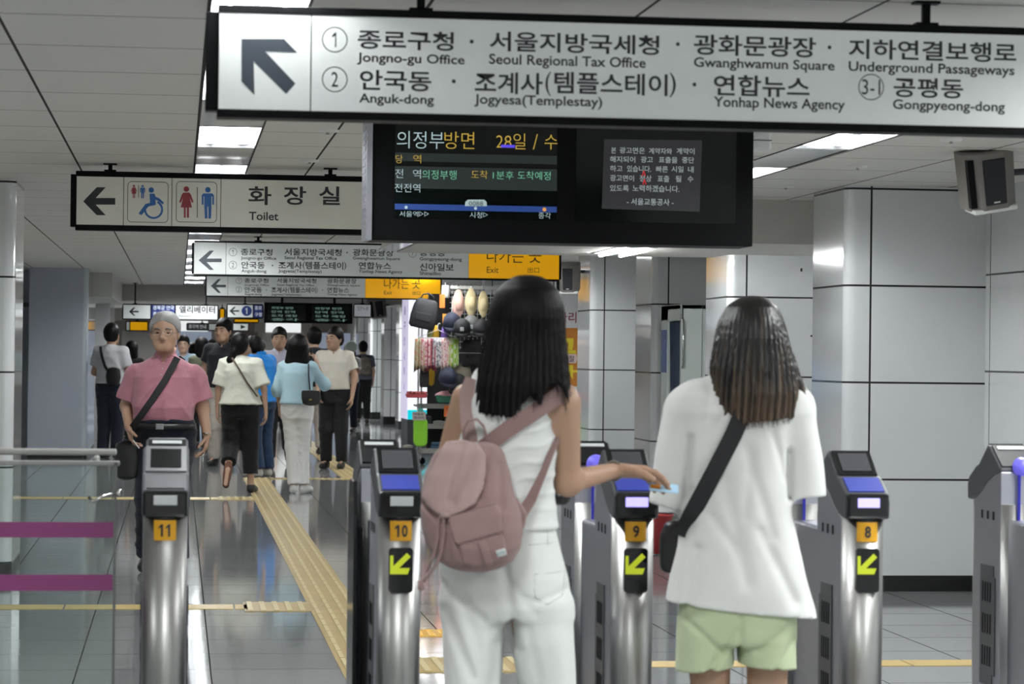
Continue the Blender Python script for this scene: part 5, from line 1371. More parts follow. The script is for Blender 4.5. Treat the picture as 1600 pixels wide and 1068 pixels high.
        if top.get('collar'):
            b = MB(); n_ = V3(*j['neck'])
            for sx in (-1, 1):
                pts_ = [n_ + (0, -.062, .045), n_ + (sx * .045, -.045, .046), n_ + (sx * .064, 0, .036), n_ + (sx * .055, .045, .012), n_ + (sx * .030, .078, -.018), n_ + (sx * .012, .088, -.028)]
                b.ribbon(pts_, [Vector((sx * .3, -.3, -1)), Vector((sx * .5, -.3, -1)), Vector((sx * .6, 0, -1)), Vector((sx * .6, .3, -1)), Vector((sx * .8, .5, -.6)), Vector((sx * .9, .3, -.3))], [.04, .042, .045, .05, .045, .02], .006)
            b.build('collar', top['m'], root)
    # shoes
    if shoes is not None:
        for n in 'LR':
            a_, t_ = V3(*j['an' + n]), V3(*j['to' + n]); d_ = _unit(t_ - a_ + (0, 0, .04)); fl_ = abs(t_[2] - .035) < .03 and a_[2] < .12
            heel = a_ + (0, -.015, -.045) if fl_ else a_ - d_ * .02 + _unit(np.cross(np.cross(d_, (0, 0, 1)), d_)) * 0 - V3(0, 0, .0) 
            if fl_:
                sf = CUT(U(rc(heel, (t_[0], t_[1] + .005, .036), .040, .036), (rc(a_ + (0, .0, -.005), (a_ + t_) / 2 + (0, 0, -.012), .038, .036), .03)), half((0, 0, .002), (0, 0, -1)))
            else:
                upn = _unit(V3(*j['kn' + n]) - a_); up2 = _unit(upn - d_ * (upn @ d_)); hl = a_ - d_ * .045 - up2 * .035
                sf = CUT(U(rc(hl, t_ - up2 * .0, .040, .036), (rc(a_, (a_ + t_) / 2, .038, .034), .03)), half(t_ - up2 * .030, -up2))
            so = sdf_obj('shoe', sf, np.minimum(a_, t_) - .12, np.maximum(a_, t_) + .12, max(hh * .7, .006), mat('shoe_%02d%02d%02d' % tuple(int(c * 99) for c in shoes), shoes, .45), root)
            if j.get('sole' + n):
                sol = U(CUT(rc(hl, t_, .043, .040), half(t_ - up2 * .022, up2), half(t_ - up2 * .036, -up2)))
                sdf_obj('sole', sol, np.minimum(a_, t_) - .12, np.maximum(a_, t_) + .12, .006, mat('gum_sole', (.16, .065, .035), .6), so)
    # hair
    hm = hairm or M_HAIRK; hc = V3(*j['head'])
    def O(x, y, z): return o1(x, y, z)
    if hair == 'short':
        base = ell(O(0, -.014, .040), (.090, .106, .104)); cut1 = half(O(0, .074, .050), V3(*O(0, .8, -.62)) - V3(*O(0, 0, 0))); 
        hf = CUT(U(base, (ell(O(0, -.04, -.02), (.074, .064, .065)), .03)), cut1, half(O(0, -.03, -.075), (0, 0, -1)))
        hf = DISP(hf, wob(.005, 55, 2))
    elif hair == 'balding':
        base = ell(O(0, -.020, .026), (.090, .100, .094)); hf = CUT(U(base, (ell(O(0, -.03, .05), (.086, .092, .085)), .03)), half(O(0, .052, .055), V3(*O(0, .8, -.7)) - V3(*O(0, 0, 0))), half(O(0, -.03, -.05), (0, 0, -1))); hf = DISP(hf, wob(.003, 60, 2))
    elif hair == 'bun':
        base = ell(O(0, -.012, .028), (.088, .103, .098)); hf = U(CUT(U(base, (ell(O(0, -.05, -.02), (.07, .055, .07)), .04)), half(O(0, .055, .04), V3(*O(0, .8, -.6)) - V3(*O(0, 0, 0))), half(O(0, -.03, -.09), (0, 0, -1))), (rc(O(-.02, -.10, -.055), O(-.055, -.115, -.14), .034, .034), .03), (rc(O(-.055, -.115, -.14), O(-.035, -.11, -.175), .03, .022), .02))
        hf = DISP(hf, wob(.0035, 50, 2))
    else:
        zlen = {'bob': 1.36, 'long': 1.28, 'mid': 1.40}[hair]; zz = [zlen, zlen + .06, 1.48, 1.56, 1.62]
        wv = {'bob': (.115, .125, .115, .100, .09), 'long': (.09, .105, .105, .098, .09), 'mid': (.09, .1, .1, .095, .09)}[hair]
        lf = loft(np.array(zz) + hc[2] - 1.575, hc[0], hc[1] - .035, np.array(wv) * hx, (.062, .075, .085, .085, .085), 2.4, .03)
        hf = U(ell(O(0, -.016, .032), (.094 * hx, .108, .101)), (lf, .03)); hf = SUB(hf, ell(hc + _unit(V3(*O(0, 1, 0)) - hc) * .100 + (0, 0, -.060), (.060, .085, .115)), .02)
        if not face or True: hf = CUT(hf, half(O(0, .052, .07), V3(*O(0, .8, -.35)) - V3(*O(0, 0, 0)))) if hair != 'bob' else CUT(hf, half(O(0, .055, .06), V3(*O(0, .9, -.2)) - V3(*O(0, 0, 0))))
        hf = DISP(hf, lambda P: .0035 * np.sin(np.arctan2(P[:, 1] - hc[1], P[:, 0] - hc[0]) * 34 + 3 * np.sin(P[:, 2] * 14)))
    hf0 = hf; hf = lambda P: hf0(hc + (P - hc) / HS) * HS
    sdf_obj('hair', hf, hc - (.25, .30, .42), hc + (.25, .25, .20), hh, hm, root)
    if face: face_bits(root, o, 1, sk, glasses=glasses, brow=brow)
    return root, fields, j, S
def local(root, p):
    """world point of a local point of a figure"""
    M_ = Matrix.LocRotScale(root.location, root.rotation_euler, root.scale); return M_ @ Vector(p)
def sash(field, pts, w, mt, name, parent, off=.006, th=.004, back=True, root=None, n=26):
    """strap lying on the garment: pts = (x, z) or (x, z, side)"""
    P, side = [], []
    pts = np.array(pts, float)
    t = np.linspace(0, len(pts) - 1, n)
    xs_, zs_ = np.interp(t, range(len(pts)), pts[:, 0]), np.interp(t, range(len(pts)), pts[:, 1])
    last = None
    Yv = []
    for x, z in zip(xs_, zs_):
        y = surf_y(field, x, z, back=back)
        if y is None: y = last if last is not None else (-.1 if back else .1)
        last = y; Yv.append(y)
    sg = 1 if back else -1; Yp_ = np.pad(np.array(Yv) * sg, 2, mode='edge'); Yv = np.array([Yp_[i:i + 5].min() for i in range(n)]) * sg
    Yv = np.convolve(np.pad(Yv, 3, mode='edge'), np.ones(7) / 7, 'valid') - (off if back else -off)
    P = [(x, y, z) for x, y, z in zip(xs_, Yv, zs_)]
    d_ = np.array(P[-1]) - np.array(P[0]); sd = Vector((d_[2], 0, -d_[0])).normalized()
    b = MB(); b.ribbon(P, [sd] * n, w, th)
    if root is not None: b.v = [tuple(local(root, v)) for v in b.v]
    return b.build(name, mt, parent), P
# ================================================================== PEOPLE IN THE PASSAGE
M_PINK = cloth('pink_knit', (.44, .19, .235), var=.16, sc=400)
M_NAVY = cloth('navy_trousers', (.010, .013, .024)); M_BLK = cloth('black_trousers', (.010, .010, .011)); M_BEI = cloth('beige_trousers', (.42, .38, .33)); M_WHT = cloth('off_white', (.70, .70, .68))
M_CRM = cloth('cream_tee', (.70, .71, .61)); M_SKY = cloth('pale_blue_knit', (.42, .60, .68)); M_COB = cloth('cobalt_polo', (.01, .21, .62)); M_ECR = cloth('ecru_polo', (.60, .56, .48)); M_JEAN = cloth('dark_jeans', (.016, .038, .085), var=.3)
M_LAV = cloth('lavender_shirt', (.38, .37, .45)); M_BTEE = cloth('black_tee', (.012, .013, .016)); M_KHK = cloth('khaki_top', (.15, .16, .11)); M_GRT = cloth('dusky_top', (.10, .11, .14)); M_LBL = cloth('light_blue_shirt', (.30, .40, .52))
M_LEA = mat('black_leather', (.012, .012, .013), .35, bump=.2, bscale=200); M_WEB = mat('black_webbing', (.010, .010, .012), .7, bump=.4, bscale=500)

def crossbag(root, field, strap_pts, bag_c, size, mt, name, label, back, strap_w=.04, strap_m=None, group=None, flap=True):
    """strap over the clothes and a soft bag; its own thing because it is carried"""
    t = thing(name, label, 'bag', tuple(local(root, bag_c)), root.rotation_euler.z, group)
    inv = Matrix.LocRotScale(t.location, t.rotation_euler, (1, 1, 1)).inverted()
    for k, (pts, bk) in enumerate(strap_pts):
        o, P = sash(field, pts, strap_w, strap_m or M_WEB, 'strap', t, back=bk, root=root, off=.009, th=.008)
        me = o.data
        for v in me.vertices: v.co = inv @ v.co
    w, d, h_ = size
    f = U(loft([-h_ / 2, -h_ * .4, 0, h_ * .4, h_ / 2], 0, 0, [w * .30, w * .42, w * .5, w * .45, w * .28], [d * .35, d * .5, d * .5, d * .42, d * .25], 2.4, .03))
    sdf_obj('pouch', f, (-w, -d - .05, -h_), (w, d + .05, h_), .012, mt, t)
    if flap:
        b = MB(); sy = -1 if back else 1
        b.prism(rrect(-w * .46, w * .46, -h_ * .12, h_ * .46, .02), sy * d * .44, sy * d * .56); b.build('flap', mt, t, bevel=.006)
        b = MB(); b.box(-.012, .012, sy * d * .58 - .004, sy * d * .58 + .004, -h_ * .14, -h_ * .06); b.build('clasp', mat('brass_clasp', (.6, .45, .15), .3, metal=1), t)
    return t

# --- man in the pink polo (walks towards the camera)
J = dict(shL=(-.195, -.01, 1.300), shR=(.195, -.01, 1.300), elL=(-.250, -.03, 1.10), elR=(.255, -.03, 1.10), wrL=(-.290, .04, .915), wrR=(.215, .15, .965), hdL=(.05, .2, -1), hdR=(-.25, .35, -.95), kneeL=0,
         hipL=(-.09, 0, .9), knL=(-.085, .06, .48), anL=(-.105, .04, .085), toL=(-.115, .21, .035), knR=(.09, .03, .49), anR=(.115, -.10, .10), toR=(.125, .06, .035), head=(0, .035, 1.590))
J.pop('kneeL')
root, fld, j, S = person('grey-haired man in a pink polo shirt walking towards the ticket gates with a cigarette-like stick in one hand', 254, 893, 1.72, math.pi, J,
    dict(m=M_PINK, hem=.985, ease=.02, sleeve=.78, sw=.036, collar=True, fold=.008, hemout=-.01), dict(m=M_NAVY, w=.030, len=.98, top=1.02), (.012, .012, .012), 'balding', M_HAIRG, 'warm', True, .65, True, .0065, broad=1.07, glasses=True, group=None, brow=(.2, .2, .2), headtilt=-.02, HS=1.10)
root['label'] = 'grey-haired man in a pink polo shirt walking towards ticket gate 11'
ps = root
b = MB(); ff = fld['bottom']
V = []; n = 48
for k in range(n + 1):
    a = 2 * math.pi * k / n; dx, dy = math.sin(a), math.cos(a)
    rr = np.linspace(.05, .35, 240); P = np.stack([dx * rr, dy * rr + .02, np.full(240, .985)], 1); dd = U(ff, (fld['top'], .001))(P); i = np.argmax(dd > 0); r_ = rr[i] + .004
    for z in (.958, .994): V.append((dx * r_, dy * r_ + .02, z))
b.add(V, [(2 * k, 2 * k + 2, 2 * k + 3, 2 * k + 1) for k in range(n)], smooth=True); bo = b.build('belt', M_LEA, root, fix=False); md = bo.modifiers.new('s', 'SOLIDIFY'); md.thickness = .004
yb_ = surf_y(U(ff, (fld['top'], .001)), 0, .975, back=False) or .2
b = MB(); b.box(-.026, .026, yb_ + .002, yb_ + .014, .955, .996); b.box(-.020, .020, yb_ + .012, yb_ + .017, .961, .990, 1); b.build('buckle', [M_STEEL2, M_STEELB], root, bevel=.003)
b = MB()
for z in (1.355, 1.315, 1.275):
    y = surf_y(fld['top'], 0, z, back=False)
    if y: b.lathe([(0, .002), (.0055, .002), (.0055, 0)], 10); b.v[-30:] = [(v[0], y + .004 + v[2], z + v[1]) for v in b.v[-30:]]
b.build('button', M_BAR, root)
w_ = V3(*j['wrL']); b = MB(); b.tube([w_ + (.027 * math.cos(a), .024 * math.sin(a) - .002, .012 + .004 * math.cos(a)) for a in np.linspace(0, 2 * math.pi, 17)], .0045, 8); b.lathe([(0, .006), (.016, .006), (.018, 0)], 14, tuple(w_ + (-.0, .027, .012))); b.build('wristwatch', M_STEEL2, root)
t = crossbag(root, U(fld['top'], (fld['bottom'], .01)), [([(-.10, 1.43), (-.03, 1.28), (.05, 1.15), (.12, 1.05), (.20, .95), (.235, .88)], False), ([(-.10, 1.43), (0, 1.30), (.10, 1.15), (.20, .98), (.235, .88)], True)],
    (.235, .09, .745), (.17, .09, .27), M_LEA, 'shoulder_bag', 'black shoulder bag hanging at the hip of the man in pink', False, .045, flap=False)
# thin stick in the hand
p = local(root, V3(*j['wrR']) + (-.055, .09, -.10)); t = thing('cigarette', 'thin white stick between the fingers of the man in pink', 'cigarette', tuple(p), 0)
b = MB(); b.tube([(-.012, 0, .02), (.030, -.01, -.035)], .004, 8); b.build('stick', M_WHITE, t)
p = local(root, V3(*j['wrL']) + (.02, .05, -.15)); t = thing('pen', 'thin silver pen in the other hand of the man in pink', 'pen', tuple(p), 0)
b = MB(); b.tube([(0, 0, .04), (.002, 0, -.08)], .0045, 8); b.build('barrel', M_STEEL2, t); b = MB(); b.tube([(.006, -.002, .035), (.007, -.002, 0)], .002, 6); b.build('clip', M_STEEL2, t)

# --- ponytail woman walking away
J = dict(knL=(-.10, .02, .50), anL=(-.10, -.25, .26), toL=(-.115, -.275, .10), soleL=True, hipL=(-.085, 0, .9), knR=(.10, .07, .49), anR=(.115, .05, .085), toR=(.14, .21, .035), elL=(-.235, -.03, 1.10), wrL=(-.245, .0, .87), elR=(.255, -.05, 1.11), wrR=(.275, -.02, .87), head=(-.01, .02, 1.57))
root, fld, j, S = person('woman with a low ponytail, cream tee and black trousers, one shoe sole raised', 374, 770, 1.68, 0.0, J,
    dict(m=M_CRM, hem=.945, ease=.042, sleeve=.86, sw=.045, hemout=.025, fold=.010), dict(m=M_BLK, w=.030, len=.70), (.02, .02, .022), 'bun', None, 'fair', False, .15, False, .010, group=None, headyaw=-.25, broad=1.08)
crossbag(root, fld['top'], [([(-.08, 1.44), (.0, 1.32), (.09, 1.17), (.19, 1.03)], True)], (.21, .12, .98), (.13, .06, .13), mat('brown_leather', (.10, .07, .055), .5), 'crossbody_bag', 'thin brown strap bag worn by the woman in the cream tee', True, .018, mat('brown_strap', (.13, .095, .07), .6), flap=False)
# --- woman in pale blue knit
J = dict(knL=(-.06, .0, .50), anL=(-.055, -.14, .13), toL=(-.06, -.02, .055), knR=(.06, .05, .50), anR=(.075, .0, .085), toR=(.12, .16, .035), hipL=(-.075, 0, .9), hipR=(.075, 0, .9), elR=(.27, .16, 1.17), wrR=(.17, .25, 1.40), hdR=(-.4, .1, 1), pnR=(-1, .2, 0), elL=(-.22, -.02, 1.12), wrL=(-.215, .12, .92))
J['anL'] = (-.02, -.06, .085); J['toL'] = (-.06, .11, .035)
root, fld, j, S = person('woman with a black bob and pale blue top holding a phone to her ear', 463, 770, 1.66, -.1, J,
    dict(m=M_SKY, hem=.965, ease=.028, sleeve=1.25, sw=.03, hemout=.012), dict(m=M_WHT, w=.006, len=.97, flare=.012), (.62, .62, .60), 'bob', None, 'fair', False, .0, False, .010, group=None, hx=1.0)
p = local(root, V3(*j['wrR']) + (-.07, .02, .08)); t = thing('smartphone', 'dark phone held to the ear of the woman in pale blue', 'phone', tuple(p), root.rotation_euler.z)
b = MB(); b.box(-.005, .005, -.036, .036, -.075, .075); b.build('case', M_BLACKG, t, bevel=.004); b = MB(); b.box(.005, .008, -.03, -.005, .04, .07); b.build('camera_bump', M_BLACK, t)
t = crossbag(root, fld['top'], [([(.135, 1.40), (.14, 1.28), (.15, 1.12)], True)], (.185, -.19, 1.035), (.21, .08, .17), M_LEA, 'chain_bag', 'small black quilted chain bag on the shoulder of the woman in pale blue', True, .012, M_LEA)
# --- man in cobalt polo, bent, facing left
J = dict(head=(0, .13, 1.50), neck=(0, .03, 1.41), chest=(0, .01, 1.26), elL=(-.20, .06, 1.12), wrL=(-.12, .25, 1.08), hdL=(.2, 1, 0), elR=(.21, .04, 1.12), wrR=(.14, .24, 1.06), hdR=(-.2, 1, 0), anL=(-.10, -.05, .085), toL=(-.12, .13, .035))
person('man in a cobalt blue polo and dark jeans looking down', 408, 744, 1.72, R(55), J, dict(m=M_COB, hem=.88, ease=.03, sleeve=.8, sw=.025, collar=True), dict(m=M_JEAN, w=.018, len=.98, flare=.012), (.50, .48, .42), 'short', None, 'warm', True, .2, False, .012, headtilt=-.45, group=None)
# --- ecru polo man
J = dict(elR=(.24, -.02, 1.10), wrR=(.235, .07, .86), elL=(-.23, 0, 1.12), wrL=(-.10, .18, 1.08), toL=(-.16, .13, .035), toR=(.16, .13, .035))
J = dict(elL=(-.245, -.02, 1.11), wrL=(-.235, .08, .87), elR=(.20, .05, 1.13), wrR=(.16, .16, .95))
person('man in an ecru polo and black trousers facing the camera with his head turned', 521, 732, 1.79, math.pi - .15, J, dict(m=M_ECR, hem=.965, ease=.022, sleeve=.62, sw=.03, collar=True), dict(m=M_BLK, w=.022, len=.98), (.015, .015, .015), 'short', None, 'warm', True, .35, True, .012, headyaw=-.5, group=None)
# --- black tee man
J = dict(elR=(.24, -.02, 1.12), wrR=(.215, .03, .87))
person('tall man in a black polo and beige trousers facing the camera', 347, 728, 1.88, math.pi - .2, J, dict(m=M_BTEE, hem=.92, ease=.022, sleeve=.6, sw=.03, collar=True), dict(m=M_BEI, w=.03, len=.98), (.015, .015, .015), 'short', None, 'warm', True, .3, True, .013, headyaw=-.2, group=None)
# --- lavender shirt man
J = dict(knL=(-.10, -.02, .50), anL=(-.12, -.2, .2), toL=(-.13, -.12, .07))
person('man in a lavender striped shirt and black trousers behind the woman in pale blue', 434, 726, 1.78, math.pi + .1, J, dict(m=M_LAV, hem=.96, ease=.02, sleeve=.75, collar=True), dict(m=M_BLK, w=.018, len=.98), (.02, .018, .018), 'short', None, 'warm', True, .2, True, .013, group=None)
# --- white shirt man with shoulder bag
J = dict(elL=(-.235, .0, 1.10), wrL=(-.15, .20, 1.0), elR=(.235, .02, 1.10), wrR=(.15, .22, 1.0))
root, fld, j, S = person('man in a white shirt from behind, black bag on his back', 172, 716, 1.82, -.3, J, dict(m=cloth('pale_grey_shirt', (.50, .50, .52)), hem=.96, ease=.03, sleeve=.7, sw=.03, fold=.01), dict(m=M_NAVY, w=.028, len=.98), (.02, .02, .02), 'short', None, 'warm', True, .2, False, .013, group=None)
crossbag(root, fld['top'], [([(-.10, 1.43), (-.06, 1.32), (-.01, 1.18), (.03, 1.12)], True)], (.11, -.16, 1.05), (.22, .09, .26), M_LEA, 'shoulder_bag', 'black shoulder bag on the back of the man in white at the left', True, .035, flap=False)
# --- figures further away
def far(label, px, fy, H, turn, topm, botm, hair='short', male=True, hairm=None, face=False, **k):
    return person(label, px, fy, H, turn, k.pop('J', None), dict(m=topm, hem=.92, ease=.022, sleeve=.7, sw=.025), dict(m=botm, w=k.pop('w', .02), len=.97), (.03, .03, .03), hair, hairm, 'fair', male, .1, face, .018, group=None, **k)
far('dark-haired man with beige trousers just behind the shoulder of the woman in pale blue', 489, 710, 1.82, .3, M_BTEE, M_BEI)
Jf = dict(elL=(-.22, .1, 1.14), wrL=(-.10, .22, 1.30), hdL=(.2, .2, 1))
rW, *_ = far('woman in a white top beside the pale round fan', 545, 675, 1.66, math.pi - .3, M_WHT, M_NAVY, 'mid', False, face=True, J=Jf)
r2, f2, j2, s2 = far('man in dark grey wearing the mottled grey-brown backpack', 566, 661, 1.70, .25, M_GRT, M_BLK)
t = crossbag(r2, f2['top'], [([(-.09, 1.42), (-.09, 1.30)], True), ([(.09, 1.42), (.09, 1.30)], True)], (0, -.20, 1.20), (.28, .14, .38), mat('mottled_pack', (.22, .18, .15), .7, var=.5, vscale=12), 'backpack', 'mottled grey-brown backpack of the farthest man on the right', True, .04, flap=False)
p = local(rW, (-.13, .27, 1.62)); t = thing('hand_fan', 'pale round hand fan held up between the two farthest people on the right', 'fan', tuple(p), 0)
b = MB(); b.lathe([(0, -.012), (.10, -.010), (.115, 0), (.10, .010), (0, .012)], 22); b.v = [(v[0], v[2], v[1]) for v in b.v]; b.build('blade', mat('pale_mint', (.60, .68, .60), .5), t)
b = MB(); b.tube([(0, 0, -.11), (-.01, .0, -.30)], .012, 8); b.build('handle', M_WHITE, t)
far('woman with long black hair and a khaki top behind the black polo', 313, 700, 1.68, .6, M_KHK, M_BLK, 'long', False)
far('man in a light blue shirt half hidden behind the pink polo', 285, 694, 1.70, math.pi, M_LBL, M_NAVY, face=True)
far('person in dark clothes partly hidden behind the man in white at the left', 204, 690, 1.62, 0, M_BLK, M_BLK, 'mid', False)
far('dark-haired person seen between the cobalt polo and the lavender shirt', 405, 676, 1.66, math.pi, M_GRT, M_NAVY, 'short', True, face=True)
far('person in grey standing far behind the black polo', 330, 664, 1.68, 0, M_GRT, M_BLK, 'short', True)
far('person in a pale top far behind the white sneakers crowd', 300, 655, 1.64, .4, M_LAV, M_NAVY, 'long', False)
far('far person in black between the white-haired man and the khaki top', 268, 652, 1.66, math.pi, M_BLK, M_BLK, 'short', True, face=True)
far('far person in a white shirt seen past the lavender shirt', 447, 650, 1.72, 0, M_WHT, M_BLK, 'short', True)
far('far man in light blue beyond the tall man in black', 358, 646, 1.72, math.pi, M_LBL, M_BLK, 'short', True, face=True)
# ================================================================== THE TWO WOMEN IN FRONT
ZW = 7.25; SW = 4000 / ZW
def LX(px, c): return (px - c) / SW
def LZ(py): return 1.5 - (py - 552) / SW
def place(c):
    p = Wd(c, 552, ZW); return (p[0], p[1], 0)
def strands(mb, n, top, bot, seed, spread_fn, r=.0016, segs=9, mi=0):
    """thin hair tubes from top(t) to bot(t)"""
    rg = np.random.default_rng(seed)
    for i in range(n):
        t = rg.uniform(0, 1); P = spread_fn(t, rg)
        mb.tube(P, r, 3, mi, cap=False, radii=[r * (1 - .6 * k / (len(P) - 1)) for k in range(len(P))])
def hair_front(fn, x, z):
    return surf_y(fn, x, z, -.5, .3, 500)

# ---------------------------------------------------------------- woman 1: white tank top, pink backpack
C1 = 800
x1 = lambda v: LX(v, C1)
root = thing('person', 'woman with long black hair, white tank top and trousers, reaching to gate 9', 'person', place(C1), -YAW)
W1 = root
hd = (x1(824), .03, 1.595)
HP, o = head_parts(hd, False, .98, 0, -.5)
el_, wr_ = (x1(890), .04, LZ(752)), (.305, .22, 1.5 - (733 - 552) / 536)
body = U(loft([.86, .95, 1.02, 1.10, 1.20, 1.32, 1.40, 1.44], [-.03, -.03, -.03, -.025, -.01, .005, .02, .03], 0, [.135, .140, .125, .110, .112, .118, .105, .05], [.10, .11, .10, .09, .095, .105, .08, .05], 2.2, .03),
    (rc((.04, 0, 1.43), (hd[0], .01, 1.53), .05, .046), .04), *HP,
    (rc((-.075, 0, 1.385), (.13, -.01, 1.375), .045, .050), .04),
    (rc((x1(880), -.02, LZ(632)), el_, .050, .036), .035), (rc(el_, V3(*el_) + (.0, 0, 0), .038, .036), .02), (rc(el_, wr_, .036, .0225), .02),
    (rc((-.125, 0, 1.37), (-.20, .08, 1.10), .045, .036), .03), (rc((-.20, .08, 1.10), (-.12, .28, 1.14), .034, .022), .02),
    *[(f, k) for f, k in hand((-.12, .28, 1.14), (.5, 1, 0), (1, 0, 0), .95, .6, 1)],
    *[(f, k) for f, k in hand(wr_, V3(.95, .20, -.05), V3(-.05, -.35, -1), 1.0, .50, -1, .10)],
    (rc((-.10, 0, .88), (-.10, .02, .48), .075, .055), .03), (rc((-.10, .02, .48), (-.10, -.02, .09), .05, .034), .02), (rc((.06, 0, .88), (.10, .02, .48), .075, .055), .03), (rc((.10, .02, .48), (.10, -.02, .09), .05, .034), .02),
    (rc((-.10, -.02, .06), (-.11, .14, .04), .035, .03), .02), (rc((.10, -.02, .06), (.12, .14, .04), .035, .03), .02))
sdf_obj('body', body, (-.36, -.25, -.02), (.56, .62, 1.76), .0055, skin('warm'), root)
# tank top
cut_l = rc((x1(893), -.3, LZ(640)), (x1(893), .3, LZ(640)), .062, .062)
tank = loft([LZ(826), LZ(810), LZ(750), LZ(700), LZ(660), LZ(625), LZ(600)], [x1(785), x1(786), x1(789), x1(794), x1(797), x1(797), x1(798)], -.004, [.168, .158, .142, .140, .130, .118, .095], [.118, .112, .100, .108, .114, .105, .075], 2.3, .012)
tank = U(tank, (rc((x1(764), -.01, LZ(596)), (x1(838), -.01, LZ(594)), .050, .050), .04))
scoop = rc((x1(893), -.3, LZ(625)), (x1(893), .3, LZ(625)), .048, .048)
scoop2 = rc((x1(890), -.3, LZ(655)), (x1(890), .3, LZ(655)), .046, .046)
tank = SUB(SUB(tank, scoop, .012), scoop2, .012)
def tfold(P):
    m_ = np.exp(-((P[:, 0] - .06) / .09) ** 2) * (P[:, 2] < 1.32) * np.clip((P[:, 2] - 1.04) / .05, 0, 1)
    t = P[:, 2] * 62 - P[:, 0] * 32 + 1.2 * np.sin(P[:, 0] * 30 + P[:, 2] * 9)
    return -.0065 * (1 - np.abs(np.sin(t))) ** 2 * m_ + .001 * np.sin(P[:, 2] * 40 + 5 * P[:, 0])
tank = DISP(tank, tfold)
M_TANK = cloth('ribbed_white', (.70, .72, .70), sc=500, bump=.3)
sdf_obj('tank_top', tank, (-.30, -.25, .95), (.30, .25, 1.52), .0055, M_TANK, root)
# trousers
hz = [LZ(822), LZ(850), LZ(900), LZ(945), LZ(965)]
tr = U(loft(hz, [x1(782), x1(784), x1(792), x1(797), x1(799)], 0, [.158, .168, .180, .184, .180], [.112, .122, .138, .140, .125], 2.3, .012),
    (loft([.10, LZ(1068), LZ(1000), LZ(930)], [x1(744), x1(745), x1(744), x1(744)], [.0, .0, .0, .0], [.088, .083, .088, .093], [.115, .115, .12, .12], 2.2, .02), .03),
    (loft([.10, LZ(1068), LZ(1000), LZ(930)], [x1(864), x1(860), x1(852), x1(846)], [.02, .02, .0, .0], [.088, .083, .088, .093], [.115, .115, .12, .12], 2.2, .02), .02))
def trf(P):
    X, Z_ = P[:, 0], P[:, 2]
    s = 0
    for (ax, az, bx_, bz, w_, a_) in ((x1(700), LZ(905), x1(760), LZ(960), .014, .012), (x1(702), LZ(950), x1(745), LZ(1050), .016, .012), (x1(790), LZ(870), x1(815), LZ(1010), .014, .016), (x1(845), LZ(935), x1(890), LZ(915), .010, .006),
                                 (x1(800), LZ(900), x1(840), LZ(950), .014, .008), (x1(820), LZ(925), x1(842), LZ(932), .008, .005), (x1(730), LZ(930), x1(770), LZ(1060), .016, .008), (x1(830), LZ(980), x1(850), LZ(1065), .016, .006), (x1(780), LZ(1000), x1(775), LZ(1068), .014, .009)):
        d_ = np.array([bx_ - ax, bz - az]); l2 = d_ @ d_; h_ = np.clip(((X - ax) * d_[0] + (Z_ - az) * d_[1]) / l2, 0, 1)
        q = np.sqrt((X - ax - h_ * d_[0]) ** 2 + (Z_ - az - h_ * d_[1]) ** 2); s = s + a_ * np.exp(-(q / w_) ** 2)
    return s * .8 * (P[:, 1] < 0) + wob(.0022, 9, 14)(P)
tr = DISP(tr, trf)
M_TRW = cloth('white_denim', (.66, .68, .65), sc=350, bump=.2)
sdf_obj('trousers', tr, (-.34, -.22, .08), (.34, .25, 1.06), .0065, M_TRW, root)
b = MB()
for pts in ([(x1(838), LZ(890)), (x1(885), LZ(888))], [(x1(838), LZ(890)), (x1(840), LZ(925)), (x1(858), LZ(937)), (x1(882), LZ(925)), (x1(886), LZ(888))], [(x1(829), LZ(846)), (x1(878), LZ(843))], [(x1(858), LZ(826)), (x1(859), LZ(848))]):
    P = []
    for k in range(len(pts) - 1):
        for t in np.linspace(0, 1, 8): 
            x = pts[k][0] + (pts[k + 1][0] - pts[k][0]) * t; z = pts[k][1] + (pts[k + 1][1] - pts[k][1]) * t; y = surf_y(tr, x, z); 
            if y: P.append((x, y - .0005, z))
    b.tube(P, .0016, 5)
b.build('pocket_stitching', cloth('stitch_grey', (.5, .52, .5)), root)
for sx in (-1, 1):
    sdf_obj('shoe', CUT(U(rc((sx * .10, -.04, .04), (sx * .12, .15, .036), .042, .036), (rc((sx * .1, -.02, .08), (sx * .11, .05, .06), .04, .036), .03)), half((0, 0, .002), (0, 0, -1))), (sx * .11 - .12, -.15, -.02), (sx * .11 + .12, .25, .16), .01, mat('white_sneaker', (.6, .6, .58), .5), root)
# hair
zs_ = [LZ(v) for v in (662, 640, 600, 560, 520, 480, 452, 436)]
L1 = np.array([x1(v) for v in (744, 741, 745, 751, 758, 766, 778, 800)]); R1 = np.array([x1(v) for v in (898, 893, 890, 887, 883, 877, 867, 848)])
hf = U(loft(zs_, (L1 + R1) / 2, [-.040, -.042, -.04, -.025, -.01, .0, .0, .01], (R1 - L1) / 2, [.085, .09, .095, .10, .106, .108, .09, .06], 2.3, .012), (ell((x1(823), .005, 1.615), (.098, .112, .105)), .03))
def zc1(x):   # uneven ends
    return np.interp(x, [x1(v) for v in (735, 742, 755, 800, 815, 832, 842, 852, 868, 880, 897)], [LZ(v) for v in (625, 636, 646, 650, 628, 612, 634, 604, 594, 602, 640)])
hf2 = lambda P: np.maximum(hf(P), zc1(P[:, 0] + .006 * np.sin(P[:, 1] * 60)) - P[:, 2] + .004 * np.sin(P[:, 0] * 900))
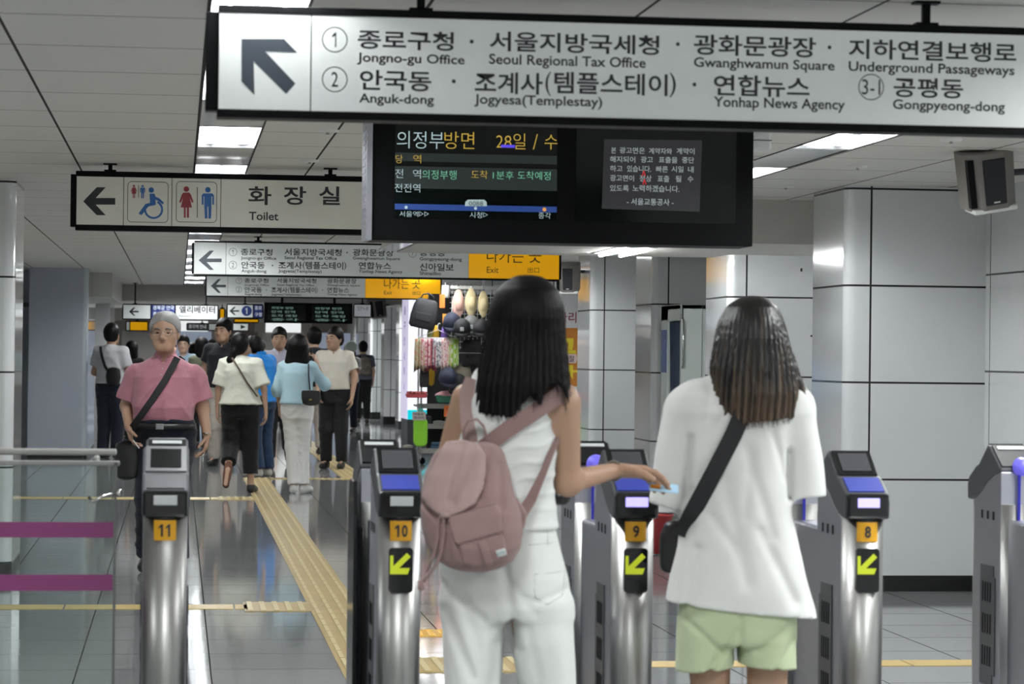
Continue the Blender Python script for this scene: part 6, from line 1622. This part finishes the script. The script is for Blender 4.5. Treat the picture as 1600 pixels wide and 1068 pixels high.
def groove(amp, c=0.0):
    def fn(P):
        th = np.arctan2(P[:, 1], P[:, 0] - c)
        return amp * (np.sin(th * 46 + 2.5 * np.sin(P[:, 2] * 7)) + .7 * np.sin(th * 83 + 3 * np.sin(P[:, 2] * 11 + 1))) * np.clip((1.66 - P[:, 2]) / .1, .1, 1)
    return fn
hf3 = DISP(hf2, groove(.0022, x1(820)))
hf3 = SUB(hf3, ell((hd[0] + .05, .12, 1.56), (.07, .08, .12)), .02)
sdf_obj('hair', hf3, (-.20, -.22, 1.30), (.26, .22, 1.76), .0045, M_HAIRK, root)
mb = MB()
def sp1(t, rg):
    xe = x1(742) + (x1(897) - x1(742)) * t; ze = float(zc1(xe)) - rg.uniform(0, .028); f = (xe - x1(741)) / (x1(898) - x1(741))
    P = []
    for z in np.linspace(1.60, max(ze, 1.30), 10):
        l = np.interp(z, zs_, L1); r = np.interp(z, zs_, R1)
        x = l + (r - l) * (.04 + .92 * f) + rg.normal(0, .001); y = surf_y(hf, x, max(z, LZ(655)), -.3, .1, 130)
        P.append((x, (y if y is not None else -.05) - .0012, z))
    return P
strands(mb, 170, 0, 0, 4, sp1, .0013)
hs = mb.build('loose_strands', M_HAIRK, root, fix=False)
# bracelet
b = MB(); w_ = V3(*wr_); dd = _unit(V3(*wr_) - V3(*el_)); u_ = _unit(np.cross(dd, (0, 0, 1))); v_ = np.cross(dd, u_)
b.tube([w_ - dd * .005 + u_ * .027 * math.cos(a) + v_ * .027 * math.sin(a) for a in np.linspace(0, 2 * math.pi, 25)], .0045, 8); b.build('bracelet', mat('beaded_bracelet', (.22, .2, .16), .4, var=.6, vscale=200), root)
# card in the hand
p = local(root, V3(*wr_) + (.150, .012, -.050)); t = thing('transit_card', 'pale blue card with an orange spot held over the reader of gate 9', 'card', tuple(p), -YAW)
t.rotation_euler = (R(24), R(5), -YAW)
b = MB(); b.prism(rrect(-.050, .036, -.026, .026, .004), -.001, .001, axis='z'); b.build('card', mat('pale_blue_card', (.38, .60, .78), .35), t)
b = MB(); b.box(-.046, -.018, -.012, .012, .0011, .0016); b.box(-.046, -.018, -.012, .012, -.0016, -.0011); b.build('orange_spot', mat('orange_patch', (.75, .30, .03), .5), t)

# backpack
M_PACK = cloth('dusty_rose_canvas', (.27, .175, .165), sc=420, bump=.35, var=.10)
M_PACK2 = cloth('light_rose_canvas', (.36, .25, .235), sc=420, bump=.35, var=.10)
t = thing('backpack', 'dusty rose drawstring backpack on the back of the woman in the white tank top', 'bag', place(C1), -YAW)
BP = t
pz = [LZ(v) for v in (884, 878, 864, 845, 820, 795, 765, 735, 705, 688)]
Lb = np.array([x1(v) for v in (722, 706, 688, 676, 668, 664, 664, 669, 684, 700)]); Rb = np.array([x1(v) for v in (770, 787, 806, 816, 820, 818, 808, 800, 790, 784)])
pk = loft(pz, (Lb + Rb) / 2, [-.21, -.21, -.21, -.215, -.22, -.22, -.215, -.205, -.19, -.18], (Rb - Lb) / 2, [.065, .08, .095, .105, .105, .105, .10, .09, .075, .06], 2.4, .03)
def pkf(P):
    X, Z_ = P[:, 0], P[:, 2]; s = 0
    for (ax, az, bx_, bz, w_, a_) in ((x1(727), LZ(690), x1(712), LZ(770), .010, .012), (x1(745), LZ(690), x1(715), LZ(775), .012, .010), (x1(765), LZ(700), x1(755), LZ(770), .010, .009), (x1(783), LZ(720), x1(785), LZ(780), .012, .008), (x1(672), LZ(780), x1(690), LZ(800), .008, .01), (x1(700), LZ(800), x1(712), LZ(870), .010, .005)):
        d_ = np.array([bx_ - ax, bz - az]); l2 = d_ @ d_; h_ = np.clip(((X - ax) * d_[0] + (Z_ - az) * d_[1]) / l2, 0, 1)
        q = np.sqrt((X - ax - h_ * d_[0]) ** 2 + (Z_ - az - h_ * d_[1]) ** 2); s = s + a_ * np.exp(-(q / w_) ** 2)
    return s + wob(.002, 16, 4)(P)
pk = DISP(pk, pkf)
sdf_obj('main_compartment', pk, (-.30, -.40, .84), (.10, -.02, 1.32), .0055, M_PACK, t)
# top flap: rounded panel hugging the front of the bag
def flap_field(outline, base, off, th):
    """thin panel over a surface inside an outline polygon (x, z)"""
    O_ = np.array(outline)
    def f(P):
        x, z = P[:, 0], P[:, 2]; n_ = len(O_); d = np.full(len(P), 1e9); ins = np.zeros(len(P), bool)
        for i in range(n_):
            a, c = O_[i], O_[(i + 1) % n_]; e = c - a; h_ = np.clip(((x - a[0]) * e[0] + (z - a[1]) * e[1]) / (e @ e), 0, 1)
            d = np.minimum(d, np.hypot(x - a[0] - h_ * e[0], z - a[1] - h_ * e[1])); cr = ((a[1] > z) != (c[1] > z)); xi = (c[0] - a[0]) * (z - a[1]) / (c[1] - a[1] + 1e-12) + a[0]; ins ^= cr & (x < xi)
        d = np.where(ins, -d, d); b_ = base(P)
        q = .006
        sh = np.abs(b_ - off) - th
        return np.maximum(np.maximum(d, sh), P[:, 1] + .16)
    return f
fo = [(x1(a), LZ(b_)) for a, b_ in ((676, 735), (668, 765), (673, 782), (690, 792), (708, 796), (728, 788), (748, 776), (760, 755), (764, 730), (762, 705), (752, 690), (725, 684), (700, 688))]
fl = flap_field(fo, pk, .010, .010)
sdf_obj('top_flap', DISP(fl, wob(.0012, 30, 8)), (-.30, -.40, 1.00), (.0, -.02, 1.32), .005, M_PACK2, t)
po = [(x1(a), LZ(b_)) for a, b_ in ((706, 796), (778, 778), (785, 782), (790, 818), (724, 837), (718, 834))]
sdf_obj('pocket_flap', flap_field(po, pk, .010, .008), (-.30, -.42, .92), (.06, -.02, 1.12), .005, M_PACK, t)
po = [(x1(a), LZ(b_)) for a, b_ in ((724, 835), (788, 818), (796, 850), (790, 862), (745, 872), (730, 866))]
sdf_obj('front_pocket', flap_field(po, pk, .006, .006), (-.30, -.42, .86), (.06, -.02, 1.06), .005, M_PACK, t)
po = [(x1(a), LZ(b_)) for a, b_ in ((751, 832), (763, 828), (776, 868), (764, 873))]
sdf_obj('pocket_strap', flap_field(po, pk, .014, .005), (-.30, -.42, .86), (.06, -.02, 1.06), .0045, M_PACK, t)
po = [(x1(a), LZ(b_)) for a, b_ in ((778, 846), (793, 842), (797, 853), (782, 857))]
lb = sdf_obj('label_patch', flap_field(po, pk, .014, .002), (-.10, -.42, .90), (.06, -.02, 1.02), .003, mat('pale_patch', (.62, .66, .66), .6), t)
b = MB(); 
for (px_, py_) in ((783, 851), (787, 849), (791, 848)):
    y = surf_y(pk, x1(px_), LZ(py_)); b.tube([(x1(px_) - .002, y - .020, LZ(py_) - .004), (x1(px_) + .002, y - .020, LZ(py_) + .004)], .0010, 5)
b.build('patch_print', mat('grey_teal_print', (.15, .28, .3), .6), lb)
b = MB()
def on_pack(px_, py_, off=.02): y = surf_y(pk, x1(px_), LZ(py_)); return (x1(px_), (y if y is not None else -.28) - off, LZ(py_))
b.tube([on_pack(703, 770), on_pack(700, 792), on_pack(702, 820), on_pack(698, 850), (x1(690), -.30, LZ(870)), (x1(680), -.28, LZ(885)), (x1(668), -.27, LZ(898))], .0040, 6)
b.tube([on_pack(702, 770), on_pack(694, 800), on_pack(692, 830), (x1(686), -.31, LZ(855)), (x1(676), -.29, LZ(880))], .0035, 6)
b.lathe([(0, .016), (.008, .012), (.010, -.01), (0, -.016)], 8, (x1(667), -.27, LZ(902))); b.build('drawstring', M_PACK, t)
b = MB(); b.tube([on_pack(697, 794, .022), on_pack(711, 792, .022)], .009, 8); b.build('cord_lock', M_PACK2, t)
b = MB()
hp = [(x1(728), -.14, LZ(690)), (x1(727), -.15, LZ(668)), (x1(735), -.155, LZ(655)), (x1(748), -.155, LZ(653)), (x1(758), -.15, LZ(664)), (x1(766), -.14, LZ(690))]
b.ribbon([Vector(p_) for p_ in hp], [Vector((0, 1, 0))] * 6, .030, .006); b.build('grab_handle', M_PACK, t)
tb_ = U(tank, (body, .01))
o_, P_ = sash(tb_, [(x1(757), LZ(698)), (x1(790), LZ(672)), (x1(835), LZ(642)), (x1(870), LZ(618)), (x1(884), LZ(603))], .046, M_PACK, 'shoulder_strap', t, off=.008, th=.010)
o_, P_ = sash(tb_, [(x1(738), LZ(690)), (x1(733), LZ(650)), (x1(731), LZ(615)), (x1(740), LZ(592))], .044, M_PACK2, 'shoulder_strap', t, off=.008, th=.010)
b = MB(); b.ribbon([(x1(815), -.16, LZ(800)), (x1(832), -.13, LZ(775)), (x1(850), -.11, LZ(735)), (x1(868), -.06, LZ(690)), (x1(874), .0, LZ(668))], [Vector((1, 0, .5))] * 5, [.040, .030, .020, .018, .018], .006); b.build('lower_strap', M_PACK, t)
b = MB(); b.prism([(x1(808), LZ(770)), (x1(826), LZ(795)), (x1(822), LZ(815)), (x1(812), LZ(845)), (x1(800), LZ(840))], -.20, -.12); b.build('side_wing', M_PACK, t, bevel=.008)
# little black bag at her side
t = thing('pouch', 'small black pouch under the raised arm of the woman in the tank top', 'bag', place(C1), -YAW)
sdf_obj('pouch_body', loft([LZ(792), LZ(780), LZ(720), LZ(660)], [x1(878), x1(877), x1(872), x1(868)], .15, [.025, .036, .035, .015], .05, 3, .015), (.04, .02, 1.0), (.24, .26, 1.36), .007, M_LEA, t)
b = MB(); b.box(x1(866), x1(884), .085, .096, LZ(788), LZ(764)); b.box(x1(874), x1(880), .080, .09, LZ(776), LZ(768), 1); b.build('pocket', [M_LEA, M_BAR], t, bevel=.004)

# ---------------------------------------------------------------- woman 2: oversized white tee, pale green shorts
ZW = 7.75; SW = 4000 / ZW
zz = lambda *v: [1.5 + (q - 1.5) * 1.069 if q > .8 else q for q in v] if len(v) > 1 else 1.5 + (v[0] - 1.5) * 1.069  # literal heights scaled about the camera's eye level after pushing her farther away
C2 = 1160
x2 = lambda v: LX(v, C2)
root = thing('person', 'woman with long ombre brown hair, baggy white tee and pale green shorts', 'person', place(C2), -YAW)
hd = (x2(1176), .03, zz(1.555))
HP, o = head_parts(hd, False, .98)
elL, elR = (x2(1046), .02, LZ(752)), (x2(1258), .02, LZ(752))
body = U(loft(zz(.84, .93, 1.00, 1.08, 1.18, 1.29, 1.37, 1.41), [0, 0, 0, 0, .005, .01, .012, .012], 0, [.12, .145, .14, .13, .13, .145, .135, .06], [.105, .115, .105, .095, .10, .11, .085, .05], 2.2, .03),
    (rc((.02, 0, zz(1.40)), (hd[0], .01, zz(1.49)), .05, .046), .04), *HP, (rc((-.13, 0, zz(1.345)), (.155, 0, zz(1.345)), .048, .048), .04),
    (rc((-.16, 0, zz(1.34)), elL, .048, .038), .03), (rc((.175, 0, zz(1.34)), elR, .048, .038), .03),
    (rc(elL, (x2(1075), .24, 1.06), .038, .024), .02), (rc(elR, (x2(1225), .25, 1.08), .038, .024), .02),
    *[(f, k) for f, k in hand((x2(1075), .24, 1.06), (.4, 1, .1), (1, 0, 0), .95, .5, 1)], *[(f, k) for f, k in hand((x2(1225), .25, 1.08), (-.4, 1, .1), (-1, 0, 0), .95, .5, -1)],
    (rc((x2(1108), 0, .85), (x2(1117), .02, .46), .078, .058), .03), (rc((x2(1117), .02, .46), (x2(1120), -.02, .09), .052, .034), .02), (rc((x2(1206), 0, .85), (x2(1205), .02, .46), .078, .058), .03), (rc((x2(1205), .02, .46), (x2(1204), -.02, .09), .052, .034), .02),
    (rc((x2(1120), -.02, .06), (x2(1115), .14, .04), .035, .03), .02), (rc((x2(1204), -.02, .06), (x2(1210), .14, .04), .035, .03), .02))
sdf_obj('body', body, (-.42, -.25, -.02), (.42, .45, 1.70), .007, skin('warm'), root)
# shorts
shz = [LZ(922), LZ(960), LZ(1000)]
sh = U(loft([LZ(1000), LZ(980), LZ(940), LZ(905)], [x2(1157), x2(1157), x2(1158), x2(1158)], 0, [.178, .180, .178, .165], [.13, .135, .135, .12], 2.4, .02),
    (CUT(loft([LZ(1048), LZ(1036), LZ(1000), LZ(960)], [x2(1106), x2(1106), x2(1107), x2(1110)], 0, [.088, .088, .088, .085], [.12, .12, .12, .12], 2.3, .006), half((x2(1106), 0, LZ(1038)), (.12, 0, -1))), .015),
    (CUT(loft([LZ(1048), LZ(1036), LZ(1000), LZ(960)], [x2(1204), x2(1204), x2(1203), x2(1201)], 0, [.090, .090, .090, .086], [.12, .12, .12, .12], 2.3, .006), half((x2(1204), 0, LZ(1034)), (-.12, 0, -1))), .015))
def shf(P):
    X, Z_ = P[:, 0], P[:, 2]; s = 0
    for (ax, az, bx_, bz, w_, a_) in ((x2(1156), LZ(955), x2(1155), LZ(1010), .010, .008), (x2(1075), LZ(960), x2(1130), LZ(1010), .010, .006), (x2(1150), LZ(975), x2(1110), LZ(1035), .012, .008), (x2(1235), LZ(965), x2(1185), LZ(1005), .012, .007), (x2(1240), LZ(990), x2(1215), LZ(1030), .010, .006)):
        d_ = np.array([bx_ - ax, bz - az]); l2 = d_ @ d_; h_ = np.clip(((X - ax) * d_[0] + (Z_ - az) * d_[1]) / l2, 0, 1)
        q = np.sqrt((X - ax - h_ * d_[0]) ** 2 + (Z_ - az - h_ * d_[1]) ** 2); s = s + a_ * np.exp(-(q / w_) ** 2)
    return s * (P[:, 1] < 0) + wob(.002, 12, 5)(P)
sdf_obj('shorts', DISP(sh, shf), (-.28, -.24, .50), (.28, .24, .92), .006, cloth('pale_green_cotton', (.46, .53, .34), sc=300), root)
# tee
tz = [LZ(v) for v in (962, 945, 900, 850, 800, 740, 680, 640, 615, 600)]
LT = np.array([x2(v) for v in (1038, 1042, 1050, 1060, 1066, 1070, 1066, 1060, 1075, 1110)]); RT = np.array([x2(v) for v in (1279, 1276, 1264, 1250, 1240, 1238, 1240, 1252, 1245, 1222)])
tee = CUT(loft(tz, (LT + RT) / 2, 0, (RT - LT) / 2, [.150, .150, .150, .145, .14, .135, .135, .13, .105, .07], 2.3, .008), half((x2(1160), 0, LZ(946)), (-.10, 0, -1)))
tee = U(tee, (rc((x2(1095), 0, LZ(622)), (x2(1235), 0, LZ(622)), .062, .062), .05),
    (CUT(rc((x2(1075), 0, LZ(640)), (x2(1057), .02, LZ(790)), .074, .082), half((x2(1050), .0, LZ(792)), (-.25, .0, -1))), .035),
    (CUT(rc((x2(1242), 0, LZ(640)), (x2(1257), .02, LZ(790)), .070, .078), half((x2(1258), .0, LZ(771)), (.05, .0, -1))), .035), (rc((x2(1135), -.01, LZ(597)), (x2(1210), -.01, LZ(597)), .045, .045), .04))
def tef(P):
    X, Z_ = P[:, 0], P[:, 2]; s = 0
    for (ax, az, bx_, bz, w_, a_) in ((x2(1076), LZ(680), x2(1072), LZ(770), .012, .015), (x2(1232), LZ(700), x2(1234), LZ(770), .010, .016), (x2(1128), LZ(740), x2(1165), LZ(900), .020, .007), (x2(1160), LZ(690), x2(1205), LZ(830), .018, .006), (x2(1110), LZ(800), x2(1150), LZ(850), .016, .007),
                                 (x2(1140), LZ(620), x2(1120), LZ(655), .010, .005), (x2(1105), LZ(605), x2(1100), LZ(650), .010, .005), (x2(1185), LZ(820), x2(1240), LZ(930), .018, .008), (x2(1090), LZ(850), x2(1075), LZ(930), .016, .008), (x2(1060), LZ(800), x2(1080), LZ(760), .010, .008), (x2(1200), LZ(660), x2(1225), LZ(740), .012, .006), (x2(1170), LZ(700), x2(1160), LZ(800), .016, .004)):
        d_ = np.array([bx_ - ax, bz - az]); l2 = d_ @ d_; h_ = np.clip(((X - ax) * d_[0] + (Z_ - az) * d_[1]) / l2, 0, 1)
        q = np.sqrt((X - ax - h_ * d_[0]) ** 2 + (Z_ - az - h_ * d_[1]) ** 2); s = s + a_ * np.exp(-(q / w_) ** 2)
    return s * (P[:, 1] < .03) + wob(.003, 11, 6)(P)
tee = DISP(tee, tef)
sdf_obj('tee_shirt', tee, (-.38, -.28, .66), (.38, .28, 1.50), .006, cloth('white_cotton', (.68, .69, .67), sc=420, bump=.2), root)
for sx, c_ in ((-1, x2(1120)), (1, x2(1204))):
    sdf_obj('shoe', CUT(U(rc((c_, -.04, .04), (c_ + sx * .01, .15, .036), .042, .036), (rc((c_, -.02, .08), (c_, .05, .06), .04, .036), .03)), half((0, 0, .002), (0, 0, -1))), (c_ - .12, -.15, -.02), (c_ + .12, .25, .16), .01, MATS['white_sneaker'], root)
# ombre hair
def ombre(name):
    mt = bpy.data.materials.new(name); mt.use_nodes = True; nt, N, L, b_ = nodes_of(mt)
    tc = N.new('ShaderNodeTexCoord'); s = N.new('ShaderNodeSeparateXYZ'); L.new(tc.outputs['Object'], s.inputs[0])
    mp = N.new('ShaderNodeMapping'); mp.inputs['Scale'].default_value = (60, 20, 1.5); L.new(tc.outputs['Object'], mp.inputs[0])
    nz = N.new('ShaderNodeTexNoise'); nz.inputs['Scale'].default_value = 1.2; nz.inputs['Detail'].default_value = 4; L.new(mp.outputs[0], nz.inputs['Vector'])
    mr = N.new('ShaderNodeMapRange'); mr.inputs[1].default_value = 1.56; mr.inputs[2].default_value = 1.28; L.new(s.outputs[2], mr.inputs[0])
    ad = N.new('ShaderNodeMath'); ad.operation = 'MULTIPLY_ADD'; L.new(nz.outputs['Fac'], ad.inputs[0]); ad.inputs[1].default_value = 2.6; ad.inputs[2].default_value = -1.35
    a2 = N.new('ShaderNodeMath'); a2.operation = 'ADD'; L.new(mr.outputs[0], a2.inputs[0]); L.new(ad.outputs[0], a2.inputs[1])
    cr = N.new('ShaderNodeValToRGB'); cr.color_ramp.elements[0].position = .15; cr.color_ramp.elements[0].color = (.006, .005, .005, 1); cr.color_ramp.elements[1].position = 1.0; cr.color_ramp.elements[1].color = (.10, .064, .036, 1)
    L.new(a2.outputs[0], cr.inputs[0]); L.new(cr.outputs[0], b_.inputs['Base Color']); b_.inputs['Roughness'].default_value = .4
    bp = N.new('ShaderNodeBump'); bp.inputs['Strength'].default_value = .6; bp.inputs['Distance'].default_value = .003; L.new(nz.outputs['Fac'], bp.inputs['Height']); L.new(bp.outputs[0], b_.inputs['Normal'])
    MATS[name] = mt; return mt
M_OMB = ombre('ombre_brown_hair')
zs_ = [LZ(v) for v in (668, 650, 610, 570, 530, 495, 475, 462)]
L2 = np.array([x2(v) for v in (1120, 1117, 1113, 1109, 1115, 1124, 1136, 1155)]); R2 = np.array([x2(v) for v in (1240, 1240, 1244, 1240, 1232, 1222, 1212, 1198)])
hf = U(loft(zs_, (L2 + R2) / 2, [-.065, -.06, -.055, -.035, -.015, .0, .0, .01], (R2 - L2) / 2, [.075, .085, .095, .105, .108, .105, .09, .06], 2.3, .012), (ell((x2(1175), .005, zz(1.57)), (.090, .108, .101)), .03), (rc((x2(1225), -.02, LZ(560)), (x2(1255), -.03, LZ(612)), .022, .012), .03), (rc((x2(1255), -.03, LZ(612)), (x2(1270), -.03, LZ(630)), .012, .002), .01))
def zc2(x): return np.interp(x, [x2(v) for v in (1112, 1120, 1135, 1155, 1180, 1205, 1225, 1236, 1245)], [LZ(v) for v in (635, 648, 640, 655, 652, 650, 645, 648, 600)])
hfb = lambda P: np.maximum(hf(P), np.where(P[:, 0] < x2(1243), zc2(P[:, 0]) - P[:, 2] + .005 * np.sin(P[:, 0] * 700), -1))
hfb = SUB(DISP(hfb, groove(.0026, x2(1176))), ell((hd[0], .12, zz(1.52)), (.07, .08, .12)), .02)
sdf_obj('hair', hfb, (-.18, -.26, 1.24), (.28, .22, 1.74), .0045, M_OMB, root)
mb = MB()
def sp2(t, rg):
    xe = x2(1114) + (x2(1240) - x2(1114)) * t; ze = float(zc2(xe)) - rg.uniform(0, .022); f = t
    P = []
    for z in np.linspace(zz(1.55), max(ze, 1.26), 10):
        l = np.interp(z, zs_, L2); r = np.interp(z, zs_, R2); x = l + (r - l) * (.04 + .92 * f) + rg.normal(0, .0012); y = surf_y(hf, x, max(z, LZ(660)), -.3, .1, 130)
        P.append((x, (y if y is not None else -.06) - .0012, z))
    return P
strands(mb, 150, 0, 0, 8, sp2, .0014)
mb.build('loose_strands', M_OMB, root, fix=False)
# her bag strap and bag
t = thing('crossbody_bag', 'black crossbody bag whose wide strap crosses the back of the baggy white tee', 'bag', place(C2), -YAW)
sash(tee, [(x2(1160), LZ(628)), (x2(1140), LZ(675)), (x2(1105), LZ(745)), (x2(1078), LZ(800)), (x2(1066), LZ(832))], .052, M_WEB, 'strap', t, off=.006, th=.004)
sdf_obj('pouch', loft([LZ(900), LZ(885), LZ(840), LZ(815)], [x2(1075)] * 4, .17, [.06, .07, .07, .05], .035, 3, .015), (-.30, .05, .80), (.0, .30, 1.10), .008, M_LEA, t)
